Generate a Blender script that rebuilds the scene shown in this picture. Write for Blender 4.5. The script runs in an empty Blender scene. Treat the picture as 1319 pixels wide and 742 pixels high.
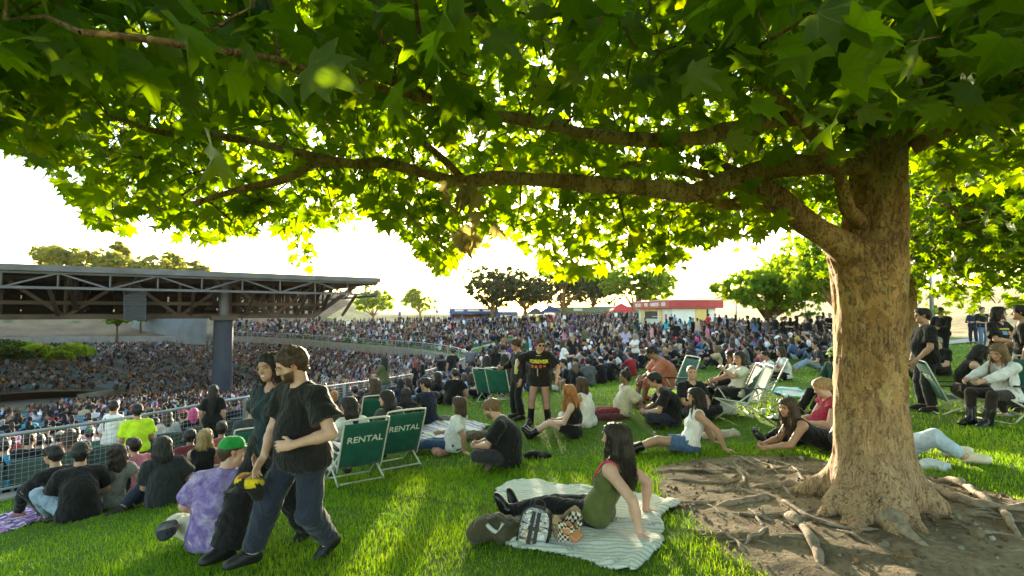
import bpy, bmesh, math, random, time
import numpy as np
from mathutils import Vector, Matrix
T0 = time.time()
random.seed(7); RNG = np.random.default_rng(7)
SC = bpy.context.scene
COL = SC.collection
PI = math.pi

# ------------------------------------------------------------------ camera
FPX, CX, CY = 659.5, 659.5, 371.0            # the photograph's own pixels (1319 x 742)
PITCH = math.atan((402.0 - CY) / FPX)
CAM = np.array([0.0, 0.0, 1.6])
FW = np.array([0, math.cos(PITCH), math.sin(PITCH)])
UP = np.array([0, -math.sin(PITCH), math.cos(PITCH)])
cam = bpy.data.cameras.new('camera'); cam.lens = 18.0; cam.sensor_width = 36.0
cam.clip_start = 0.05; cam.clip_end = 6000
camo = bpy.data.objects.new('camera', cam); COL.objects.link(camo)
camo.location = CAM; camo.rotation_euler = (PI / 2 + PITCH, 0, 0)
SC.camera = camo

# ------------------------------------------------------------------ light
SUN_EL, SUN_AZ = math.radians(5.9), math.radians(-0.3)       # azimuth measured from +Y towards +X
wd = bpy.data.worlds.new('World'); SC.world = wd; wd.use_nodes = True
wn = wd.node_tree
sky = wn.nodes.new('ShaderNodeTexSky'); sky.sky_type = 'NISHITA'; sky.sun_disc = False
sky.sun_elevation = SUN_EL; sky.sun_rotation = SUN_AZ
sky.air_density = 1.0; sky.dust_density = .5; sky.ozone_density = 1.0; sky.altitude = 0
bg = wn.nodes['Background']; bg.inputs[1].default_value = 0.15
wn.links.new(sky.outputs[0], bg.inputs[0])
sun = bpy.data.lights.new('sun', 'SUN'); sun.energy = 3.6; sun.angle = math.radians(1.0)
sun.color = (1.0, 0.86, 0.64)
suno = bpy.data.objects.new('sun', sun); COL.objects.link(suno)
sd = Vector((math.sin(SUN_AZ) * math.cos(SUN_EL), math.cos(SUN_AZ) * math.cos(SUN_EL), math.sin(SUN_EL)))
suno.rotation_euler = sd.to_track_quat('Z', 'Y').to_euler()
SC.view_settings.view_transform = 'Standard'; SC.view_settings.look = 'None'
SC.view_settings.gamma = 1.0; SC.view_settings.exposure = 2.95
SC.view_settings.use_white_balance = True; SC.view_settings.white_balance_temperature = 6950; SC.view_settings.white_balance_tint = 8.0
SC.render.engine = 'CYCLES'
SC.cycles.max_bounces = 8; SC.cycles.transparent_max_bounces = 8
SC.cycles.diffuse_bounces = 4; SC.cycles.transmission_bounces = 6; SC.cycles.glossy_bounces = 3
SC.cycles.use_denoising = True
SC.cycles.sample_clamp_indirect = 6.0
SC.cycles.caustics_reflective = False; SC.cycles.caustics_refractive = False

# ------------------------------------------------------------------ helpers
def world_at(px, py, d):
    return CAM + d * (FW + (px - CX) / FPX * np.array([1.0, 0, 0]) + (CY - py) / FPX * UP)
def project(P):
    P = np.asarray(P, float); r = P - CAM
    d = r @ FW
    return CX + FPX * r[..., 0] / d, CY - FPX * (r @ UP) / d, d

def tag(o, label=None, cat=None, group=None, kind=None):
    if label: o['label'] = label
    if cat: o['category'] = cat
    if group: o['group'] = group
    if kind: o['kind'] = kind
    return o
def link(o, parent=None):
    COL.objects.link(o)
    if parent is not None: o.parent = parent
    return o
def empty(name, loc=(0, 0, 0), rz=0.0, label=None, cat=None, group=None):
    o = bpy.data.objects.new(name, None); COL.objects.link(o)
    o.location = [float(v) for v in loc]; o.rotation_euler = (0, 0, rz); o.empty_display_size = 0.1
    return tag(o, label, cat, group)

def np_mesh(name, V, faces, mat=None, smooth=False, col=None, uv=None):
    """faces: (n,3) or (n,4) array, or list of such arrays"""
    me = bpy.data.meshes.new(name)
    V = np.asarray(V, np.float32)
    if isinstance(faces, np.ndarray): faces = [faces]
    faces = [np.asarray(f, np.int32) for f in faces if len(f)]
    nl = sum(f.size for f in faces); npoly = sum(len(f) for f in faces)
    me.vertices.add(len(V)); me.vertices.foreach_set('co', V.ravel())
    me.loops.add(nl); me.polygons.add(npoly)
    me.loops.foreach_set('vertex_index', np.concatenate([f.ravel() for f in faces]))
    tot = np.concatenate([np.full(len(f), f.shape[1], np.int32) for f in faces])
    st = np.concatenate([[0], np.cumsum(tot)[:-1]]).astype(np.int32)
    me.polygons.foreach_set('loop_start', st); me.polygons.foreach_set('loop_total', tot)
    me.polygons.foreach_set('use_smooth', np.full(npoly, smooth, bool))
    me.update(calc_edges=True)
    if col is not None:
        a = me.color_attributes.new('Col', 'FLOAT_COLOR', 'POINT')
        c = np.ones((len(V), 4), np.float32); c[:, :3] = col
        a.data.foreach_set('color', c.ravel())
    if uv is not None:
        l = me.uv_layers.new(name='UVMap')
        idx = np.concatenate([f.ravel() for f in faces])
        l.data.foreach_set('uv', np.asarray(uv, np.float32)[idx].ravel())
    if mat: me.materials.append(mat)
    return me
def np_obj(name, V, faces, mat=None, parent=None, smooth=False, col=None, uv=None, color=None):
    o = bpy.data.objects.new(name, np_mesh(name, V, faces, mat, smooth, col, uv))
    if color is not None: o.color = (*color[:3], 1)
    return link(o, parent)

class MB:
    """collects boxes, tubes and sheets; build() links them as one mesh object"""
    def __init__(s): s.v = []; s.q = []; s.t = []; s.n = 0
    def add(s, V, Q=None, T=None):
        V = np.asarray(V, float).reshape(-1, 3)
        if Q is not None and len(Q): s.q.append(np.asarray(Q, int) + s.n)
        if T is not None and len(T): s.t.append(np.asarray(T, int) + s.n)
        s.v.append(V); s.n += len(V); return s
    def box(s, c, size, R=None):
        h = np.asarray(size, float) / 2
        V = np.array([[x, y, z] for x in (-1, 1) for y in (-1, 1) for z in (-1, 1)]) * h
        if R is not None: V = V @ np.asarray(R).T
        return s.add(V + np.asarray(c, float), [[0, 1, 3, 2], [4, 6, 7, 5], [0, 4, 5, 1], [2, 3, 7, 6], [0, 2, 6, 4], [1, 5, 7, 3]])
    def beam(s, a, b, w, h=None, up=(0, 0, 1)):
        a = np.asarray(a, float); b = np.asarray(b, float); h = h or w
        d = b - a; L = np.linalg.norm(d); d = d / L
        u = np.cross(d, up); u = u / (np.linalg.norm(u) + 1e-9) if np.linalg.norm(u) > 1e-4 else np.array([1.0, 0, 0])
        v = np.cross(u, d)
        return s.box((a + b) / 2, (L, w, h), np.stack([d, u, v], 1))
    def tube(s, pts, r, n=6, cap=True):
        P = np.asarray(pts, float); m = len(P)
        r = np.broadcast_to(np.asarray(r, float), (m,))
        tg = np.gradient(P, axis=0); tg /= np.linalg.norm(tg, axis=1)[:, None] + 1e-9
        ref = np.array([0, 0, 1.0]) if abs(tg[0][2]) < .9 else np.array([1.0, 0, 0])
        u = np.cross(tg[0], ref); u /= np.linalg.norm(u)
        V = []
        for i in range(m):
            u = u - tg[i] * (u @ tg[i]); u /= np.linalg.norm(u) + 1e-9
            w = np.cross(tg[i], u)
            a = np.arange(n) * 2 * PI / n
            V.append(P[i] + r[i] * (np.cos(a)[:, None] * u + np.sin(a)[:, None] * w))
        Q = []
        for i in range(m - 1):
            for k in range(n):
                k2 = (k + 1) % n
                Q.append([i * n + k, i * n + k2, (i + 1) * n + k2, (i + 1) * n + k])
        V = np.concatenate(V); T = None
        if cap:
            V = np.concatenate([V, [P[0]], [P[-1]]]); T = []
            for k in range(n):
                T.append([m * n, (k + 1) % n, k]); T.append([m * n + 1, (m - 1) * n + k, (m - 1) * n + (k + 1) % n])
        return s.add(V, Q, T)
    def grid(s, P):
        P = np.asarray(P, float); a, b = P.shape[:2]
        i = np.arange(a - 1)[:, None] * b + np.arange(b - 1)[None]
        Q = np.stack([i, i + 1, i + b + 1, i + b], -1).reshape(-1, 4)
        return s.add(P.reshape(-1, 3), Q)
    def build(s, name, mat, parent=None, smooth=False, color=None, origin=None):
        V = np.concatenate(s.v)
        f = []
        if s.q: f.append(np.concatenate(s.q))
        if s.t: f.append(np.concatenate(s.t))
        if origin is not None: V = V - np.asarray(origin)
        o = np_obj(name, V, f, mat, parent, smooth, color=color)
        if origin is not None: o.location = [float(q) for q in origin]
        return o

def bevel(o, w=0.01, seg=2):
    m = o.modifiers.new('bevel', 'BEVEL'); m.width = w; m.segments = seg; m.limit_method = 'ANGLE'
    return o

# ------------------------------------------------------------------ materials
MATS = {}
def mk(name):
    m = bpy.data.materials.new(name); m.use_nodes = True; MATS[name] = m
    nt = m.node_tree; b = nt.nodes['Principled BSDF']
    return m, nt, b
def nd(nt, typ, ins=None, **kw):
    n = nt.nodes.new(typ)
    for k, v in kw.items(): setattr(n, k, v)
    for k, v in (ins or {}).items():
        s = n.inputs[k]
        if isinstance(v, bpy.types.NodeSocket): nt.links.new(v, s)
        else: s.default_value = v
    return n
def rgb(c): return (*c[:3], 1.0)
def noise(nt, vec, scale, detail=4, rough=.55, dist=0.0):
    return nd(nt, 'ShaderNodeTexNoise', {'Vector': vec, 'Scale': scale, 'Detail': detail, 'Roughness': rough, 'Distortion': dist})
def ramp(nt, fac, stops):
    r = nd(nt, 'ShaderNodeValToRGB', {'Fac': fac})
    e = r.color_ramp.elements
    while len(e) < len(stops): e.new(0.5)
    for i, (p, c) in enumerate(stops): e[i].position = p; e[i].color = rgb(c) if len(c) == 3 else c
    return r
def mixc(nt, fac, a, b, blend='MIX'):
    n = nd(nt, 'ShaderNodeMix', data_type='RGBA', blend_type=blend)
    for i, v in ((0, fac), (6, a), (7, b)):
        if isinstance(v, bpy.types.NodeSocket): nt.links.new(v, n.inputs[i])
        else: n.inputs[i].default_value = v if i == 0 else rgb(v)
    return n.outputs[2]
def math_(nt, op, a, b=0.0, c=0.0):
    n = nd(nt, 'ShaderNodeMath', operation=op)
    for i, v in enumerate((a, b, c)):
        if isinstance(v, bpy.types.NodeSocket): nt.links.new(v, n.inputs[i])
        else: n.inputs[i].default_value = v
    return n.outputs[0]
def bump(nt, b, height, strength=.3, dist=.02):
    n = nd(nt, 'ShaderNodeBump', {'Height': height, 'Strength': strength, 'Distance': dist})
    nt.links.new(n.outputs[0], b.inputs['Normal'])
def coords(nt, kind='Object'): return nd(nt, 'ShaderNodeTexCoord').outputs[kind]

def m_plain(name, c, rough=.6, var=.15, scale=6, metal=0.0, bs=0.0, bscale=60, spec=.4, src='const'):
    """colour (fixed, per object or per vertex) broken up by two octaves of grime noise"""
    m, nt, b = mk(name)
    co = coords(nt)
    n1 = noise(nt, co, scale, 5, .6)
    f = nd(nt, 'ShaderNodeMapRange', {'Value': n1.outputs[0], 'From Min': .3, 'From Max': .7, 'To Min': 1 - var, 'To Max': 1 + var})
    if src == 'const': cc = nd(nt, 'ShaderNodeRGB'); cc.outputs[0].default_value = rgb(c); base = cc.outputs[0]
    elif src == 'object': base = nd(nt, 'ShaderNodeObjectInfo').outputs['Color']
    else: base = nd(nt, 'ShaderNodeVertexColor', layer_name='Col').outputs[0]
    mul = nd(nt, 'ShaderNodeVectorMath', operation='SCALE'); nt.links.new(base, mul.inputs[0]); nt.links.new(f.outputs[0], mul.inputs['Scale'])
    nt.links.new(mul.outputs[0], b.inputs['Base Color'])
    b.inputs['Roughness'].default_value = rough; b.inputs['Metallic'].default_value = metal
    b.inputs['Specular IOR Level'].default_value = spec
    if bs: bump(nt, b, noise(nt, co, bscale, 4).outputs[0], bs, .01)
    return m

M_CONC = m_plain('concrete', (.30, .28, .255), .85, .22, 1.2, bs=.4, bscale=14)
M_STEEL = m_plain('galvanised_steel', (.33, .35, .37), .45, .2, 3, metal=.55, bs=.1)
M_WHITEM = m_plain('white_tube', (.72, .72, .68), .4, .1, 5)
M_OBJ = m_plain('painted', (1, 1, 1), .55, .12, 4, src='object', bs=.08)
M_GLOSS = m_plain('glossy_paint', (1, 1, 1), .25, .08, 4, src='object')
M_VERT = m_plain('printed', (1, 1, 1), .75, .14, 5, src='vert', spec=.25)
M_CROWD = m_plain('crowd_cloth', (1, 1, 1), .8, .1, 9, src='vert', spec=.2)

def m_cloth(name, src='object', wave=26, bs=.55, rough=.85):
    m, nt, b = mk(name)
    co = coords(nt)
    base = nd(nt, 'ShaderNodeObjectInfo').outputs['Color'] if src == 'object' else nd(nt, 'ShaderNodeVertexColor', layer_name='Col').outputs[0]
    n1 = noise(nt, co, 7, 4, .6, .6)
    f = nd(nt, 'ShaderNodeMapRange', {'Value': n1.outputs[0], 'From Min': .3, 'From Max': .7, 'To Min': .82, 'To Max': 1.2})
    mul = nd(nt, 'ShaderNodeVectorMath', operation='SCALE'); nt.links.new(base, mul.inputs[0]); nt.links.new(f.outputs[0], mul.inputs['Scale'])
    nt.links.new(mul.outputs[0], b.inputs['Base Color'])
    mp = nd(nt, 'ShaderNodeMapping', {'Vector': co, 'Scale': (1.0, 1.0, .55), 'Rotation': (.4, .3, .2)})
    h1 = noise(nt, mp.outputs[0], 9, 2, .5, 1.4); h2 = noise(nt, co, 320, 2)
    h = math_(nt, 'ADD', math_(nt, 'MULTIPLY', h1.outputs[0], 1.6), math_(nt, 'MULTIPLY', h2.outputs[0], .06))
    bump(nt, b, h, bs, .05)
    b.inputs['Roughness'].default_value = rough; b.inputs['Specular IOR Level'].default_value = .2
    b.inputs['Sheen Weight'].default_value = .12; b.inputs['Sheen Roughness'].default_value = .5
    return m
M_CLOTH = m_cloth('cloth'); M_CLOTHV = m_cloth('cloth_printed', 'vert')
def m_skin():
    m, nt, b = mk('skin'); co = coords(nt)
    oc = nd(nt, 'ShaderNodeObjectInfo').outputs['Color']; vc = nd(nt, 'ShaderNodeVertexColor', layer_name='Col').outputs[0]
    base = mixc(nt, 1.0, oc, vc, 'MULTIPLY')
    n1 = noise(nt, co, 14, 4, .6)
    f = nd(nt, 'ShaderNodeMapRange', {'Value': n1.outputs[0], 'From Min': .3, 'From Max': .7, 'To Min': .9, 'To Max': 1.1})
    mul = nd(nt, 'ShaderNodeVectorMath', operation='SCALE'); nt.links.new(base, mul.inputs[0]); nt.links.new(f.outputs[0], mul.inputs['Scale'])
    nt.links.new(mul.outputs[0], b.inputs['Base Color'])
    b.inputs['Roughness'].default_value = .5
    b.inputs['Subsurface Weight'].default_value = .08; b.inputs['Subsurface Radius'].default_value = (.02, .008, .004)
    b.inputs['Subsurface Scale'].default_value = .3
    bump(nt, b, noise(nt, co, 220, 3).outputs[0], .1, .002)
    return m
M_SKIN = m_skin()
def m_hair():
    m, nt, b = mk('hair'); co = coords(nt)
    base = nd(nt, 'ShaderNodeObjectInfo').outputs['Color']
    mp = nd(nt, 'ShaderNodeMapping', {'Vector': co, 'Scale': (1, 1, .12)})
    n1 = noise(nt, mp.outputs[0], 110, 3, .6, .4)
    f = nd(nt, 'ShaderNodeMapRange', {'Value': n1.outputs[0], 'From Min': .3, 'From Max': .7, 'To Min': .55, 'To Max': 1.5})
    mul = nd(nt, 'ShaderNodeVectorMath', operation='SCALE'); nt.links.new(base, mul.inputs[0]); nt.links.new(f.outputs[0], mul.inputs['Scale'])
    nt.links.new(mul.outputs[0], b.inputs['Base Color'])
    bump(nt, b, n1.outputs[0], .8, .012)
    b.inputs['Roughness'].default_value = .55; b.inputs['Specular IOR Level'].default_value = .4
    return m
M_HAIR = m_hair()

# ------------------------------------------------------------------ terrain
ARC = np.array([(-34, -30, -1.2), (-24, -12, -1.25), (-15, 1, -1.4), (-8.8, 8.8, -1.6), (-6.5, 12.5, -1.55), (-5.65, 17, -1.87), (-4.6, 25, -2.43),
    (-3.7, 36, -2.85), (-3.7, 45, -3.15), (-4.9, 51.5, -3.25), (-7.5, 58, -3.25), (-13.9, 68, -3.35), (-24, 79, -3.5), (-39.7, 92, -3.35), (-55, 99, -3.2),
    (-72, 97, -3.0), (-88, 86, -2.8), (-98, 66, -2.8), (-100, 30, -2.8), (-96, 0, -2.8)], float)
def catmull(P, step=1.0):
    P = np.asarray(P, float); out = []
    Q = np.vstack([2 * P[0] - P[1], P, 2 * P[-1] - P[-2]])
    for i in range(1, len(Q) - 2):
        p0, p1, p2, p3 = Q[i - 1], Q[i], Q[i + 1], Q[i + 2]
        n = max(2, int(np.linalg.norm((p2 - p1)[:2]) / step))
        t = (np.arange(n) / n)[:, None]
        out.append(.5 * (2 * p1 + (p2 - p0) * t + (2 * p0 - 5 * p1 + 4 * p2 - p3) * t ** 2 + (3 * p1 - p0 - 3 * p2 + p3) * t ** 3))
    return np.vstack(out + [P[-1:]])
AP = catmull(ARC, 1.0)
AT = np.gradient(AP[:, :2], axis=0); AT /= np.linalg.norm(AT, axis=1)[:, None]
AN = np.stack([AT[:, 1], -AT[:, 0]], 1)           # outward (lawn side)
ALEN = np.concatenate([[0], np.cumsum(np.linalg.norm(np.diff(AP[:, :2], axis=0), axis=1))])
def arc_near(X, Y):
    X = np.asarray(X, float).ravel(); Y = np.asarray(Y, float).ravel()
    s = np.empty(len(X)); zb = np.empty(len(X)); idx = np.empty(len(X), int)
    for a in range(0, len(X), 20000):
        x = X[a:a + 20000]; y = Y[a:a + 20000]
        d2 = (x[:, None] - AP[None, :, 0]) ** 2 + (y[:, None] - AP[None, :, 1]) ** 2
        i = d2.argmin(1); dx = x - AP[i, 0]; dy = y - AP[i, 1]
        along = dx * AT[i, 0] + dy * AT[i, 1]; nr = dx * AN[i, 0] + dy * AN[i, 1]
        dd = np.sqrt(d2[np.arange(len(x)), i])
        s[a:a + 20000] = np.where(np.abs(along) < 1.2, nr, np.sign(nr) * dd)
        zb[a:a + 20000] = AP[i, 2]; idx[a:a + 20000] = i
    return s, zb, idx
def sstep(a, b, x):
    t = np.clip((x - a) / (b - a), 0, 1); return t * t * (3 - 2 * t)
def h_raw(X, Y):
    X = np.asarray(X, float); Y = np.asarray(Y, float); sh = X.shape
    s, zb, i = arc_near(X, Y); s = s.reshape(sh); zb = zb.reshape(sh)
    so = np.maximum(s, 0)
    z = zb + 3.75 * (1 - np.exp(-so / 24.0))
    # dry hill on the right, ridge beyond the crest, slope behind the pavilion
    z = z + np.clip(.16 * (X - 27 + .03 * (Y - 30)), 0, 3.6) * sstep(24, 40, Y) * sstep(26, 34, X)
    z = z + 1.5 * sstep(110, 135, Y + .15 * X)
    z = z + 6.0 * sstep(3, 40, so) * sstep(-34, -52, X)
    z = np.where(s < 0, zb - .9 - .10 * np.minimum(-s, 12), z)
    return z
CTRL = [(2.96, 4.2, .02), (4.2, 4.0, .06), (-1.69, 4.0, -.41), (.75, 4.2, -.24), (-2.57, 4.6, -.46), (-5.8, 6.8, -1.12), (0, 2.0, -.2), (-1.5, 2.2, -.36),
        (.45, 9.7, -.43), (2.4, 7.3, -.40), (7.3, 9.2, -.04), (7.2, 7.8, -.14), (3, 2, .02), (5, 7, -.14), (-1, 7, -.62), (1.4, 6, -.32), (-4, 3, -.62), (10, 11, .0), (-3.2, 7, -.83),
        (4.5, 9.5, -.3), (7, 13, -.25), (2, 14, -.62), (10, 20, -.4), (18, 35, -.4), (5, 25, -.9), (20, 64, 0.1), (10, 40, -.8), (0, 8, -.62), (6, 5, .1)]
def _fit():
    C = np.array(CTRL); r = C[:, 2] - h_raw(C[:, 0], C[:, 1])
    d = np.hypot(C[:, 0], C[:, 1]); sg = 1.1 + .3 * d
    D2 = (C[:, None, 0] - C[None, :, 0]) ** 2 + (C[:, None, 1] - C[None, :, 1]) ** 2
    K = np.exp(-D2 / (2 * sg[None] ** 2)) + np.eye(len(C)) * .08
    return C, sg, np.linalg.solve(K, r)
_C, _SG, _W = _fit()
def H(X, Y):
    X = np.asarray(X, float); Y = np.asarray(Y, float)
    z = h_raw(X, Y)
    D2 = (X[..., None] - _C[:, 0]) ** 2 + (Y[..., None] - _C[:, 1]) ** 2
    s, _, _ = arc_near(X, Y)
    w = sstep(0, 3, s.reshape(X.shape))
    return z + w * (np.exp(-D2 / (2 * _SG ** 2)) @ _W)
def h1(x, y): return float(H(np.array([x]), np.array([y]))[0])
def gp(px, d):
    """ground point under picture column px at distance d"""
    x = (px - CX) / FPX * d; y = d
    return np.array([x, y, h1(x, y)])
def ray_ground(px, py, d0=1.5, d1=200):
    ds = np.geomspace(d0, d1, 800)
    P = CAM + ds[:, None] * (FW + (px - CX) / FPX * np.array([1.0, 0, 0]) + (CY - py) / FPX * UP)
    hz = H(P[:, 0], P[:, 1]); k = np.argmax(P[:, 2] < hz)
    return np.array([P[k, 0], P[k, 1], hz[k]])
# ------------------------------------------------------------------ figures: smooth implicit bodies, meshed by surface nets
def V3(*a): return np.array(a, float)
def unit(v): v = np.asarray(v, float); return v / (np.linalg.norm(v) + 1e-12)
def prim(a, b, ra, rb=None, k=.02, n=None, q=1.0, ca=False, cb=False, sub=False):
    return dict(a=np.asarray(a, float), b=np.asarray(b, float), ra=ra, rb=ra if rb is None else rb, k=k, n=None if n is None else unit(n), q=q, ca=ca, cb=cb, sub=sub)
def sph(c, r, k=.01, sub=False, n=None, q=1.0):
    c = np.asarray(c, float); return prim(c, c + [0, 0, 1e-4], r, r, k, n, q, sub=sub)
def cutp(pt, nrm, c=None, r=None): return dict(cut=True, pt=np.asarray(pt, float), nrm=unit(nrm), c=c, r=r)

def sdf_mesh(prims, h, fine=()):
    pos = [p for p in prims if not p.get('cut') and not p['sub']]
    pad = 2.2 * h
    lo = np.min([np.minimum(p['a'] - max(p['ra'], p['rb']) / min(1, p['q']) * 1.0, p['b'] - max(p['ra'], p['rb'])) for p in pos], 0) - pad
    hi = np.max([np.maximum(p['a'] + max(p['ra'], p['rb']), p['b'] + max(p['ra'], p['rb'])) for p in pos], 0) + pad
    ax = []
    for d in range(3):
        c = [lo[d]]
        while c[-1] < hi[d]:
            st = h
            for (flo, fhi, fh) in fine:
                if flo[d] - h * .6 <= c[-1] <= fhi[d]: st = min(st, fh)
            c.append(c[-1] + st)
        ax.append(np.array(c, np.float32))
    X, Y, Z = ax; D = np.full((len(X), len(Y), len(Z)), .3, np.float32)
    for p in prims:
        if p.get('cut'):
            if p['c'] is not None:
                sl = tuple(slice(max(0, np.searchsorted(ax[d], p['c'][d] - p['r'])), np.searchsorted(ax[d], p['c'][d] + p['r']) + 1) for d in range(3))
            else: sl = (slice(None),) * 3
            x, y, z = X[sl[0]], Y[sl[1]], Z[sl[2]]
            d = ((x - p['pt'][0]) * p['nrm'][0])[:, None, None] + ((y - p['pt'][1]) * p['nrm'][1])[None, :, None] + ((z - p['pt'][2]) * p['nrm'][2])[None, None]
            D[sl] = np.maximum(D[sl], d); continue
        a, b, ra, rb, k = p['a'], p['b'], p['ra'], p['rb'], p['k']
        m = max(ra, rb) + k + 2.5 * h
        l = np.minimum(a, b) - m; u = np.maximum(a, b) + m
        sl = tuple(slice(max(0, int(np.searchsorted(ax[d], l[d])) - 1), int(np.searchsorted(ax[d], u[d])) + 1) for d in range(3))
        x, y, z = X[sl[0]] - np.float32(a[0]), Y[sl[1]] - np.float32(a[1]), Z[sl[2]] - np.float32(a[2])
        if not (len(x) and len(y) and len(z)): continue
        ba = (b - a).astype(np.float32); L2 = float(ba @ ba)
        proj = (x * ba[0])[:, None, None] + (y * ba[1])[None, :, None] + (z * ba[2])[None, None]
        t = np.clip(proj / L2, 0, 1)
        rx = x[:, None, None] - t * ba[0]; ry = y[None, :, None] - t * ba[1]; rz = z[None, None] - t * ba[2]
        rr = rx * rx + ry * ry + rz * rz
        if p['n'] is not None and p['q'] != 1:
            n = p['n']; c = rx * np.float32(n[0]) + ry * np.float32(n[1]) + rz * np.float32(n[2])
            f = 1 / p['q']; rr = rr + c * c * np.float32(f * f - 1)
        d = np.sqrt(rr) - (ra + t * (rb - ra))
        L = math.sqrt(L2)
        if p['ca']: d = np.maximum(d, -proj / L)
        if p['cb']: d = np.maximum(d, proj / L - L)
        A = D[sl]
        if p['sub']:
            d = -d; hh = np.maximum(k - np.abs(A - d), 0) / max(k, 1e-6); D[sl] = np.maximum(A, d) + hh * hh * k * .25
        else:
            hh = np.maximum(k - np.abs(A - d), 0) / max(k, 1e-6); D[sl] = np.minimum(A, d) - hh * hh * k * .25
    return surface_nets(D, ax)
def surface_nets(D, ax):
    I = D < 0
    nx, ny, nz = D.shape
    S = np.zeros((nx - 1, ny - 1, nz - 1), np.uint8)
    for dx in (0, 1):
        for dy in (0, 1):
            for dz in (0, 1): S += I[dx:nx - 1 + dx, dy:ny - 1 + dy, dz:nz - 1 + dz]
    act = (S > 0) & (S < 8); ci, cj, ck = np.nonzero(act)
    idx = np.full(S.shape, -1, np.int32); idx[ci, cj, ck] = np.arange(len(ci))
    cor = [(dx, dy, dz) for dx in (0, 1) for dy in (0, 1) for dz in (0, 1)]
    val = np.stack([D[ci + c[0], cj + c[1], ck + c[2]] for c in cor], 1)
    acc = np.zeros((len(ci), 3)); cnt = np.zeros(len(ci))
    for i in range(8):
        for j in range(i + 1, 8):
            df = [cor[j][d] - cor[i][d] for d in range(3)]
            if sum(abs(v) for v in df) != 1: continue
            va, vb = val[:, i], val[:, j]; m = (va < 0) != (vb < 0)
            t = np.where(m, va / np.where(m, va - vb, 1), 0)
            for d in range(3): acc[:, d] += np.where(m, cor[i][d] + t * df[d], 0)
            cnt += m
    f = acc / cnt[:, None]
    P = np.empty((len(ci), 3))
    for d, c in enumerate((ci, cj, ck)): P[:, d] = ax[d][c] + f[:, d] * (ax[d][c + 1] - ax[d][c])
    Q = []
    e = I[:-1] != I[1:]; i, j, k = np.nonzero(e[:, 1:-1, 1:-1]); j = j + 1; k = k + 1
    q = np.stack([idx[i, j - 1, k - 1], idx[i, j, k - 1], idx[i, j, k], idx[i, j - 1, k]], 1); fl = I[i, j, k]; q[~fl] = q[~fl][:, ::-1]; Q.append(q)
    e = I[:, :-1] != I[:, 1:]; i, j, k = np.nonzero(e[1:-1, :, 1:-1]); i = i + 1; k = k + 1
    q = np.stack([idx[i - 1, j, k - 1], idx[i - 1, j, k], idx[i, j, k], idx[i, j, k - 1]], 1); fl = I[i, j, k]; q[~fl] = q[~fl][:, ::-1]; Q.append(q)
    e = I[:, :, :-1] != I[:, :, 1:]; i, j, k = np.nonzero(e[1:-1, 1:-1]); i = i + 1; j = j + 1
    q = np.stack([idx[i - 1, j - 1, k], idx[i, j - 1, k], idx[i, j, k], idx[i - 1, j, k]], 1); fl = I[i, j, k]; q[~fl] = q[~fl][:, ::-1]; Q.append(q)
    Q = np.concatenate(Q); Q = Q[(Q >= 0).all(1)]
    return P, Q

def rotv(v, axis, ang):
    axis = unit(axis); return v * math.cos(ang) + np.cross(axis, v) * math.sin(ang) + axis * (axis @ v) * (1 - math.cos(ang))
def ik(a, t, l1, l2, pole):
    a = np.asarray(a, float); t = np.asarray(t, float); d = t - a; L = np.linalg.norm(d)
    if L > (l1 + l2) * .995: t = a + d / L * (l1 + l2) * .995; d = t - a; L = np.linalg.norm(d)
    L = max(L, abs(l1 - l2) + .02)
    dn = unit(d); x = (l1 * l1 - l2 * l2 + L * L) / (2 * L); y = math.sqrt(max(l1 * l1 - x * x, 1e-6))
    p = np.asarray(pole, float); p = p - dn * (p @ dn); p = unit(p)
    return a + dn * x + p * y, t

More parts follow.
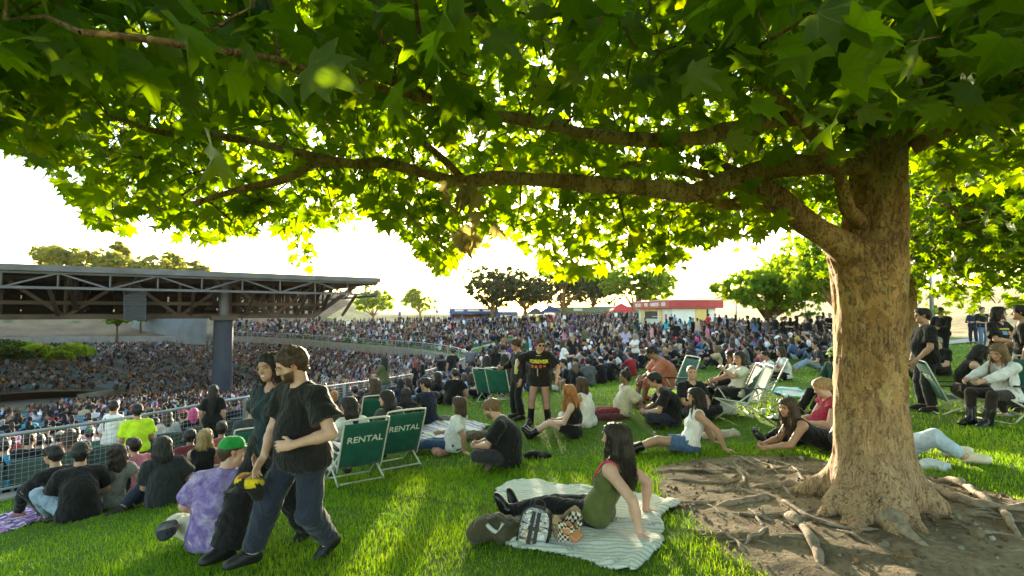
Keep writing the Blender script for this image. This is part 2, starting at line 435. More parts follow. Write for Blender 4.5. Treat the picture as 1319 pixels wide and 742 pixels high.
class Fig:
    """a posed figure in its own frame: +Y ahead, +X its right hand, Z up, ground at z = 0"""
    def __init__(s, **o):
        D = dict(h=1.72, fem=False, w=1.0, pelvis=(0, 0, .93), T=(0, 0, 1), hunch=0.0, twist=0.0, hipyaw=0.0, head=(0, 0, 0), rh=None, lh=None, re=(.5, -.8, -.2), le=(-.5, -.8, -.2),
                 rf=None, lf=None, rk=(.1, 1, 0), lk=(-.1, 1, 0), rtoe=None, ltoe=None, rhd=None, lhd=None, rpn=None, lpn=None, curl=.35, limb=1.0, armcurl=None, headw=1.0)
        D.update(o); s.__dict__.update(D); S = s.S = s.h / 1.72
        s.P = V3(*s.pelvis); s.Td = unit(s.T); s.R = rotv(V3(1, 0, 0), V3(0, 0, 1), math.radians(s.hipyaw))
        TL = .50 * S; fw = unit(np.cross(s.Td, s.R)); s.F = -fw if fw @ V3(0, 1, 0) < 0 and abs(s.hipyaw) < 80 else fw
        if s.F @ np.cross(V3(0, 0, 1), s.R) < -.2: s.F = -s.F
        s.mid = s.P + s.Td * TL * .5 - s.F * s.hunch * S
        s.Nk = s.P + s.Td * TL + s.F * s.hunch * .8 * S
        s.Tu = unit(s.Nk - s.mid)
        s.Rs = rotv(s.R, s.Tu, math.radians(s.twist)); s.Fs = unit(np.cross(s.Tu, s.Rs)); 
        if s.Fs @ s.F < 0 and abs(s.twist) < 80: s.Fs = -s.Fs
        sw = (.165 if s.fem else .185) * S * (1 + .25 * (s.w - 1))
        s.SR = s.Nk - s.Tu * .06 * S + s.Rs * sw; s.SL = s.Nk - s.Tu * .06 * S - s.Rs * sw
        y, p, r = [math.radians(v) for v in s.head]
        hf = rotv(unit(V3(s.F[0], s.F[1], 0) + 1e-6), V3(0, 0, 1), y); hr = unit(np.cross(hf, V3(0, 0, 1))); hf = rotv(hf, hr, p); hu = unit(np.cross(hr, hf))
        hr2 = rotv(hr, hf, r); hu = rotv(hu, hf, r)
        s.hr, s.hf, s.hu = hr2, hf, hu
        nd_ = unit(s.Tu * .5 + hu * .6)
        s.Hc = s.Nk + nd_ * .105 * S + hu * .075 * S + hf * .022 * S
        s.HR = s.P + s.R * .088 * S; s.HL = s.P - s.R * .088 * S
        ua, fa, th, sh = .295 * S, .255 * S, .43 * S, .41 * S
        dz = -.53 * S
        if s.rh is None: s.rh = s.SR + V3(.06, .05, dz)
        if s.lh is None: s.lh = s.SL + V3(-.06, .05, dz)
        s.ER, s.WR = ik(s.SR, s.rh, ua, fa, s.re); s.EL, s.WL = ik(s.SL, s.lh, ua, fa, s.le)
        if s.rf is None: s.rf = V3(.1, 0, .085)
        if s.lf is None: s.lf = V3(-.1, 0, .085)
        s.KR, s.AR_ = ik(s.HR, s.rf, th, sh, s.rk); s.KL, s.AL_ = ik(s.HL, s.lf, th, sh, s.lk)
        s.tr = unit(s.rtoe if s.rtoe is not None else (.12, 1, 0)); s.tl = unit(s.ltoe if s.ltoe is not None else (-.12, 1, 0))
    def hp(s, x, y, z): return s.Hc + (s.hr * x * s.headw + s.hf * y + s.hu * z) * s.S
    # ---- body
    def torso(s, g=0.0, lo=0.0):
        S, w = s.S, s.w; o = []
        wi = .118 if s.fem else .128
        o.append(prim(s.HL, s.HR, (.118 if s.fem else .108) * S * (.4 + .6 * w) + g, k=.05, n=s.F, q=.9))
        o.append(prim(s.P + s.Td * .02, s.mid, .135 * S * w + g, wi * S * w + g, .06, s.F, .76 + .12 * (w - 1)))
        o.append(prim(s.mid, s.Nk - s.Tu * .14 * S, wi * S * w + g, (.135 if s.fem else .152) * S * (.5 + .5 * w) + g, .06, s.Fs, .70))
        o.append(prim(s.SL + s.Rs * .03, s.SR - s.Rs * .03, .062 * S * (.6 + .4 * w) + g, k=.05))
        o.append(prim(s.Nk - s.Tu * .02, s.SR - s.Tu * .0, .055 * S + g * .8, .05 * S + g, .04)); o.append(prim(s.Nk - s.Tu * .02, s.SL, .055 * S + g * .8, .05 * S + g, .04))
        if w > 1.05: o.append(sph(s.P + s.Td * .15 * S + s.F * .03 * w * S, .125 * S * w + g, .08))
        if s.fem:
            for q in (-1, 1): o.append(sph(s.Nk - s.Tu * .205 * S + s.Fs * .076 * S * (.7 + .3 * w) + s.Rs * q * .068 * S, .056 * S * (.6 + .4 * w) + g, .05))
        for q in (s.HL, s.HR): o.append(sph(q - s.F * .055 * S - s.Td * .02, .088 * S * (.6 + .4 * w) + g, .05))
        return o
    def arm(s, side, g=0.0):
        S, l = s.S, s.limb * (.7 + .3 * s.w); A, E, W = (s.SR, s.ER, s.WR) if side > 0 else (s.SL, s.EL, s.WL)
        return [prim(A, E, .053 * S * l + g, .042 * S * l + g, .03), prim(E, E + (W - E) * .35, .041 * S * l + g, .042 * S * l + g, .02), prim(E + (W - E) * .3, W, .041 * S * l + g, .027 * S + g, .02)]
    def leg(s, side, g=0.0):
        S, l = s.S, s.limb * (.6 + .4 * s.w); Hh, K, A = (s.HR, s.KR, s.AR_) if side > 0 else (s.HL, s.KL, s.AL_)
        back = -(unit(np.cross(np.cross(K - Hh, A - K), A - K)) if np.linalg.norm(np.cross(K - Hh, A - K)) > 1e-4 else s.F)
        return [prim(Hh, K, .087 * S * l + g, .057 * S * l + g, .035), prim(K, A, .053 * S * l + g, .035 * S + g, .02), prim(K + (A - K) * .2 + back * .012, K + (A - K) * .55 + back * .008, .05 * S * l + g, .042 * S * l + g, .03)]
    def hand(s, side):
        S = s.S * (1.0 if not s.fem else .93); E, W = (s.ER, s.WR) if side > 0 else (s.EL, s.WL)
        d = unit((s.rhd if side > 0 else s.lhd) if (s.rhd if side > 0 else s.lhd) is not None else W - E)
        pn = (s.rpn if side > 0 else s.lpn)
        if pn is None: pn = -s.R * side
        pn = np.asarray(pn, float); pn = unit(pn - d * (pn @ d)); tv = np.cross(d, pn) * side
        o = [prim(W - d * .01, W + d * .035 * S, .026 * S, .034 * S, .015, pn, .62), prim(W + d * .03 * S, W + d * .078 * S, .036 * S, .038 * S, .012, pn, .42)]
        for i, (off, L) in enumerate(((.029, .070), (.010, .078), (-.010, .073), (-.028, .058))):
            b = W + (d * (.088 - .004 * abs(i - 1.2)) + tv * off) * S; c = s.curl * (1 + .18 * i)
            d1 = unit(d * math.cos(c * .7) + pn * math.sin(c * .7) + tv * (.10 - .07 * i)); d2 = unit(d * math.cos(c * 1.8) + pn * math.sin(c * 1.8) + tv * (.06 - .04 * i))
            m = b + d1 * L * .55 * S; e = m + d2 * L * .5 * S
            o += [prim(b - d1 * .012, m, .0096 * S, .0088 * S, .005), prim(m, e, .0088 * S, .0072 * S, .004)]
        b = W + (d * .022 + tv * .026) * S; d1 = unit(d * .75 + tv * .62 + pn * .3); m = b + d1 * .045 * S; e = m + unit(d * .9 + tv * .25 + pn * .35) * .034 * S
        o += [prim(b, m, .0145 * S, .0108 * S, .012), prim(m, e, .0108 * S, .0085 * S, .005)]
        s.hbox = getattr(s, 'hbox', []) + [(W + d * .09 * S - .105, W + d * .09 * S + .105)]
        return o
    def foot(s, side, g=0.0):
        S = s.S; A, t = (s.AR_, s.tr) if side > 0 else (s.AL_, s.tl); K = s.KR if side > 0 else s.KL
        dn = unit((A - K) - t * ((A - K) @ t)) if abs(unit(A - K) @ t) < .95 else V3(0, 0, -1)
        hl = A + dn * .045 * S - t * .035 * S
        return [prim(A, hl, .036 * S + g, .034 * S + g, .02), prim(hl + t * .02, A + dn * .052 * S + t * .155 * S, .036 * S + g, .028 * S + g, .03, dn, .8), prim(A, A + dn * .045 * S + t * .12 * S, .036 * S + g, .026 * S + g, .03)]
    def headp(s, face=True):
        S = s.S; p = s.hp
        o = [prim(s.Nk - s.Tu * .03, p(0, -.02, -.06), (.052 if s.fem else .060) * S * (.6 + .4 * s.w), (.050 if s.fem else .056) * S * (.7 + .3 * s.w), .03),
             prim(p(0, -.030, .035), p(0, .022, .038), .080 * S, .074 * S, .03, s.hr, .94), prim(p(0, .030, .0), p(0, .058, -.072), .066 * S, .036 * S, .035, s.hr, .95),
             prim(p(-.03, .045, -.06), p(.03, .045, -.06), .034 * S * (.6 + .4 * s.w), k=.03)]
        if s.w > 1.15: o.append(prim(p(-.03, .03, -.09), p(.03, .03, -.09), .036 * S, k=.03))
        if face:
            o += [prim(p(-.035, .078, .022), p(.035, .078, .022), .014 * S, k=.016), sph(p(0, .078, -.090), .018 * S, .02)]
            for q in (-1, 1):
                o += [sph(p(q * .033, .094, .004), .0135 * S, .012, True), sph(p(q * .032, .076, .004), .0125 * S, .003), sph(p(q * .048, .058, -.025), .024 * S, .02)]
                o += [prim(p(q * .079, -.006, .012), p(q * .076, .0, -.022), .019 * S, .012 * S, .008, s.hr, .42)]
            o += [prim(p(0, .090, .012), p(0, .110, -.022), .008 * S, .0125 * S, .010), prim(p(-.011, .097, -.026), p(.011, .097, -.026), .009 * S, k=.008)]
            o += [prim(p(-.018, .086, -.052), p(.018, .086, -.052), .0072 * S, k=.006), prim(p(-.015, .085, -.063), p(.015, .085, -.063), .0082 * S, k=.006), prim(p(-.02, .099, -.0575), p(.02, .099, -.0575), .0035 * S, k=.004, sub=True)]
        return o
    def body(s, h=.02, hh=.009, hb=.008, face=True):
        s.hbox = []
        pr = s.torso() + s.arm(1) + s.arm(-1) + s.leg(1) + s.leg(-1) + s.foot(1) + s.foot(-1) + s.headp(face) + s.hand(1) + s.hand(-1)
        fine = [(s.Hc - .125 * s.S, s.Hc + .13 * s.S, hh)] + [(a, b, hb) for a, b in s.hbox]
        return sdf_mesh(pr, h, fine)
    def bodycol(s, P, beard=None, lips=(.78, .50, .48), brow=(.12, .08, .06), sock=None):
        c = np.ones((len(P), 3), np.float32); S = s.S
        L = (P - s.Hc) @ np.stack([s.hr, s.hf, s.hu], 1) / S
        x, y, z = np.abs(L[:, 0]), L[:, 1], L[:, 2]; f = y > .05
        if beard is not None:
            m = (y > -.0) & (z < -.028) & (z > -.125) & ~((x < .024) & (z > -.066) & (z < -.048)) & ((x > .035 + .5 * np.maximum(0, -z - .06) * 0) | (z < -.04)) & (y > .02 - .2 * (z + .05)) & ~((x < .05) & (z > -.036)) & (x < .12)
            c[m] = beard
        m = f & (x < .021) & (z < -.046) & (z > -.070) & (y > .074); c[m] = lips
        m = f & (x > .015) & (x < .048) & (z > .0225) & (z < .0295) & (y > .06); c[m] = brow
        m = f & (np.hypot(x - .032, z - .004) < .0105) & (y > .07); c[m] = (1.25, 1.2, 1.2)
        m = f & (np.hypot(x - .032, z - .004) < .0058) & (y > .07); c[m] = (.06, .04, .03)
        m = f & (np.hypot((x - .032) * .75, (z - .011) * 2.2) < .0085) & (y > .07); c[m] = (.10, .07, .06)
        m = (x > .066) & (y < .03) & (y > -.05) & (np.abs(z) < .05); c[m] = (1.08, .86, .82)
        m = f & (x < .014) & (z < -.012) & (z > -.04) & (y > .1); c[m] = (1.06, .88, .84)
        if sock is not None:
            m = (np.linalg.norm(P - s.AR_, axis=1) < .16) | (np.linalg.norm(P - s.AL_, axis=1) < .16); c[m] = sock
        return c
    # ---- clothes
    def shirt(s, sleeve=.55, fit=.014, hem=-.07, tank=False, neck=0.0, loose=.012, h=.02, crop=None, hood=False):
        S = s.S; o = []; w = s.w; wi = .118 if s.fem else .128; g = fit
        b0 = s.P + s.Td * (hem if crop is None else crop) * S
        if crop is None: o += [prim(s.HL, s.HR, (.118 if s.fem else .110) * S * (.4 + .6 * w) + g + loose * .4, k=.05, n=s.F, q=.9)]
        if w > 1.05 and crop is None: o.append(sph(s.P + s.Td * .15 * S + s.F * .03 * w * S, .125 * S * w + g + .004, .08))
        mm = s.mid if crop is None else s.P + s.Td * max(crop * S + .04, .25 * S) - s.F * s.hunch * S
        o.append(prim(b0, mm, .137 * S * w + g + loose, wi * S * w + g + loose, .06, s.F, .78 + .12 * (w - 1)))
        o += s.torso(g)[2:]
        o = [p for p in o]
        if tank is False or tank is None:
            pass
        for side in (1, -1):
            A, E, W = (s.SR, s.ER, s.WR) if side > 0 else (s.SL, s.EL, s.WL); l = s.limb * (.7 + .3 * w)
            if sleeve > 0 and sleeve <= 1: o.append(prim(A, A + (E - A) * sleeve, .060 * S * l + g, .058 * S * l + g + loose * 1.3, .035, cb=True))
            elif sleeve > 1:
                o.append(prim(A, E, .058 * S * l + g, .05 * S * l + g + .006, .03)); o.append(prim(E, E + (W - E) * min(1, sleeve - 1), .05 * S * l + g + .006, .036 * S + g, .02, cb=True))
        if hood: o.append(prim(s.Nk - s.Fs * .06 - s.Tu * .03 - s.Rs * .06, s.Nk - s.Fs * .06 - s.Tu * .03 + s.Rs * .06, .05, k=.04))
        # neck opening and hem
        o.append(prim(s.Nk - s.Tu * .015 + s.Fs * (.025 + neck), s.Nk + s.Tu * .2, (.060 if not s.fem else .064) * S + neck * .6, .11, .008, sub=True))
        if tank:
            for A in (s.SR, s.SL):
                out = s.Rs if A is s.SR else -s.Rs
                o.append(prim(A + out * .065 * S - s.Tu * .10 * S, A + out * .03 * S + s.Tu * .12 * S, .078 * S, .07 * S, .01, sub=True))
        o.append(cutp(b0 - s.Td * 0, -s.Td, (s.P + b0) / 2, .34))
        P, Q = sdf_mesh(o, h)
        return P, Q
    def trousers(s, length=1.0, fit=.012, flare=.0, rise=.10, h=.02, loose=.0):
        """length: 0..1 thigh, 1..2 shin"""
        S = s.S; o = [prim(s.HL, s.HR, (.118 if s.fem else .110) * S * (.4 + .6 * s.w) + fit + .004, k=.05, n=s.F, q=.9)]
        o.append(prim(s.P, s.P + s.Td * rise * S, .135 * S * s.w + fit + .004, .130 * S * s.w + fit + .004, .05, s.F, .78 + .12 * (s.w - 1), cb=True))
        for q in (s.HL, s.HR): o.append(sph(q - s.F * .055 * S - s.Td * .02, .088 * S * (.6 + .4 * s.w) + fit, .05))
        l = s.limb * (.6 + .4 * s.w)
        for side in (1, -1):
            Hh, K, A = (s.HR, s.KR, s.AR_) if side > 0 else (s.HL, s.KL, s.AL_)
            if length <= 1: o.append(prim(Hh, Hh + (K - Hh) * length, .090 * S * l + fit, (.088 - .028 * length) * S * l + fit + flare, .035, cb=True))
            else:
                o.append(prim(Hh, K, .090 * S * l + fit, .062 * S * l + fit + loose, .035))
                e = K + (A - K) * (length - 1); o.append(prim(K, e, .060 * S * l + fit + loose, (.046 if length > 1.5 else .055) * S + fit + flare, .03, cb=True))
                o.append(prim(K + (e - K) * .25, K + (e - K) * .6, .057 * S * l + fit + loose, .052 * S * l + fit + flare * .5, .03))
        return sdf_mesh(o, h)
    def skirt(s, length=.5, fit=.02, h=.02):
        S = s.S; o = [prim(s.HL, s.HR, .125 * S * s.w + fit, k=.05, n=s.F, q=.9), prim(s.P, s.P + s.Td * .1 * S, .135 * S * s.w + fit, .128 * S * s.w + fit, .05, s.F, .78, cb=True)]
        for Hh, K in ((s.HR, s.KR), (s.HL, s.KL)): o.append(prim(Hh, Hh + (K - Hh) * length, .1 * S * s.w + fit, .1 * S * s.w + fit, .09, cb=True))
        return sdf_mesh(o, h)
    def shoe(s, side, g=.012, sole=.02, h=.014, shaft=0.0):
        S = s.S; A, t = (s.AR_, s.tr) if side > 0 else (s.AL_, s.tl); K = s.KR if side > 0 else s.KL
        dn = unit((A - K) - t * ((A - K) @ t)) if abs(unit(A - K) @ t) < .95 else V3(0, 0, -1)
        o = s.foot(side, g)
        if shaft: o.append(prim(A, A + unit(K - A) * shaft, .046 * S + g, .05 * S + g, .02, cb=True))
        hl = A + dn * .052 * S - t * .035 * S
        o.append(prim(hl + dn * .012, A + dn * .064 * S + t * .16 * S, .040 * S + g * .6, .037 * S + g * .6, .012, dn, .5))
        o.append(cutp(A + dn * (.085 * S), dn))
        if not shaft: o.append(cutp(A + unit(K - A) * .012, unit(K - A)))
        return sdf_mesh(o, h)
    # ---- hair
    def hair(s, style='short', length=.3, h=.014, vol=1.0, rng=None):
        S = s.S; p = s.hp; G = V3(0, 0, -1); rng = rng or np.random.default_rng(1); o = []
        t = {'buzz': .004, 'short': .014, 'crop': .010}.get(style, .014) * vol
        o += [prim(p(0, -.034, .040), p(0, .018, .046), .080 * S + t, .074 * S + t, .02, s.hr, .96), prim(p(0, -.05, .0), p(0, -.055, -.045), .070 * S + t, .05 * S + t * .5, .03)]
        if style == 'short': o += [prim(p(-.03, .04, .088), p(.03, .035, .09), .03 * S + t, k=.03)]
        if style == 'curly':
            for i in range(46):
                v = unit(rng.normal(0, 1, 3)); 
                if v[1] > .55 and v[2] < .5: continue
                if v[2] < -.45: continue
                o.append(sph(p(v[0] * .088, -.01 + v[1] * .098, .045 + v[2] * .085), .020 * vol * rng.uniform(.8, 1.25) * S, .012))
        o += [prim(p(-.022, .118, .0), p(.022, .118, .0), .066 * S, k=.015, sub=True), prim(p(0, .120, -.02), p(0, .10, -.13), .080 * S, .088 * S, .012, sub=True), prim(p(-.07, .075, -.075), p(.07, .075, -.075), .05 * S, k=.01, sub=True)]
        for q in (-1, 1): o.append(prim(p(q * .085, .012, .0), p(q * .08, .03, -.08), .022 * S, .03 * S, .008, sub=True) if style in ('short', 'buzz', 'crop', 'curly') else sph(p(q * .1, .07, -.02), .02, .01, True))
        if style in ('short', 'buzz', 'crop', 'curly', 'bun'): o.append(cutp(p(0, 0, -.075), -s.hu, s.Hc - s.hu * .1, .16))
        if style in ('long', 'bigcurl'):
            v = vol; a = p(0, -.062, .02); b = p(0, -.085, -.10) + G * .02; 
            back = -s.hf * .03
            o.append(prim(a, b, .082 * S * v, .082 * S * v, .03, s.hf, .8)); e = b + G * max(.02, length - .12) + back
            o.append(prim(b, e, .084 * S * v, .052 * S * v, .03, s.hf, .62))
            for q in (-1, 1):
                c = p(q * .072, -.005, .025); d_ = p(q * .083, -.012, -.09) + G * .02; o.append(prim(c, d_, .030 * S * v, .034 * S * v, .03)); o.append(prim(d_, d_ + G * max(.02, length * .72 - .1) - s.hf * .02, .034 * S * v, .020, .03))
            if style == 'bigcurl':
                for i in range(70):
                    u = rng.uniform(0, 1); ang = rng.uniform(-2.2, 2.2); rr = (.10 + .035 * u) * v
                    c = p(math.sin(ang) * rr, -.02 - math.cos(ang) * rr * .85, .06 - u * (length + .05)); o.append(sph(c, rng.uniform(.02, .036) * v, .02))
        if style == 'bun': o += [sph(p(0, -.125, .035), .042 * S, .02)]
        if style == 'topbun': o += [sph(p(0, -.05, .15), .042 * S, .02)]
        if style == 'pony': o += [prim(p(0, -.11, .03), p(0, -.15, -.02), .028, .03, .02), prim(p(0, -.15, -.02), p(0, -.14, -.02) + G * length, .032, .015, .02)]
        return sdf_mesh(o, h)
    def strands(s, length=.3, n=150, wave=.012, width=.0035, spread=1.0, seed=3, short=False):
        rng = np.random.default_rng(seed); m = MB(); S = s.S; segs = 12 if not short else 6
        for i in range(n):
            ang = rng.uniform(-2.45, 2.45)                     # 0 is the back of the head
            x, y = math.sin(ang), -math.cos(ang)
            ph = rng.uniform(0, 6.28); fr = rng.uniform(5, 9); L = length * rng.uniform(.72, 1.05)
            c0 = s.hp(x * .03, y * .03 + .0, .128); c1 = s.hp(x * .082 * spread, y * .098 * spread - .008, .06); c2 = s.hp(x * .098 * spread, y * .108 * spread - .012, -.05)
            e = c2 + V3(0, 0, -1) * L + (s.hr * x * .02 + s.hf * y * .035) * spread + rng.normal(0, .012, 3)
            C = catmull(np.array([c0, c1, c2, c2 * .45 + e * .55 + (s.hf * y * .012 + s.hr * x * .012) * spread, e]), 9)[:0] if False else None
            pts = np.array([c0, c1, c2, c2 * .45 + e * .55 + (s.hf * y + s.hr * x) * .014 * spread, e]); tt = np.linspace(0, 4, segs)
            q = np.stack([np.interp(tt, np.arange(5), pts[:, d]) for d in range(3)], 1); q[1:-1] = (q[:-2] + 2 * q[1:-1] + q[2:]) / 4
            wv = np.linspace(0, 1, segs); q = q + (s.hr * np.cos(ang) + s.hf * np.sin(ang))[None] * (wave * wv * np.sin(wv * fr * length * 9 + ph))[:, None] + (s.hr * x + s.hf * y)[None] * (wave * .6 * wv * np.cos(wv * fr * length * 9 + ph))[:, None]
            m.tube(q, np.linspace(width, width * .5, segs) * rng.uniform(.7, 1.5), 3, False)
        return np.concatenate(m.v), np.concatenate(m.q)
    def cap(s, kind='cap', h=.012, back=False):
        p = s.hp; S = s.S; o = [prim(p(0, -.034, .055), p(0, .016, .060), .088 * S, .082 * S, .02, s.hr, .96), cutp(p(0, 0, .045), -(s.hu - .12 * s.hf), s.Hc, .3)]
        if kind == 'cap':
            d = -1 if back else 1
            o.append(prim(p(0, d * .075, .050), p(0, d * .135, .040), .068, .055, .012, s.hu, .13))
        if kind == 'bowler':
            o = [prim(p(0, -.03, .07), p(0, .016, .072), .09 * S, .085 * S, .02, s.hr, .96), cutp(p(0, 0, .045), -s.hu, s.Hc, .3), prim(p(0, -.035, .05), p(0, .02, .05), .132, .128, .012, s.hu, .10)]
        if kind == 'brim': o.append(prim(p(0, -.02, .05), p(0, .03, .05), .15, .14, .01, s.hu, .06))
        if kind == 'beanie': o = [prim(p(0, -.034, .05), p(0, .016, .07), .09 * S, .082 * S, .02, s.hr, .96), cutp(p(0, 0, .02), -(s.hu - .1 * s.hf), s.Hc, .3)]
        return sdf_mesh(o, h)

def vert_normals(P, Q):
    n = np.cross(P[Q[:, 2]] - P[Q[:, 0]], P[Q[:, 3]] - P[Q[:, 1]]); N = np.zeros_like(P)
    for k in range(4): np.add.at(N, Q[:, k], n)
    return N / (np.linalg.norm(N, axis=1)[:, None] + 1e-12)
def cloth_fold(P, amp=.004, seed=0, f=30, Q=None):
    """soft creases: a few warped ridge waves pushed along the surface"""
    r = np.random.default_rng(seed); d = np.zeros(len(P))
    for i in range(6):
        k = r.normal(0, 1, 3); k /= np.linalg.norm(k); k = k * f * r.uniform(.6, 1.9); w = np.array([np.sin(P @ r.normal(0, 9, 3) + r.uniform(0, 6)) for _ in range(1)])[0]
        d += (1 - 1.7 * np.abs(np.sin(.5 * (P @ k) + 1.6 * w + r.uniform(0, 6)))) * (.55 + .45 * np.sin(P @ r.normal(0, 7, 3) + r.uniform(0, 6)))
    if Q is not None: nrm = vert_normals(P, Q)
    else: nrm = P - P.mean(0); nrm /= np.linalg.norm(nrm, axis=1)[:, None] + 1e-9
    return P + nrm * (d / 3 * amp)[:, None]
def hair_fold(fig, P, Q, amp=.005, seed=0, waves=13):
    r = np.random.default_rng(seed); L = (P - fig.Hc) @ np.stack([fig.hr, fig.hf, fig.hu], 1); a = np.arctan2(L[:, 0], -L[:, 1]); z = L[:, 2]
    d = sum((1 - 1.6 * np.abs(np.sin(a * w * .5 + 3 * np.sin(z * r.uniform(6, 16) + r.uniform(0, 6)) * .5 + r.uniform(0, 6)))) / (1 + i * .4) for i, w in enumerate((waves, waves * 1.9, waves * 3.1)))
    return P + vert_normals(P, Q) * (d * amp * .6)[:, None]
def tufts(fig, P, Q, n, length, width, seed, down=.3):
    """loose locks lifting off the hair's surface"""
    r = np.random.default_rng(seed); N = vert_normals(P, Q); i = r.choice(len(P), n); p = P[i] - N[i] * .004; nn = N[i]
    t = nn * r.uniform(.25, .9, (n, 1)) + r.normal(0, .5, (n, 3)) + np.array([0, 0, -down]); t /= np.linalg.norm(t, axis=1)[:, None]
    u = np.cross(t, nn + r.normal(0, .2, (n, 3))); u /= np.linalg.norm(u, axis=1)[:, None] + 1e-9; L = (length * r.uniform(.4, 1.2, n))[:, None]; w = width * r.uniform(.6, 1.4, (n, 1))
    m = p + t * L * .55 + nn * L * .12; e = p + t * L + np.array([0, 0, -down * .5]) * L
    V = np.stack([p - u * w, p + u * w, m - u * w * .7, m + u * w * .7, e], 1).reshape(-1, 3); k = (np.arange(n) * 5)[:, None]
    return V, [k + np.array([0, 1, 3, 2]), k + np.array([2, 3, 4])]

def slim_batch(meshes):
    """collapse each (mesh, triangle budget) in one pass; returns the new meshes"""
    tmp = []
    for me, lim in meshes:
        o = bpy.data.objects.new('slim', me); COL.objects.link(o); t = sum(p.loop_total - 2 for p in me.polygons)
        m = o.modifiers.new('d', 'DECIMATE'); m.ratio = min(1.0, lim / max(t, 1)); tmp.append(o)
    dg = bpy.context.evaluated_depsgraph_get(); out = []
    for o in tmp: out.append(bpy.data.meshes.new_from_object(o.evaluated_get(dg), preserve_all_data_layers=True, depsgraph=dg))
    for o in tmp: bpy.data.objects.remove(o)
    return out
LIMS = []
def limit(o, n): LIMS.append((o.data, n)); return o
def part(name, PQ, mat, parent, color, col=None, fold=0.0, seed=0, smooth=True):
    P, Q = PQ
    if fold: P = cloth_fold(P, fold, seed, 34, Q)
    if mat in (M_SKIN,) and col is None: col = np.ones((len(P), 3), np.float32)
    return np_obj(name, P, Q, mat, parent, smooth, col=col, color=color)

SKIN = {'pale': (.60, .37, .29), 'fair': (.53, .305, .225), 'tan': (.42, .235, .16), 'olive': (.34, .19, .125), 'brown': (.24, .13, .08), 'dark': (.13, .07, .045)}
HAIRC = {'black': (.012, .010, .010), 'dark': (.022, .014, .010), 'brown': (.055, .030, .018), 'light': (.16, .09, .045), 'blond': (.34, .22, .10), 'ginger': (.36, .14, .04), 'pink': (.65, .05, .22), 'purple': (.16, .04, .32), 'grey': (.25, .24, .23), 'red': (.25, .03, .03)}
PEOPLE_SPOTS = []
def stand_at(root, loc, yaw):
    root.location = [float(v) for v in loc]; root.rotation_euler = (0, 0, yaw); PEOPLE_SPOTS.append((loc[0], loc[1]))

def make_person(fig, loc, yaw, label, skin='fair', hair=('short', .3, 'dark'), top=None, bottom=None, shoes=None, q=1, group=None, beard=None, cap=None, strands=None, sock=None, extra=None, face=True, vol=1.0, brow=None, jacket=None):
    """q: 0 hero, 1 near, 2 middle distance"""
    h, hh, hb, hc = ((.014, .0055, .0048, .012), (.020, .0095, .0085, .018), (.026, .014, .012, .024))[q]
    P, Q = fig.body(h, hh, hb, face)
    hcol = HAIRC[hair[2]] if hair else (.03, .02, .015); sk = SKIN[skin] if isinstance(skin, str) else skin
    bw = tuple(min(1.2, a / b) for a, b in zip(hcol if brow is None else HAIRC[brow], sk))
    bd = None if beard is None else tuple(min(1, a / b * 1.3) for a, b in zip(HAIRC[beard], sk))
    body = np_obj('person', P, Q, M_SKIN, None, True, col=fig.bodycol(P, bd, brow=bw, sock=sock), color=sk)
    tag(body, label, 'person', group); stand_at(body, loc, yaw); limit(body, (19000, 6500, 3500)[q]); LQ = (5200, 1900, 1100)[q]
    sd_ = int(abs(loc[0] * 37 + loc[1] * 91)) % 1000
    if hair and hair[0] != 'bald':
        hP, hQ = fig.hair(hair[0], hair[1], (.008, .010, .018)[q], vol, np.random.default_rng(sd_)); hP = hair_fold(fig, hP, hQ, .0015 if hair[0] == 'buzz' else (.006 if hair[0] in ('long', 'bigcurl') else .004), sd_)
        ho = limit(part('hair', (hP, hQ), M_HAIR, body, hcol), int(LQ * (1.6 if hair[0] in ('long', 'bigcurl') else 1.0)))
        if hair[0] != 'buzz' and q < 2:
            lg = hair[0] in ('long', 'bigcurl'); tf = tufts(fig, hP, hQ, (420, 170)[q], .055 if lg else (.022 if hair[0] != 'curly' else .03), .0024 if q == 0 else .0035, sd_, .9 if lg else .25); np_obj('loose_hair', tf[0], tf[1], M_HAIR, body, True, color=hcol)['kind'] = 'stuff'
        if strands: part('hair_strands', fig.strands(seed=sd_, **strands), M_HAIR, body, hcol)['kind'] = 'stuff'
    if cap: limit(part('hat' if cap[0] in ('bowler', 'brim') else 'cap', fig.cap(cap[0], (.008, .011, .016)[q], **(cap[2] if len(cap) > 2 else {})), M_CLOTH, body, cap[1]), LQ // 3)
    for nm, t in (('shirt', top), ('jacket', jacket)):
        if t:
            t = dict(t); c = t.pop('c'); nm2 = t.pop('name', nm); m = t.pop('mat', M_CLOTH); f = t.pop('fold', .009)
            limit(part(nm2, fig.shirt(h=hc, **t), m, body, c, fold=f, seed=sd_), int(LQ * 1.3))
    if bottom:
        t = dict(bottom); c = t.pop('c'); nm = t.pop('name', 'trousers'); f = t.pop('fold', .009); kind = t.pop('kind', 'trousers'); m = t.pop('mat', M_CLOTH)
        limit(part(nm, getattr(fig, kind)(h=hc, **t), m, body, c, fold=f, seed=sd_ + 5), int(LQ * 1.3))
    if shoes:
        t = dict(shoes); c = t.pop('c'); nm = t.pop('name', 'shoe'); sh_h = (.009, .013, .018)[q]
        for side in (1, -1): limit(part(nm, fig.shoe(side, h=sh_h, **t), M_OBJ if not t.get('shaft') else M_GLOSS, body, c), LQ // 5)
    if extra: extra(fig, body)
    return body
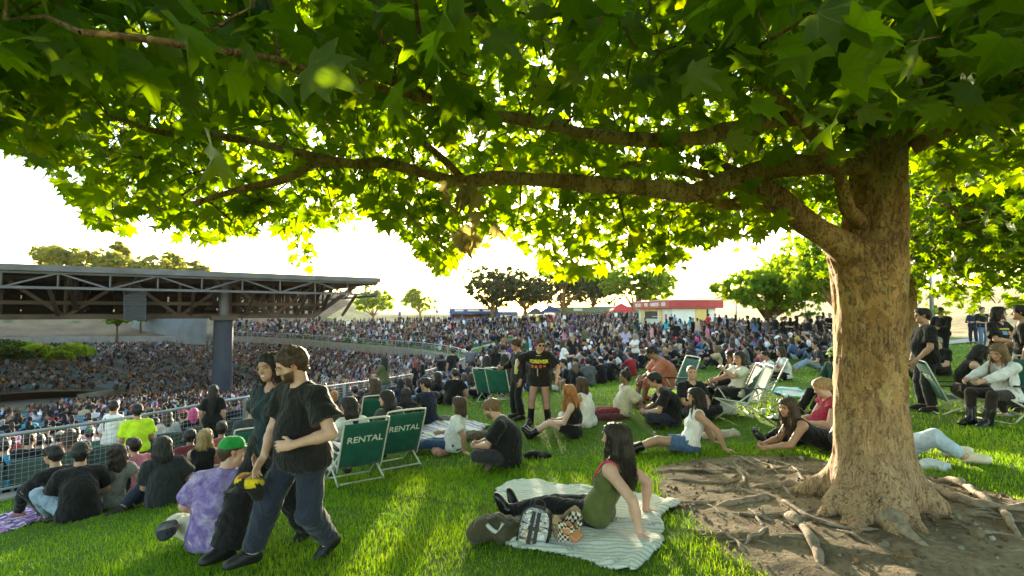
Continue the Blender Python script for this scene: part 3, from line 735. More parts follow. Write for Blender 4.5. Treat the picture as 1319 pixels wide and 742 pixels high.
def on_surface(o, pts, nrm, off=.011):
    """drop points along -nrm onto a mesh object (in its own frame)"""
    from mathutils.bvhtree import BVHTree
    me = o.data; bv = BVHTree.FromPolygons([v.co[:] for v in me.vertices], [p.vertices[:] for p in me.polygons]); out = []
    n = Vector(unit(nrm))
    for p in pts:
        hit = bv.ray_cast(Vector(p) + n * .25, -n, .6); out.append((hit[0] + n * off) if hit[0] else Vector(p))
    return out
def print_on(body, shirt_name, txt, size, center, xd, yd, color, name='lettering', bold=.003):
    xd = unit(xd); yd = unit(yd); nrm = np.cross(xd, yd)
    sh = [c for c in body.children if c.name.split('.')[0] == shirt_name][0]
    o = text_mesh(name, txt, size, M_OBJ, sh, Matrix.Identity(4), 0.0, color, bold=bold)
    me = o.data; pts = [np.asarray(center) + xd * v.co.x + yd * v.co.y for v in me.vertices]
    for v, p in zip(me.vertices, on_surface(sh, pts, nrm)): v.co = p
    return o
def patch_on(body, shirt_name, rects, center, xd, yd, name='print'):
    xd = unit(xd); yd = unit(yd); nrm = np.cross(xd, yd); sh = [c for c in body.children if c.name.split('.')[0] == shirt_name][0]
    for (x, y, w, hh, c) in rects:
        n = 5; g = [[np.asarray(center) + xd * (x + w * (i / (n - 1) - .5)) + yd * (y + hh * (j / (n - 1) - .5)) for j in range(n)] for i in range(n)]
        fl = on_surface(sh, [p for r in g for p in r], nrm); m = MB().grid(np.array([list(v) for v in fl]).reshape(n, n, 3)); m.build(name, M_OBJ, sh, color=c)
# ------------------------------------------------------------------ setting materials
def m_grass_ground():
    m, nt, b = mk('lawn_grass'); co = coords(nt)
    a = noise(nt, co, .35, 5, .6); c = noise(nt, co, 9, 4, .7); e = noise(nt, co, 90, 3, .7)
    r1 = ramp(nt, a.outputs[0], [(.3, (.05, .12, .012)), (.5, (.085, .17, .018)), (.72, (.14, .20, .03))])
    r2 = ramp(nt, c.outputs[0], [(.3, (.04, .09, .01)), (.6, (.11, .19, .02)), (.8, (.17, .2, .05))])
    cc = mixc(nt, .5, r1.outputs[0], r2.outputs[0])
    f = nd(nt, 'ShaderNodeMapRange', {'Value': e.outputs[0], 'From Min': .25, 'From Max': .75, 'To Min': .55, 'To Max': 1.45})
    mul = nd(nt, 'ShaderNodeVectorMath', operation='SCALE'); nt.links.new(cc, mul.inputs[0]); nt.links.new(f.outputs[0], mul.inputs['Scale'])
    nt.links.new(mul.outputs[0], b.inputs['Base Color']); b.inputs['Roughness'].default_value = .9; b.inputs['Specular IOR Level'].default_value = .1
    bump(nt, b, e.outputs[0], .8, .04); return m
def m_dry():
    m, nt, b = mk('dry_grass'); co = coords(nt)
    mp = nd(nt, 'ShaderNodeMapping', {'Vector': co, 'Scale': (1, 1, 2.5)})
    a = noise(nt, mp.outputs[0], .25, 8, .68); e = noise(nt, mp.outputs[0], 2.2, 6, .75)
    r = ramp(nt, a.outputs[0], [(.3, (.30, .20, .09)), (.48, (.52, .38, .17)), (.62, (.62, .48, .24)), (.8, (.30, .23, .11))])
    f = nd(nt, 'ShaderNodeMapRange', {'Value': e.outputs[0], 'From Min': .25, 'From Max': .75, 'To Min': .6, 'To Max': 1.35})
    mul = nd(nt, 'ShaderNodeVectorMath', operation='SCALE'); nt.links.new(r.outputs[0], mul.inputs[0]); nt.links.new(f.outputs[0], mul.inputs['Scale'])
    nt.links.new(mul.outputs[0], b.inputs['Base Color']); b.inputs['Roughness'].default_value = .95
    bump(nt, b, e.outputs[0], .8, .3); return m
def m_soil():
    m, nt, b = mk('bare_soil'); co = coords(nt)
    a = noise(nt, co, 1.7, 8, .65); e = noise(nt, co, 22, 6, .7); v = nd(nt, 'ShaderNodeTexVoronoi', {'Vector': co, 'Scale': 42})
    r = ramp(nt, a.outputs[0], [(.32, (.085, .062, .042)), (.48, (.19, .145, .095)), (.68, (.30, .235, .155))])
    peb = ramp(nt, v.outputs['Distance'], [(.08, (1, 1, 1)), (.2, (0, 0, 0))])
    pm = math_(nt, 'MULTIPLY', peb.outputs[0], math_(nt, 'GREATER_THAN', nd(nt, 'ShaderNodeSeparateColor', {'Color': v.outputs['Color']}).outputs[0], .72))
    cc = mixc(nt, pm, r.outputs[0], (.30, .27, .22))
    f = nd(nt, 'ShaderNodeMapRange', {'Value': e.outputs[0], 'From Min': .25, 'From Max': .75, 'To Min': .6, 'To Max': 1.4})
    mul = nd(nt, 'ShaderNodeVectorMath', operation='SCALE'); nt.links.new(cc, mul.inputs[0]); nt.links.new(f.outputs[0], mul.inputs['Scale'])
    nt.links.new(mul.outputs[0], b.inputs['Base Color']); b.inputs['Roughness'].default_value = .95; b.inputs['Specular IOR Level'].default_value = .15
    bump(nt, b, math_(nt, 'ADD', e.outputs[0], math_(nt, 'MULTIPLY', pm, .4)), .9, .03); return m
def m_bark(name='plane_bark', dark=1.0):
    m, nt, b = mk(name); co = coords(nt)
    warp = noise(nt, co, 6, 4, .6)
    wv = nd(nt, 'ShaderNodeVectorMath', operation='MULTIPLY_ADD'); nt.links.new(warp.outputs['Color'], wv.inputs[0]); wv.inputs[1].default_value = (.16, .16, .16); nt.links.new(co, wv.inputs[2])
    mp = nd(nt, 'ShaderNodeMapping', {'Vector': wv.outputs[0], 'Scale': (1, 1, .42)})
    vo = nd(nt, 'ShaderNodeTexVoronoi', {'Vector': mp.outputs[0], 'Scale': 13, 'Randomness': 1.0})
    rnd = nd(nt, 'ShaderNodeSeparateColor', {'Color': vo.outputs['Color']})
    patch = ramp(nt, rnd.outputs[0], [(0, (.20, .125, .06)), (.22, (.33, .215, .10)), (.45, (.42, .285, .135)), (.62, (.29, .245, .12)), (.78, (.47, .36, .20)), (.92, (.25, .155, .07))])
    big = noise(nt, co, 1.6, 4, .55, .5)
    mp2 = nd(nt, 'ShaderNodeMapping', {'Vector': co, 'Scale': (1, 1, .2)})
    fl = noise(nt, mp2.outputs[0], 42, 6, .72, 1.0)
    rough = ramp(nt, fl.outputs[0], [(.40, (.035, .023, .015)), (.46, (.15, .095, .052)), (.56, (.30, .20, .105))])
    mask = ramp(nt, big.outputs[0], [(.47, (0, 0, 0)), (.62, (1, 1, 1))])
    c1 = mixc(nt, mask.outputs[0], patch.outputs[0], rough.outputs[0])
    # dark flakes of old bark all over
    w2 = nd(nt, 'ShaderNodeVectorMath', operation='MULTIPLY_ADD'); nt.links.new(noise(nt, co, 28, 4, .7).outputs['Color'], w2.inputs[0]); w2.inputs[1].default_value = (.05, .05, .05); nt.links.new(wv.outputs[0], w2.inputs[2])
    mp3 = nd(nt, 'ShaderNodeMapping', {'Vector': w2.outputs[0], 'Scale': (1, 1, .32)})
    vf = nd(nt, 'ShaderNodeTexVoronoi', {'Vector': mp3.outputs[0], 'Scale': 62}); vr = nd(nt, 'ShaderNodeSeparateColor', {'Color': vf.outputs['Color']})
    dens = nd(nt, 'ShaderNodeMapRange', {'Value': noise(nt, co, 2.6, 3, .6).outputs[0], 'From Min': .35, 'From Max': .65, 'To Min': .95, 'To Max': .60})
    fk = math_(nt, 'GREATER_THAN', vr.outputs[1], dens.outputs[0])
    c1 = mixc(nt, math_(nt, 'MULTIPLY', fk, .6), c1, (.09, .058, .036))
    lk = math_(nt, 'GREATER_THAN', vr.outputs[2], .87); c1 = mixc(nt, math_(nt, 'MULTIPLY', lk, .4), c1, (.46, .32, .17))
    # pale, weathered foot of the trunk and roots
    sep = nd(nt, 'ShaderNodeSeparateXYZ', {'Vector': co})
    zz = math_(nt, 'ADD', sep.outputs[2], math_(nt, 'MULTIPLY', math_(nt, 'SUBTRACT', big.outputs[0], .5), 1.4))
    low = nd(nt, 'ShaderNodeMapRange', {'Value': zz, 'From Min': .25, 'From Max': .95, 'To Min': 1.0, 'To Max': 0.0})
    pale = ramp(nt, fl.outputs[0], [(.40, (.06, .042, .03)), (.445, (.25, .185, .13)), (.55, (.36, .285, .205)), (.75, (.46, .37, .28))])
    c2 = mixc(nt, math_(nt, 'MULTIPLY', low.outputs[0], .85), c1, pale.outputs[0]); c2 = mixc(nt, math_(nt, 'MULTIPLY', fk, .32), c2, (.12, .085, .06))
    c2 = mixc(nt, 1.0, c2, (1.20, 1.03, .88), 'MULTIPLY')
    fine = noise(nt, co, 60, 5, .7)
    f = nd(nt, 'ShaderNodeMapRange', {'Value': fine.outputs[0], 'From Min': .25, 'From Max': .75, 'To Min': .74 * dark, 'To Max': 1.3 * dark})
    mul = nd(nt, 'ShaderNodeVectorMath', operation='SCALE'); nt.links.new(c2, mul.inputs[0]); nt.links.new(f.outputs[0], mul.inputs['Scale'])
    nt.links.new(mul.outputs[0], b.inputs['Base Color']); b.inputs['Roughness'].default_value = .85; b.inputs['Specular IOR Level'].default_value = .2
    h = math_(nt, 'ADD', math_(nt, 'MULTIPLY', rnd.outputs[0], .5), math_(nt, 'ADD', fl.outputs[0], math_(nt, 'MULTIPLY', fine.outputs[0], .3)))
    bump(nt, b, h, .9, .02); return m
def m_leaf(name, refl, trans, fac, vein=False, rough=.45):
    m, nt, b = mk(name)
    geo = nd(nt, 'ShaderNodeNewGeometry'); rp = geo.outputs['Random Per Island']
    r = ramp(nt, rp, [(0, [q * .7 for q in refl]), (.6, refl), (.93, [refl[0] * 1.5, refl[1] * 1.25, refl[2]]), (1, [refl[0] * 2.2, refl[1] * 1.3, refl[2]])])
    t = ramp(nt, rp, [(0, [trans[0] * .75, trans[1] * .85, trans[2]]), (.6, trans), (1, [trans[0] * 1.35, trans[1] * 1.05, trans[2]])])
    rc, tc = r.outputs[0], t.outputs[0]
    if name == 'grass_blade':
        pv = ramp(nt, noise(nt, coords(nt), .9, 4, .65).outputs[0], [(.35, (.72, .86, .8)), (.55, (1, 1, 1)), (.72, (1.35, 1.12, 1.5))]).outputs[0]; rc = mixc(nt, 1.0, rc, pv, 'MULTIPLY'); tc = mixc(nt, 1.0, tc, pv, 'MULTIPLY')
    if vein:
        uv = nd(nt, 'ShaderNodeTexCoord').outputs['UV']; sp = nd(nt, 'ShaderNodeSeparateXYZ', {'Vector': uv})
        ang = math_(nt, 'ARCTAN2', sp.outputs[0], math_(nt, 'ADD', sp.outputs[1], 0.001))
        rad = nd(nt, 'ShaderNodeVectorMath', operation='LENGTH'); nt.links.new(uv, rad.inputs[0])
        m1 = math_(nt, 'PINGPONG', math_(nt, 'ADD', ang, 10 * .82), .41)
        dist = math_(nt, 'MULTIPLY', m1, rad.outputs['Value'])
        v = nd(nt, 'ShaderNodeMapRange', {'Value': dist, 'From Min': .008, 'From Max': .03, 'To Min': .55, 'To Max': 0})
        fn = math_(nt, 'PINGPONG', math_(nt, 'ADD', math_(nt, 'MULTIPLY', rad.outputs['Value'], 5.0), math_(nt, 'MULTIPLY', m1, -4.0)), .5)
        v2 = nd(nt, 'ShaderNodeMapRange', {'Value': fn, 'From Min': .0, 'From Max': .06, 'To Min': .3, 'To Max': 0})
        vv = math_(nt, 'MAXIMUM', v.outputs[0], v2.outputs[0])
        rc = mixc(nt, vv, rc, (.15, .19, .05)); tc = mixc(nt, vv, tc, (.16, .2, .02))
    nt.links.new(rc, b.inputs['Base Color']); b.inputs['Roughness'].default_value = rough; b.inputs['Specular IOR Level'].default_value = .3
    tr = nd(nt, 'ShaderNodeBsdfTranslucent', {'Color': tc})
    mx = nd(nt, 'ShaderNodeMixShader', {'Fac': fac}); nt.links.new(b.outputs[0], mx.inputs[1]); nt.links.new(tr.outputs[0], mx.inputs[2])
    nt.links.new(mx.outputs[0], nt.nodes['Material Output'].inputs[0]); return m
def m_earth():
    m, nt, b = mk('brown_earth'); co = coords(nt); a = noise(nt, co, .14, 6, .6); e = noise(nt, co, 1.6, 6, .7)
    r = ramp(nt, math_(nt, 'ADD', math_(nt, 'MULTIPLY', a.outputs[0], .7), math_(nt, 'MULTIPLY', e.outputs[0], .3)), [(.40, (.13, .085, .05)), (.52, (.19, .125, .07)), (.58, (.22, .16, .09)), (.64, (.07, .09, .03))])
    nt.links.new(r.outputs[0], b.inputs['Base Color']); b.inputs['Roughness'].default_value = .95; bump(nt, b, e.outputs[0], .7, .2); return m
M_EARTH = m_earth()
M_LAWN = m_grass_ground(); M_DRY = m_dry(); M_SOIL = m_soil(); M_BARK = m_bark(); M_BARKD = m_bark('dark_bark', .55)
M_DRYLEAF = m_leaf('dry_leaf', (.17, .105, .045), (.16, .10, .03), .2, rough=.7)
M_ROOT = m_plain('root_bark', (.25, .195, .14), .9, .5, 14, bs=1.0, bscale=34)
M_LEAF = m_leaf('plane_leaf', (.0075, .026, .002), (.38, .60, .003), .5, True)
M_FAR = m_leaf('far_leaf', (.030, .052, .016), (.08, .125, .015), .38, rough=.7)
M_MID = m_leaf('mid_leaf', (.060, .135, .012), (.42, .60, .012), .5, rough=.6)
M_YEL = m_leaf('yellow_leaf', (.17, .20, .03), (.45, .46, .045), .42, rough=.6)
M_BLADE = m_leaf('grass_blade', (.088, .205, .010), (.36, .60, .010), .5, rough=.5)
M_WILT = m_leaf('wilted_leaf', (.30, .235, .09), (.52, .40, .10), .45, True)

# ------------------------------------------------------------------ ground sheets
SOILPX = [(846, 606), (900, 593), (960, 588), (1030, 590), (1090, 600), (1180, 612), (1250, 628), (1330, 648), (1440, 690)]
SOILP = [ray_ground(*p)[:2] for p in SOILPX] + [np.array(p) for p in ((4.6, 2.6), (4.2, 1.4), (2.6, 1.2))] + [ray_ground(*p)[:2] for p in ((965, 742), (905, 690), (858, 650))]
SOILP = np.array(SOILP)
def poly_sd(P, X, Y):
    """signed distance to a closed polygon, positive inside"""
    X = np.asarray(X, float); Y = np.asarray(Y, float); d = np.full(X.shape, 1e9); ins = np.zeros(X.shape, bool)
    n = len(P)
    for i in range(n):
        a = P[i]; b = P[(i + 1) % n]; e = b - a
        t = np.clip(((X - a[0]) * e[0] + (Y - a[1]) * e[1]) / (e @ e), 0, 1)
        d = np.minimum(d, np.hypot(X - a[0] - t * e[0], Y - a[1] - t * e[1]))
        c = ((a[1] > Y) != (b[1] > Y)) & (X < (b[0] - a[0]) * (Y - a[1]) / (b[1] - a[1] + 1e-12) + a[0])
        ins ^= c
    return np.where(ins, d, -d)
def vnoise(X, Y, seed=0, oct=4):
    """cheap smooth noise from summed sines"""
    r = np.random.default_rng(seed); out = 0; amp = 1.0; tot = 0; f = 1.0
    for o in range(oct):
        for _ in range(3):
            a = r.uniform(0, 2 * PI); p = r.uniform(0, 2 * PI)
            out = out + amp * np.sin(f * (X * np.cos(a) + Y * np.sin(a)) + p + 1.3 * np.sin(f * .7 * (Y * np.cos(a) - X * np.sin(a)) + p * 2)); tot += amp
        amp *= .55; f *= 2.1
    return out / tot * 1.7

def ground():
    def axis(lo, hi, marks):
        out = [lo]
        while out[-1] < hi:
            v = out[-1]; st = marks(v); out.append(min(hi, v + st))
        return np.array(out)
    xs = axis(-700, 700, lambda v: .22 if abs(v) < 13 else (.9 if abs(v) < 40 else (2.5 if abs(v) < 140 else 60)))
    ys = axis(-500, 900, lambda v: .22 if -3 < v < 14 else (.8 if -12 < v < 60 else (2.2 if -40 < v < 160 else 60)))
    X, Y = np.meshgrid(xs, ys, indexing='ij')
    Z = H(X, Y) + .025 * vnoise(X * .9, Y * .9, 3) * (np.hypot(X, Y) < 60)
    s, _, _ = arc_near(X, Y); s = s.reshape(X.shape)
    Z = np.where(s < -.05, Z - 7.0, Z)
    R = np.hypot(X, Y); Z = np.where(R > 260, np.minimum(Z, 2.0) + 0 * R, Z)
    a, b = X.shape
    i = np.arange(a - 1)[:, None] * b + np.arange(b - 1)[None]
    Q = np.stack([i, i + b, i + b + 1, i + 1], -1).reshape(-1, 4)
    V = np.stack([X, Y, Z], -1).reshape(-1, 3)
    cx = V[Q].mean(1)
    dryness = np.maximum(sstep(0, 1, (cx[:, 0] - 27 + .03 * (cx[:, 1] - 30)) / 1.5) * (cx[:, 1] > 24), 0)
    far = (cx[:, 1] + .15 * cx[:, 0] > 112) | (np.hypot(cx[:, 0], cx[:, 1]) > 190)
    left = (cx[:, 0] < -42) & (cx[:, 1] > 0)
    dry = (dryness > .5) | far | left
    tag(np_obj('lawn', V, Q[~dry], M_LAWN, smooth=True), kind='structure')
    tag(np_obj('dry_hill', V, Q[dry & ~left], M_DRY, smooth=True), kind='structure')
    tag(np_obj('earth_slope', V, Q[left], M_EARTH, smooth=True), kind='structure')
    # bare soil round the tree
    n = 150; x = np.linspace(SOILP[:, 0].min() - .1, SOILP[:, 0].max() + .1, n); y = np.linspace(SOILP[:, 1].min() - .1, SOILP[:, 1].max() + .1, n)
    X, Y = np.meshgrid(x, y, indexing='ij'); sdv = poly_sd(SOILP, X, Y) + .05 * vnoise(X * 5, Y * 5, 5)
    Z = H(X, Y) + .012 + np.clip(sdv, -.1, .25) * .10 + .012 * vnoise(X * 6, Y * 6, 9) + .006 * vnoise(X * 21, Y * 21, 11)
    i = np.arange(n - 1)[:, None] * n + np.arange(n - 1)[None]
    Q = np.stack([i, i + n, i + n + 1, i + 1], -1).reshape(-1, 4)
    k = sdv.ravel()[Q].max(1) > -.03
    tag(np_obj('soil', np.stack([X, Y, Z], -1).reshape(-1, 3), Q[k], M_SOIL, smooth=True), kind='structure')
ground()

# the path beyond the lawn on the right
_p = np.array([gp(1190, 27), gp(1260, 28.5), gp(1330, 30), gp(1420, 31)])
_q = catmull(_p, .5); _t = np.gradient(_q[:, :2], axis=0); _t /= np.linalg.norm(_t, axis=1)[:, None]; _n = np.stack([-_t[:, 1], _t[:, 0]], 1)
_rows = []
for w in (-1.1, -.4, .4, 1.1):
    xy = _q[:, :2] + w * _n; _rows.append(np.column_stack([xy, H(xy[:, 0], xy[:, 1]) + .05]))
tag(MB().grid(np.array(_rows)).build('path', M_CONC, smooth=True), kind='structure')

# ------------------------------------------------------------------ bowl: kerb, wall, seating tiers
BC = np.array([-46.0, 50.0])                                   # the middle of the bowl
k0 = int(np.argmin(np.hypot(AP[:, 0] + 24, AP[:, 1] + 12))); k1 = int(np.argmin(np.hypot(AP[:, 0] + 98, AP[:, 1] - 66)))
AR = AP[k0:k1 + 1]; AZ = AR[:, 2]
RD = BC - AR[:, :2]; RL = np.linalg.norm(RD, axis=1); RD = RD / RL[:, None]
def drop0(): return np.interp(np.arange(len(AR)), [0, 28, 60, 90, len(AR)], [.16, .16, .5, 1.7, 1.9])
DROP = drop0()
def tier_z(s): return -1.1 * (1 - np.exp(-s / 5.0)) - .082 * np.minimum(s, 34)    # fall of the seating below its top row
def ring(s, dz=0.0):
    s_ = np.minimum(s, RL * .8)
    xy = AR[:, :2] + RD * s_[:, None]
    return np.column_stack([xy, AZ - DROP + tier_z(s) + dz])
ROWW = .95; NROW = 36
def bowl():
    rows = []
    rows.append(np.column_stack([AR[:, :2] + RD * .02, AZ - DROP + .02]))
    for r in range(NROW):
        z = tier_z(r * ROWW + .5); zn = tier_z((r + 1) * ROWW + .5)
        a = ring(np.full(len(AR), r * ROWW + (.02 if r == 0 else 0.0))); a[:, 2] = AZ - DROP + z; rows.append(a)
        b = ring(np.full(len(AR), (r + 1) * ROWW)); b[:, 2] = AZ - DROP + z; rows.append(b)
    rows = rows[1:]
    tag(MB().grid(np.array(rows)[:, ::-1]).build('seating_terrace', M_CONC), kind='structure')
    c = ring(np.full(len(AR), NROW * ROWW)); cz = c[:, 2].min() - .3
    m = MB(); V = np.vstack([np.column_stack([c[:, :2], np.full(len(c), cz)]), [[*BC, cz - .4]]])
    m.add(V, T=[[i, i + 1, len(c)] for i in range(len(c) - 1)]); tag(m.build('arena_floor', M_CONC), kind='structure')
    # kerb and retaining wall under the fence
    prof = [(-.18, .06), (.16, .06), (.16, -.3), (.14, None), (-.18, -.5), (-.18, .06)]
    P = []
    for dx, dz in prof:
        off = -RD * (-dx)
        P.append(np.column_stack([AR[:, :2] + RD * dx, AZ + (dz if dz is not None else -DROP - .2)]))
    tag(MB().grid(np.array(P)).build('retaining_wall', M_CONC), kind='structure')
bowl()

# ------------------------------------------------------------------ fence along the top of the bowl
def fence():
    f = empty('metal_fence', AR[12], label='grey steel fence of tube rails and wire mesh curving along the lawn edge', cat='fence')
    f.location = (0, 0, 0)
    P = AR.copy(); s = np.concatenate([[0], np.cumsum(np.linalg.norm(np.diff(P[:, :2], axis=0), axis=1))])
    def at(u): return np.array([np.interp(u, s, P[:, i]) for i in range(3)])
    u0 = s[np.argmin(np.hypot(P[:, 0] + 15, P[:, 1] - 1))]; u1 = s[np.argmin(np.hypot(P[:, 0] + 55, P[:, 1] - 99))]
    u = u0; i = 0
    while u < u1:
        a = at(u); near = np.hypot(a[0], a[1]) < 45
        L = 2.4 if near else 4.0
        b = at(u + L); n = 8 if near else 5
        MB().beam(a + [0, 0, .04], a + [0, 0, 1.07], .075 if near else .06, up=(0, 1, 0)).build('post', M_STEEL, f)
        mids = [at(u + L * t) for t in np.linspace(0, 1, 5)]
        MB().tube([m + [0, 0, 1.08] for m in mids], .032, n, False).build('top_rail', M_STEEL, f, True)
        MB().tube([m + [0, 0, .17] for m in mids], .022, n, False).build('bottom_rail', M_STEEL, f, True)
        m = MB(); dv, dh = (.085, .085) if np.hypot(a[0], a[1]) < 24 else ((.16, .16) if near else (.5, .3))
        rr = .0035 if np.hypot(a[0], a[1]) < 24 else (.005 if near else .012)
        for t in np.arange(.06, L - .03, dv):
            q = at(u + t); m.tube([q + [0, 0, .17], q + [0, 0, 1.06]], rr, 3, False)
        for z in np.arange(.22, 1.05, dh): m.tube([q + [0, 0, z] for q in mids], rr, 3, False)
        o = m.build('wire_panel', M_STEEL, f); o['kind'] = 'stuff'
        u += L; i += 1
fence()

# ------------------------------------------------------------------ pavilion roof
def pavilion():
    root = empty('pavilion', (0, 0, 0), label='vast flat pavilion roof on steel trusses carried by a thick concrete column', cat='pavilion')
    R0 = np.array([-12.4, 47.6, 0.0]); U = np.array([-.825, -.565, 0]); V = np.array([-.565, .825, 0])
    def p(u, v, z): return R0 + U * u + V * v + [0, 0, z]
    M_BR = m_plain('rusted_steel', (.07, .047, .033), .75, .35, .6, bs=.3, bscale=6)
    M_DK = m_plain('roof_deck', (.04, .032, .027), .85, .3, .5)
    M_BK = m_plain('roof_shade', (.014, .012, .011), .9, .3, .8)
    M_GR = m_plain('grey_steel', (.10, .102, .108), .6, .25, .7, metal=.2)
    M_COLM = m_plain('weathered_column', (.030, .036, .050), .8, .35, .5, bs=.4, bscale=5)
    W, D, ZT = 62, 58, 4.55
    # deck: thin sheet, corrugations below
    m = MB(); c = p(W / 2, D / 2, ZT); Rm = np.stack([U, V, [0, 0, 1]], 1)
    m.box(c, (W, D, .16), Rm); m.build('roof_deck', M_DK, root)
    m = MB()
    for k in range(40): m.beam(p(0, .8 + k * D / 40, ZT - .2), p(W, .8 + k * D / 40, ZT - .2), .12, .22)
    o = m.build('purlin', M_DK, root); o['kind'] = 'stuff'
    for (a, b) in (((-.1, -.06), (W, -.06)), ((-.1, -.06), (-.1, D))):
        MB().beam(p(*a, ZT + .02), p(*b, ZT + .02), .12, .42).build('fascia', M_GR, root)
    def truss(a, b, z0, z1, n, w, mat, taper=0.0, name='truss', posts=True, mid=None):
        """a, b: (u, v) ends"""
        a = np.array(a, float); b = np.array(b, float)
        def q(t, z): uv = a + (b - a) * t; return p(uv[0], uv[1], z)
        m = MB(); t0 = taper
        m.beam(q(0, z1), q(1, z1), w); m.beam(q(t0, z0), q(1, z0), w * 1.15)
        if t0: m.beam(q(t0, z0), q(0, z1 - .15), w * 1.1)
        if mid: m.beam(q(t0 * .6, mid), q(1, mid), w * .8)
        ts = np.linspace(t0, 1, n + 1)
        for i in range(n):
            (lo, hi) = (z0, z1) if i % 2 else (z1, z0)
            m.beam(q(ts[i], lo), q(ts[i + 1], hi), w * .72)
            if posts: m.beam(q(ts[i], z0), q(ts[i], z1), w * .6)
        return m.build(name, mat, root)
    truss((0, .25), (W, .25), 3.25, ZT - .28, 22, .15, M_GR)
    truss((1.0, 4.5), (W, 4.5), 1.25, ZT - .36, 16, .34, M_BR, .06, mid=2.3)
    for v in (15, 24, 33, 43, 52): truss((5.5, v), (W, v), 1.4, ZT - .36, 15, .32, M_DK, .0, mid=2.4)
    for u in (4, 13, 22, 31, 40, 50): truss((u, .6), (u, D), 1.9, ZT - .4, 14, .24, M_DK, .06)
    truss((.12, 0.3), (.12, D), 3.1, ZT - .3, 18, .14, M_GR)
    for k in range(14): MB().beam(p(2 + k * 4.2, 4.5, 1.3), p(2 + k * 4.2, .3, 3.2), .2).build('brace', M_BR, root)
    # hanging dressing between the bottom chords: narrow boards, catwalks, blackened to pass for shade
    m = MB(); rr = random.Random(3)
    for k in range(90):
        u = rr.uniform(3, W - 2); v = rr.uniform(7, 40); m.beam(p(u, v, 1.5 + rr.random()), p(u + rr.uniform(-.1, .1), v + rr.uniform(1, 4), 1.6 + rr.random()), .5, .06)
    o = m.build('catwalk', M_BK, root); o['kind'] = 'stuff'
    for k in range(13):
        u = 3.5 + k * .72; MB().beam(p(u, 8, 1.35), p(u, 8.3, ZT - .5), .42, .05, up=(0, 1, 0)).build('louvre_board', M_BR, root)
    for k in range(25): MB().box(p(11 + k * 2.05, 12.6 + .4 * (k % 2), 2.75 - .22 * (k % 3)), (1.90, .12, 2.4 - .44 * (k % 3)), Rm).build('shade_panel', M_BK, root)  # black boards added to stand in for the deep shade under the roof
    # column
    cb = p(12.3, 3.0, 0); m = MB(); n = 20
    zs = [-6.8, -4.2, -1.5, .9, 1.0, 1.35]; rs = [.80, .78, .75, .74, .55, .55]
    m.tube([[cb[0], cb[1], z] for z in zs], rs, n); m.build('column', M_COLM, root, False)
    MB().tube([[cb[0], cb[1], 1.3], [cb[0], cb[1], ZT - .3]], [.36, .3], 12).build('column_head', M_GR, root)
    MB().box([cb[0], cb[1], 1.1], (1.9, 1.9, .35), Rm).build('column_cap', M_BR, root)
    # dark stage house hung under the far left of the roof
    a = p(33, 10, 0); m = MB(); m.box(p(38, 13, .35), (16, 12, 1.9), Rm); m.build('stage_house', m_plain('stage_black', (.02, .018, .016), .8), root)
    for k in range(9):
        MB().box(p(30.3 + .62 * k, 6.9, .05 - .05 * k), (.5, .12, .3), Rm).build('lamp_panel', M_WHITEM, root)
    m = MB(); m.tube([p(36, .5, ZT + .1), p(36, .5, ZT + .55)], .9, 16); m.build('vent_cap', M_GR, root)
    # line array: a thing that hangs from the roof
    la = empty('speaker_array', p(18.3, 1.2, 1.7), label='dark blue line array of loudspeakers hanging from the pavilion roof edge', cat='loudspeaker')
    M_SP = m_plain('speaker_paint', (.035, .045, .07), .6, .2, 3)
    for k in range(6):
        t = -.07 * k; o = MB().box((0, .1 * k * .2, 1.15 - .34 * k), (1.35, .8, .315), Rm).build('cabinet', M_SP, la)
        o2 = MB().box(np.array([0, .1 * k * .2, 1.15 - .34 * k]) - V * .41, (1.2, .03, .24), Rm).build('grille', m_plain('grille_black', (.015, .016, .02), .5) if 'grille_black' not in MATS else MATS['grille_black'], o)
    MB().box((0, 0, 1.4), (1.5, .3, .08), Rm).build('flying_frame', M_GR, la)
    for sgn in (-1, 1): MB().tube([np.array([0, 0, 1.4]) + U * .5 * sgn, np.array([0, 0, 2.5])], .03, 5).build('cable', M_GR, la)
pavilion()

# ------------------------------------------------------------------ leaf shapes
def leaf_shape(teeth):
    """five-lobed plane leaf of unit length, base at origin, tip at +Y"""
    L = [(0, 0), (.14, -.06), (.34, -.04), (.30, .06), (.46, .16), (.62, .30), (.44, .34), (.34, .38), (.40, .56), (.42, .72), (.28, .62), (.14, .60), (.10, .82), (0, 1.02)] if teeth else \
        [(0, 0), (.33, -.05), (.30, .10), (.62, .30), (.30, .36), (.42, .70), (.13, .58), (0, 1.02)]
    out = L + [(-x, y) for x, y in L[-2:0:-1]]
    V = np.array([(x, y, 0) for x, y in out] + [(0, .3, 0)], float)
    n = len(out); T = np.array([[n, i, (i + 1) % n] for i in range(n)])
    r2 = V[:, 0] ** 2; V[:, 2] = .22 * np.abs(V[:, 0]) - .30 * (V[:, 1] - .3) ** 2 - .18 * r2
    uv = V[:, :2].copy()
    return V, T, uv
LEAF_XS = (np.array([(0, 0, 0), (.60, .28, .05), (.18, .45, .0), (0, 1, -.14), (-.18, .45, 0), (-.60, .28, .05)], float), np.array([[0, 1, 2], [0, 2, 3], [0, 3, 4], [0, 4, 5]]), np.array([(0, 0), (.60, .28), (.18, .45), (0, 1), (-.18, .45), (-.60, .28)], float))
LEAF_HI = leaf_shape(True); LEAF_LO = leaf_shape(False)
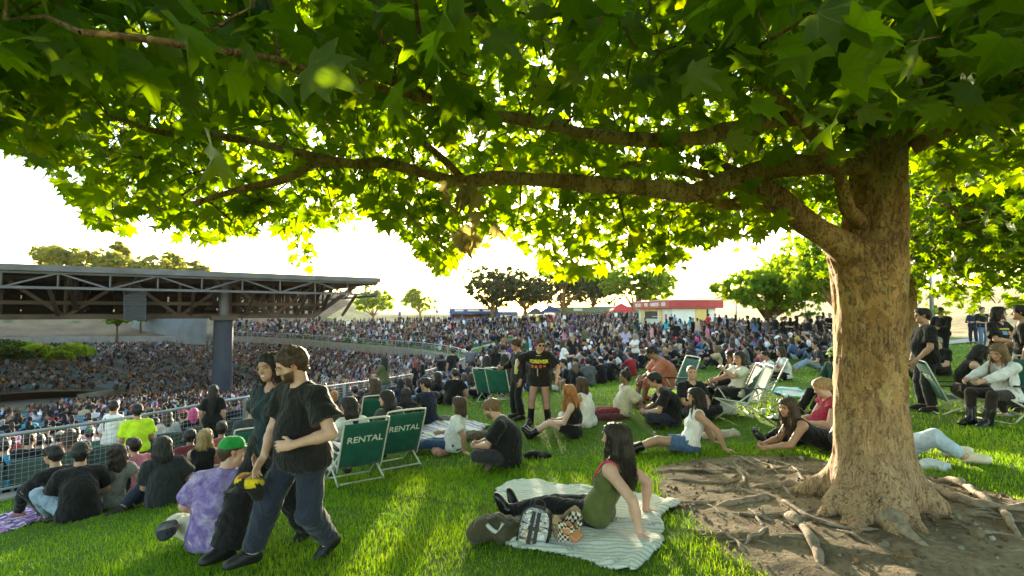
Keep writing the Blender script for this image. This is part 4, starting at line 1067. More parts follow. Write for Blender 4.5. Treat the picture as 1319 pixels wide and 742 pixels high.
def frames(n, rng, up=.75, droop=(.1, .9), flat=None):
    """random leaf frames (n,3,3): columns side, tip, normal"""
    a = rng.uniform(0, 2 * PI, n); dz = -rng.uniform(*droop, n)
    t = np.stack([np.cos(a), np.sin(a), dz], 1); t /= np.linalg.norm(t, axis=1)[:, None]
    nn = np.stack([rng.normal(0, 1, n), rng.normal(0, 1, n), np.abs(rng.normal(0, .6, n)) + up], 1)
    nn -= t * (nn * t).sum(1)[:, None]; nn /= np.linalg.norm(nn, axis=1)[:, None]
    s = np.cross(t, nn)
    return np.stack([s, t, nn], 2)
def stamp(shape, pos, Fm, size):
    V, T, uv = shape; n = len(pos)
    P = np.einsum('nij,kj->nki', Fm, V) * np.asarray(size)[:, None, None] + np.asarray(pos)[:, None]
    TT = T[None] + (np.arange(n) * len(V))[:, None, None]
    return P.reshape(-1, 3), TT.reshape(-1, T.shape[1]), np.tile(uv, (n, 1))

# ------------------------------------------------------------------ trees made of leaf clusters
def far_tree(name, base, height, crown_c, crown_r, n, size, mat, label, group, bark=None, seed=0, trunk_r=.25, shape=LEAF_LO, lobes=9, name_crown='crown', limb_s=1.0, fork_z=None):
    rng = np.random.default_rng(seed); base = np.asarray(base, float)
    root = empty(name, base, label=label, cat='tree', group=group)
    cc = np.array([crown_c[0], crown_c[1], crown_c[2]]); cr = np.array(crown_r)
    L = []
    for k in range(lobes):
        v = rng.normal(0, 1, 3); v /= np.linalg.norm(v); v[2] = v[2] * .75
        L.append((cc + v * cr * rng.uniform(.35, .72), rng.uniform(.34, .55)))
    lim = MB(); top = cc + [0, 0, cr[2] * .2]
    fork = np.array([cc[0] * .3, cc[1] * .3, max(.35 * cc[2], cc[2] - cr[2] * .95)])
    if fork_z: fork = np.array([0.05, 0, fork_z])
    path = catmull(np.array([[0, 0, -.3], fork * .5 + [.03, 0, 0], fork]), fork[2] / 5)
    MB().tube(path, np.linspace(trunk_r * 1.25, trunk_r * .8, len(path)), 9).build('trunk', bark or M_BARKD, root, True)
    for c, r in L:
        mid = fork * .45 + c * .55 + rng.normal(0, .06, 3) * cr
        pp = catmull(np.array([fork - [0, 0, .1], mid, c]), .5); lim.tube(pp, np.linspace(trunk_r * .55 * limb_s, trunk_r * .08 * limb_s, len(pp)), 5, False)
        for _ in range(4):
            e = c + rng.normal(0, .4, 3) * cr * r; lim.tube([mid * .4 + c * .6, c * .5 + e * .5 + rng.normal(0, .1, 3), e], [trunk_r * .18, trunk_r * .1, .015], 4, False)
    o = lim.build('limb', bark or M_BARKD, root, True); o['kind'] = 'stuff'
    pts = []
    per = n // lobes
    for c, r in L:
        v = rng.normal(0, 1, (per, 3)); v /= np.linalg.norm(v, axis=1)[:, None]
        rad = rng.uniform(.35, 1.0, per) ** .5
        pts.append(c + v * rad[:, None] * cr * r)
    pts = np.concatenate(pts) + rng.normal(0, .04, (len(L) * per, 3)) * cr
    # clump: pull points to cluster centres so that gaps open between
    ctr = pts[rng.choice(len(pts), max(20, len(pts) // 22), False)]
    for a in range(0, len(pts), 2000):
        d2 = ((pts[a:a + 2000, None] - ctr[None]) ** 2).sum(2); j = d2.argmin(1)
        pts[a:a + 2000] = pts[a:a + 2000] * .55 + ctr[j] * .45
    P, T, uv = stamp(shape, pts, frames(len(pts), rng, .3), rng.uniform(.7, 1.3, len(pts)) * size)
    o = np_obj(name_crown, P, T, mat, root, uv=uv); o['kind'] = 'stuff'
    return root
QUADLEAF = (np.array([(-.35, 0, 0), (.35, .1, 0), (.25, 1, -.1), (-.3, .9, .05)], float), np.array([[0, 1, 2], [0, 2, 3]]), np.zeros((4, 2)))
def crest(px, d): return gp(px, d)
G = 'dark broad trees along the crest of the lawn'
for i, (px, d, w, h, c, lab) in enumerate([
        (634, 100, 5.6, 11.0, M_FAR, 'tall grey green tree with a thin crown just under the sun beside the blue kiosk'),
        (676, 104, 4.9, 11.4, M_FAR, 'slim grey green tree standing next to the grey tent'),
        (726, 98, 6.4, 11.6, M_FAR, 'broad dark green tree with forked trunk behind the navy tent'),
        (763, 112, 5.4, 12.4, M_FAR, 'dark tree overlapping the broad tree in front of the long green shed'),
        (815, 90, 5.4, 10.2, M_MID, 'lighter green tree with open branches between red tent and white snack bar')]):
    b = crest(px, d); far_tree('park_tree', b, h, (.3, 0, h * .66), (w * 1.35, w * 1.1, h * .46), 3000, .62, c, lab, G, seed=40 + i, trunk_r=.42, shape=QUADLEAF, lobes=12)
b = crest(541, 122); far_tree('park_tree', b, 7, (0, 0, 4.6), (4.6, 3.6, 4.2), 2200, .5, M_MID, 'round yellow green tree on the dry ridge, standing alone left of the blue kiosk', G, seed=51, shape=QUADLEAF)
b = crest(481, 115); far_tree('park_tree', b, 7, (0, 0, 4.8), (5.0, 4, 4.6), 2200, .5, M_MID, 'yellow green tree behind the corner tip of the pavilion roof', G, seed=52, shape=QUADLEAF)
G2 = 'sunlit treetops showing above the pavilion roof'
for i, (px, d, w, ht, lab) in enumerate([(62, 128, 4.5, 15.5, 'bare-topped thin tree above the left end of the roof'), (82, 125, 7.5, 15.0, 'yellow sunlit bushy treetop above the roof beside the round vent'),
        (125, 126, 7.5, 14.2, 'wide yellow treetop above the middle of the roof'), (152, 140, 2.6, 18.0, 'narrow pointed conifer tip above the roof'),
        (180, 128, 8.5, 13.3, 'low bright yellow treetop above the roof'), (222, 135, 4.0, 14.5, 'small thin treetop at the right of the yellow ones'), (250, 132, 4.2, 12.6, 'last small treetop above the roof on the side towards the lawn')]):
    b = crest(px, d); ht = ht - b[2] + 4.0
    far_tree('hill_tree', b, ht, (0, 0, ht - 4.2), (w, w * .7, 4.2), 1500, .75, M_YEL, lab, G2, seed=60 + i, shape=QUADLEAF, trunk_r=.3)
# slope trees and shrubs behind the bowl
for i, (px, d, hh, lab) in enumerate([(152, 96, 6.0, 'small tree with a bare trunk on the brown slope under the roof'), (182, 100, 5.2, 'small leafy tree by the concrete wall under the roof')]):
    b = crest(px, d); far_tree('slope_tree', b, hh, (0, 0, hh * .75), (2.6, 2.2, 1.8), 700, .5, M_MID, lab, 'trees on the slope', seed=80 + i, shape=QUADLEAF, trunk_r=.18)
def shrub(px, d, r, lab, seed):
    b = crest(px, d); rng = np.random.default_rng(seed); root = empty('shrub', b, label=lab, cat='shrub', group='shrubs on the slope below the roof')
    v = rng.normal(0, 1, (700, 3)); v /= np.linalg.norm(v, axis=1)[:, None]; v *= rng.uniform(.5, 1, (700, 1)) ** .4; v[:, 2] = np.abs(v[:, 2]) * .75
    P, T, uv = stamp(QUADLEAF, v * r, frames(700, rng, .3), rng.uniform(.25, .5, 700))
    o = np_obj('foliage', P, T, M_MID if seed % 3 else M_FAR, root); o['kind'] = 'stuff'
    m = MB()
    for k in range(6): m.tube([[0, 0, -.2], v[k] * r * .8], [.06, .02], 4)
    m.build('stem', M_BARKD, root)
for i, (px, d, r) in enumerate([(8, 78, 3.4), (30, 80, 2.8), (50, 76, 2.6), (68, 79, 2.4), (95, 80, 2.6), (108, 84, 1.8), (20, 72, 2.2), (80, 74, 1.6)]):
    shrub(px, d, r, ['wide grey green shrub at the very end of the slope', 'tall green shrub on the slope', 'rounded green shrub on the slope', 'green shrub in the middle of the slope', 'blue green shrub nearest the brown slope', 'small shrub at the edge of the brown slope', 'low shrub in front of the taller ones', 'small low shrub next to the terrace steps'][i], 90 + i)

# ------------------------------------------------------------------ the big plane tree
TB = np.array([3.01, 4.35]); TZ = h1(*TB)
def plane_tree():
    rng = np.random.default_rng(11)
    root = empty('plane_tree', (TB[0], TB[1], TZ), label='big plane tree with mottled bark, spreading roots and a low leafy canopy', cat='tree')
    O = np.array([TB[0], TB[1], TZ])
    # trunk with its root buttresses, one smooth body
    zz = np.array([-.25, .0, .3, .6, 1.0, 1.6, 2.0, 2.6, 3.1, 4.2, 5.2]); rad = np.array([.39, .365, .335, .318, .30, .292, .300, .262, .235, .165, .09]); cxs = np.interp(zz, [0, 1.0, 1.6, 2.0, 2.6, 3.1, 5.2], [0, 0, .02, .05, .12, .16, .35])
    pr = [prim((cxs[i], 0, zz[i]), (cxs[i + 1], 0, zz[i + 1]), rad[i] * .86, rad[i + 1] * .86, .015) for i in range(len(zz) - 1)]
    for (px, py, r0, r1, hgt) in ((985, 632, .085, .030, .20), (1046, 612, .07, .02, .20), (1046, 672, .085, .03, .20), (1098, 700, .09, .03, .24), (1168, 708, .11, .03, .30), (1203, 702, .09, .025, .26), (1224, 668, .09, .03, .24), (1222, 634, .08, .03, .22), (1150, 610, .08, .03, .22), (1090, 604, .07, .03, .2), (1072, 690, .06, .02, .14)):
        gpt = ray_ground(px, py) - O; dr = unit([gpt[0], gpt[1], 0]); Ld = np.hypot(gpt[0], gpt[1])
        a_ = V3(*(dr * .22)[:2], hgt + .08); b_ = V3(*(dr * .40)[:2], hgt * .38); c_ = V3(*(dr * (.40 + .5 * (Ld - .40)))[:2], (gpt[2] + .03) if Ld > .6 else .04); d_ = V3(gpt[0], gpt[1], gpt[2] - r1 * .6)
        pr += [prim(a_, b_, r0 * 1.1, r0, .11), prim(b_, c_, r0, r0 * .62, .05), prim(c_, d_, r0 * .62, r1, .03)]
    pr.append(prim((.0, -.02, 1.75), (-.16, -.03, 2.10), .18, .15, .12))
    P, Q = sdf_mesh(pr, .022); N = vert_normals(P, Q); th = np.arctan2(P[:, 1], P[:, 0] - np.interp(P[:, 2], zz, cxs))
    dsp = .012 * vnoise(th * 4, P[:, 2] * 2.2, 71) + .008 * vnoise(th * 14, P[:, 2] * 4, 72) + .006 * vnoise(th * 34, P[:, 2] * 9, 73)
    np_obj('trunk', P + N * dsp[:, None], Q, M_BARK, root, True)
    # limbs through pictured points
    S = []        # skeleton samples (pos, radius)
    def limb(pts, r0, r1, n=12, name='limb', wob=.012):
        P = np.array([world_at(*p) for p in pts]) - O if len(pts[0]) == 3 and pts[0][0] > 30 else np.array(pts, float)
        C = catmull(P, .10); m = len(C); r = np.linspace(r0, r1, m) * (1 + .10 * np.sin(np.arange(m) * .9) + .05 * rng.normal(0, 1, m))
        C = C + rng.normal(0, wob, C.shape) * .4
        MB().tube(C, r, n).build(name, M_BARK, root, True)
        for q in C[3:]: S.append(q)
        return C
    limb([(1128, 345, 4.3), (1085, 316, 4.25), (1040, 288, 4.2), (985, 244, 4.25), (950, 228, 4.4), (905, 205, 4.7)], .14, .06)
    limb([(1000, 262, 4.22), (960, 262, 4.3), (916, 262, 4.6), (880, 248, 5.2), (820, 250, 6.2)], .055, .03)
    limb([(1140, 208, 4.35), (1072, 212, 4.3), (996, 216, 4.25), (945, 231, 4.2), (894, 249, 4.15), (840, 243, 4.1), (782, 240, 4.05), (709, 233, 4.0), (636, 229, 4.0), (593, 235, 4.0),
          (556, 225, 4.0), (509, 213, 4.0), (440, 211, 4.0), (400, 214, 3.95), (367, 233, 3.9), (313, 243, 3.85), (250, 262, 3.8)], .10, .022)
    limb([(440, 211, 4.0), (380, 196, 3.9), (300, 178, 3.7), (215, 172, 3.5), (140, 150, 3.2)], .04, .015, 8)
    limb([(1145, 150, 4.35), (1072, 148, 4.2), (1014, 152, 4.0), (960, 164, 3.8), (880, 180, 3.7), (782, 176, 3.6), (709, 162, 3.5), (655, 151, 3.45), (582, 138, 3.3), (520, 111, 3.2), (470, 90, 3.0), (400, 70, 2.8)], .085, .02)
    limb([(1120, 300, 4.3), (1094, 270, 4.2), (1086, 240, 4.1), (1066, 195, 3.9), (1000, 120, 3.6), (930, 60, 3.3)], .062, .02)
    limb([(1150, 160, 4.4), (1195, 80, 3.8), (1240, 40, 3.4), (1312, 5, 3.0), (1380, -40, 2.7)], .12, .06)
    limb([(1175, 190, 4.4), (1240, 155, 4.2), (1300, 130, 4.0), (1370, 90, 3.9)], .075, .03)
    limb([(1140, 230, 4.4), (1120, 180, 5.2), (1080, 150, 6.2), (1000, 130, 7.4), (900, 140, 8.6)], .10, .03)
    limb([(1150, 200, 4.4), (1180, 150, 5.4), (1220, 150, 6.6), (1280, 170, 8.0)], .09, .03)
    limb([(960, 236, 4.5), (840, 215, 5.4), (700, 210, 6.4), (560, 220, 7.4)], .06, .02, 8)
    limb([(600, 233, 4.0), (555, 190, 3.9), (520, 160, 3.8), (497, 130, 3.7)], .03, .012, 7)
    limb([(1014, 150, 4.0), (985, 90, 3.4), (960, 40, 2.9), (900, -20, 2.4)], .04, .02, 8)
    limb([(582, 138, 3.3), (480, 110, 2.6), (360, 80, 2.0), (250, 60, 1.7), (100, 40, 1.5)], .025, .01, 7)
    limb([[.16, 0, 3.1], [-.4, -1.2, 3.6], [-1.4, -2.6, 3.9], [-2.8, -3.6, 4.1]], .09, .03)
    limb([[.16, 0, 3.1], [.9, -1.4, 3.7], [1.6, -3.0, 4.1]], .08, .03)
    limb([[.25, 0, 4.0], [-1.2, .9, 4.8], [-3.2, 1.6, 5.2], [-5.5, 1.4, 5.2]], .08, .02)
    limb([[.25, 0, 4.0], [1.8, .6, 4.6], [3.6, .8, 4.6]], .07, .02)
    # bottom edge of the canopy (picture column -> lowest row), then twig ends in the volume above it
    bx = np.array([-260, -60, 0, 45, 62, 100, 130, 205, 262, 330, 345, 372, 395, 412, 440, 500, 530, 548, 570, 592, 612, 650, 690, 712, 760, 800, 870, 905, 925, 960, 1010, 1075, 1085, 1180, 1195, 1260, 1330, 1500])
    by = np.array([170, 180, 178, 200, 212, 262, 300, 288, 306, 300, 270, 335, 345, 300, 284, 292, 305, 335, 355, 335, 312, 300, 340, 356, 350, 338, 345, 318, 308, 300, 290, 268, 190, 190, 225, 240, 225, 200])
    T = []
    tries = 0
    while len(T) < 2950 and tries < 200000:
        tries += 1
        px = rng.uniform(-240, 1500); lim_y = np.interp(px, bx, by) - 8
        py = lim_y - abs(rng.normal(0, 1)) * 120 if rng.random() < .45 else rng.uniform(-330, lim_y)
        dmin = np.interp(py, [-200, 0, 80, 140, 190, 300, 360], [1.25, 1.2, 1.9, 3.0, 3.75, 3.8, 3.8])
        d = dmin + rng.gamma(1.9, 1.9)
        if d > 11.5: continue
        if d < 2.4 and rng.random() < .45: continue
        if py > 190 and d < 4.4 and 380 < px < 1080 and rng.random() < .8: continue
        q = world_at(px, py, d) - O
        if q[2] + TZ > 6.3: continue
        if 1075 < px < 1195 and py > 170 and d < 4.9: continue
        T.append(q)
    for _ in range(1300):                                            # unseen upper crown ahead, added to keep light off the lower leaves
        T.append(np.array([rng.uniform(-8, 4), rng.uniform(-3, 5), rng.uniform(4.4, 7.2)]))
    for _ in range(2700):                                             # unseen crown over and behind the viewer, added to block sky light
        T.append(np.array([rng.uniform(-9, 8), rng.uniform(-9.5, 2), rng.uniform(3.0, 5.6)]))
    T = np.array(T)
    S = np.array(S); order = np.argsort(((T[:, None] - S[None]) ** 2).sum(2).min(1)) if len(S) < 4000 else np.arange(len(T))
    nodes = list(S); nodes = np.vstack([S, np.zeros((len(T), 3))]); ns = len(S)
    tw = MB(); tw2 = []
    for j in order:
        q = T[j]; d2 = ((nodes[:ns] - q) ** 2).sum(1); b = nodes[d2.argmin()]; L = math.sqrt(d2.min())
        nodes[ns] = q; ns += 1
        if L < .03: continue
        mid = (b + q) / 2 + rng.normal(0, .06, 3) * L + [0, 0, .05 * L]
        r = min(.018, .004 + .006 * L)
        tw.tube([b, mid, q], [r * 1.5, r, .003], 4, False)
    o = tw.build('twig', M_BARKD, root); o['kind'] = 'stuff'
    # leaves in sprays at the twig ends
    per = 6; pos = np.repeat(T, per, 0) + rng.normal(0, .115, (len(T) * per, 3)) - [0, 0, .03]
    W = pos + O; px, py, d = project(W)
    lim_y = np.interp(px, bx, by)
    size = rng.uniform(.11, .21, len(pos))
    bad = ((py > lim_y + 6) & (d > .3) & (W[:, 1] > .3)) | (np.linalg.norm(W - CAM, axis=1) < .95)
    pos, size, d, px, py = pos[~bad], size[~bad], d[~bad], px[~bad], py[~bad]
    Fm = frames(len(pos), rng, .62, (.15, 1.1))
    vis = (px > -40) & (px < 1360) & (py > -40) & (d > .3)
    app = np.where(vis, size / np.maximum(d, .3), 0); top = np.argsort(-app)[:300]; ism = np.zeros(len(pos), bool); ism[top] = True
    shared = np_mesh('leaf', LEAF_HI[0], LEAF_HI[1], M_LEAF, True, uv=LEAF_HI[2])
    shared2 = np_mesh('leaf', LEAF_HI[0] * [1.06, .94, 1.6], LEAF_HI[1], M_LEAF, True, uv=LEAF_HI[2])
    for j in top:
        o = bpy.data.objects.new('leaf', shared if j % 2 else shared2); link(o, root)
        M = Matrix([[*(Fm[j, r] * size[j]), pos[j, r]] for r in range(3)] + [[0, 0, 0, 1]]); o.matrix_local = M
    rest = ~ism; near = rest & (d < 3.2) & vis
    P1, T1, u1 = stamp(LEAF_HI, pos[near], Fm[near], size[near]); far_ = rest & ~near & vis; off_ = rest & ~vis
    P2, T2, u2 = stamp(LEAF_LO, pos[far_], Fm[far_], size[far_]); P3, T3, u3 = stamp(LEAF_XS, pos[off_], Fm[off_], size[off_] * 1.1)
    o = np_obj('foliage', np.vstack([P1, P2, P3]), np.vstack([T1, T2 + len(P1), T3 + len(P1) + len(P2)]), M_LEAF, root, True, uv=np.vstack([u1, u2, u3])); o['kind'] = 'stuff'
    # a withered spray hanging from the limb
    wp = np.array([world_at(575 + 45 * rng.random() + 20 * (t > .5), 225 + 90 * t, 3.75) for t in rng.uniform(0, 1, 13)]) - O
    shw = np_mesh('withered_leaf', LEAF_HI[0] * [.8, 1.1, 2.8], LEAF_HI[1], M_WILT, True, uv=LEAF_HI[2])
    Fw = frames(13, rng, .1, (1.2, 3.0))
    for j in range(13):
        o = bpy.data.objects.new('withered_leaf', shw); link(o, root); s = rng.uniform(.14, .2)
        o.matrix_local = Matrix([[*(Fw[j, r] * s), wp[j, r]] for r in range(3)] + [[0, 0, 0, 1]])
        if j == 0: o['label'] = 'pale brown withered leaf in the dry hanging spray'
    # surface roots
    def rt(pts, r0, r1, sink=.2):
        g = [ray_ground(*p) for p in pts]; C = catmull(np.array(g), .05); m = len(C)
        r = np.linspace(r0, r1, m) * (1 + .20 * np.sin(np.arange(m) * .7 + m) + .14 * rng.normal(0, 1, m))
        e_ = np.minimum(np.arange(m), np.arange(m)[::-1]) / max(3.0, .16 * m); C[:, 2] = H(C[:, 0], C[:, 1]) + r * (1 - 2 * sink) + .040 - 2.2 * r * np.clip(1 - e_, 0, 1) ** 1.6 + .35 * r * np.sin(np.arange(m) * .33 + m)
        C[:, :2] += np.stack([vnoise(np.arange(m) * .35, np.arange(m) * 0. + m, 3), vnoise(np.arange(m) * .33, np.arange(m) * 0. + 2 * m, 4)], 1) * .02; MB().tube(C - O, r, 9).build('root', M_ROOT, root, True)
    rt([(1075, 640), (1035, 634), (1000, 632), (960, 634)], .085, .022, .35); rt([(1002, 646), (970, 651), (934, 657), (915, 662)], .04, .05, .5)
    rt([(862, 621), (900, 627), (935, 628), (955, 622)], .012, .022); rt([(930, 606), (948, 613), (962, 624), (948, 636)], .02, .014); rt([(945, 590), (960, 598), (978, 606)], .018, .012)
    rt([(1012, 668), (1024, 680), (1040, 700), (1052, 722), (1060, 745)], .035, .028); rt([(1005, 650), (1030, 668), (1070, 684), (1105, 690), (1135, 688)], .02, .012)
    rt([(1070, 686), (1095, 696), (1120, 708)], .012, .006); rt([(1185, 634), (1225, 648), (1270, 660), (1310, 664), (1360, 668)], .05, .04)
    rt([(1195, 618), (1230, 630), (1262, 648), (1290, 668), (1318, 700)], .032, .022); rt([(1020, 606), (1050, 606), (1072, 606)], .018, .012)
    rt([(1165, 690), (1200, 705), (1250, 712)], .012, .006); rt([(1030, 592), (1036, 598)], .02, .014)
    rt([(1130, 670), (1160, 692), (1185, 705), (1210, 714)], .10, .015, .45); rt([(1175, 650), (1200, 668), (1225, 676)], .09, .02, .45)
    rr = random.Random(5)
    for k in range(40):
        px = rr.uniform(880, 1050) if k < 30 else rr.uniform(1190, 1300); py = rr.uniform(604, 715) if k < 30 else rr.uniform(640, 720); a = rr.uniform(2.3, 4.1) if k < 30 else rr.uniform(-.5, .6); pts = [(px, py)]
        for j in range(4): a += rr.uniform(-.45, .45); pts.append((pts[-1][0] + 17 * math.cos(a), pts[-1][1] + 7 * math.sin(a)))
        if all(poly_sd(SOILP, *[np.array([v]) for v in ray_ground(*q)[:2]])[0] > .02 and np.hypot(*(ray_ground(*q)[:2] - TB)) > .5 for q in pts): rt(pts, rr.uniform(.010, .030), .006, .22)
    # clods and pebbles that nobody would count
    bm = bmesh.new(); bmesh.ops.create_icosphere(bm, subdivisions=1, radius=1); IV = np.array([v.co[:] for v in bm.verts]); IT = np.array([[v.index for v in f.verts] for f in bm.faces]); bm.free()
    n = 3800; xy = np.column_stack([rng.uniform(SOILP[:, 0].min(), SOILP[:, 0].max(), n), rng.uniform(SOILP[:, 1].min(), SOILP[:, 1].max(), n)]); sv = poly_sd(SOILP, xy[:, 0], xy[:, 1]); kk = (sv > .03) & (vnoise(xy[:, 0] * 3, xy[:, 1] * 3, 51) > rng.uniform(-1.2, .9, n)); xy = xy[kk]; sv = sv[kk]; n = len(xy)
    zc = H(xy[:, 0], xy[:, 1]) + .012 + np.clip(sv, -.1, .25) * .10; sz = rng.gamma(2.0, .0035, n) + .003
    sh_ = IV[None] * (sz[:, None, None] * rng.uniform(.6, 1.3, (n, 1, 3))) * rng.uniform(.8, 1.2, (n, len(IV), 1)); P1 = (sh_ + np.column_stack([xy, zc + sz * .25])[:, None]).reshape(-1, 3)
    tt = rng.uniform(.5, 1.25, n)[:, None] * np.where(rng.random(n)[:, None] < .7, np.array([[.17, .125, .08]]), np.array([[.27, .25, .21]]))
    tag(np_obj('soil_clods', P1, (IT[None] + (np.arange(n) * len(IV))[:, None, None]).reshape(-1, 3), M_VERT, col=np.repeat(tt, len(IV), 0)), kind='stuff')
    # dry leaves and twigs on the soil and the grass
    n = 420; lp = []
    while len(lp) < n:
        g_ = ray_ground(rng.uniform(600, 1319), rng.uniform(585, 742))
        if poly_sd(SOILP, g_[:1], g_[1:2])[0] > -.05 or rng.random() < .07: lp.append(g_ + [0, 0, .03])
    lp = np.array(lp); Fl = frames(n, rng, 1.5, (-.3, .3)); P1, T1, u1 = stamp((LEAF_LO[0] * [1, 1, 2.2], LEAF_LO[1], LEAF_LO[2]), lp[:120], Fl[:120], rng.uniform(.025, .075, 120))
    ol = np_obj('fallen_leaves', P1, T1, M_DRYLEAF, None, True, uv=u1); tag(ol, kind='stuff')
    tm = MB()
    for q in lp[120:]:
        a_ = rng.uniform(0, 6.28); L_ = rng.uniform(.02, .11); d_ = V3(math.cos(a_), math.sin(a_), 0); m_ = q + d_ * L_ * .5 + rng.normal(0, .008, 3); tm.tube([q, m_, q + d_ * L_], [.0022, .003, .0015], 4, False)
    tag(tm.build('fallen_twigs', m_plain('dry_twig', (.24, .18, .12), .9, .3, 20)), kind='stuff')
    # stones lying on the soil
    for k in range(34):
        px, py = rng.uniform(880, 1319), rng.uniform(610, 742)
        g = ray_ground(px, py)
        if poly_sd(SOILP, np.array([g[0]]), np.array([g[1]]))[0] < .1 or np.hypot(g[0] - TB[0], g[1] - TB[1]) < .55: continue
        s = rng.uniform(.008, .026) if k else .05
        bm = bmesh.new(); bmesh.ops.create_icosphere(bm, subdivisions=1, radius=1)
        for v in bm.verts: v.co *= rng.uniform(.75, 1.2)
        me = bpy.data.meshes.new('stone'); bm.to_mesh(me); bm.free(); me.materials.append(M_OBJ)
        o = link(bpy.data.objects.new('stone', me)); o.location = (g[0], g[1], g[2] + .02); o.scale = (s * 1.4, s, s * .7); o.rotation_euler = (0, 0, rng.uniform(0, 6))
        t = rng.uniform(.6, 1.2); o.color = (.26 * t, .23 * t, .18 * t, 1)
        tag(o, 'small pale stone lying on the bare soil among the roots', 'stone', 'stones on the bare soil')
plane_tree()
# ------------------------------------------------------------------ more trees on the right
b = gp(1168, 14.5)
far_tree('shade_tree', b, 8, (2.6, -.8, 4.1), (6.6, 4.8, 2.9), 10500, .21, M_LEAF, 'leafy plane tree right behind the big trunk, its crown hanging over the right side', 'shade trees on the lawn', bark=M_BARK, seed=101, trunk_r=.2, lobes=30, limb_s=.4, fork_z=3.0)
b = gp(1450, 10.0)
far_tree('shade_tree', b, 8, (-1.0, 0, 4.3), (4.8, 4.2, 2.6), 6500, .19, M_LEAF, 'plane tree at the right edge whose low branches hang over the women in chairs', 'shade trees on the lawn', bark=M_BARK, seed=102, trunk_r=.22, lobes=20, limb_s=.4, fork_z=3.0)
b = gp(986, 36)
far_tree('shade_tree', b, 6.5, (.4, 0, 3.9), (5.0, 4.2, 2.5), 4600, .34, M_MID, 'low spreading tree with a forked trunk on the lawn behind the crowd', 'shade trees on the lawn', seed=103, trunk_r=.26, shape=LEAF_LO, lobes=16)
b = gp(1072, 27)
far_tree('shade_tree', b, 7, (.6, 0, 4.6), (4.0, 3.6, 2.6), 4200, .3, M_MID, 'tree with a thin pale leaning trunk just left of the big trunk', 'shade trees on the lawn', bark=M_BARK, seed=104, trunk_r=.15, shape=LEAF_LO, lobes=12)

# ------------------------------------------------------------------ buildings, tents, poles
M_WALL = m_plain('white_render', (.74, .73, .70), .8, .08, .8, bs=.1, bscale=20)
M_RED = m_plain('red_fascia', (.42, .05, .055), .55, .12, 1.5)
M_YELP = m_plain('yellow_panel', (.72, .50, .16), .6, .1, 2)
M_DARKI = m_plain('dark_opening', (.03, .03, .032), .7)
M_BLUE = m_plain('blue_paint', (.08, .17, .42), .55, .12, 1)
M_NAVY = m_plain('blue_fascia', (.06, .09, .30), .55, .1, 1)
M_GRN = m_plain('green_shed', (.20, .235, .17), .7, .12, .8)
M_SIGNW = m_plain('sign_white', (.8, .8, .78), .6, .03, 3)
def text_mesh(name, txt, size, mat, parent, M, depth=.004, color=None, shear=0.0, bold=0.0):
    cu = bpy.data.curves.new(name, 'FONT'); cu.body = txt; cu.size = size; cu.extrude = depth; cu.align_x = 'CENTER'; cu.align_y = 'CENTER'; cu.resolution_u = 3; cu.offset = bold; cu.shear = shear
    to = bpy.data.objects.new(name, cu); COL.objects.link(to)
    dg = bpy.context.evaluated_depsgraph_get(); me = bpy.data.meshes.new_from_object(to.evaluated_get(dg)); bpy.data.objects.remove(to)
    me.materials.clear(); me.materials.append(mat)
    o = bpy.data.objects.new(name, me); link(o, parent); o.matrix_local = M
    if color: o.color = (*color, 1)
    return o
def frame_m(pos, x, y):
    x = Vector(x).normalized(); y = Vector(y).normalized(); z = x.cross(y)
    return Matrix(((x.x, y.x, z.x, pos[0]), (x.y, y.y, z.y, pos[1]), (x.z, y.z, z.z, pos[2]), (0, 0, 0, 1)))
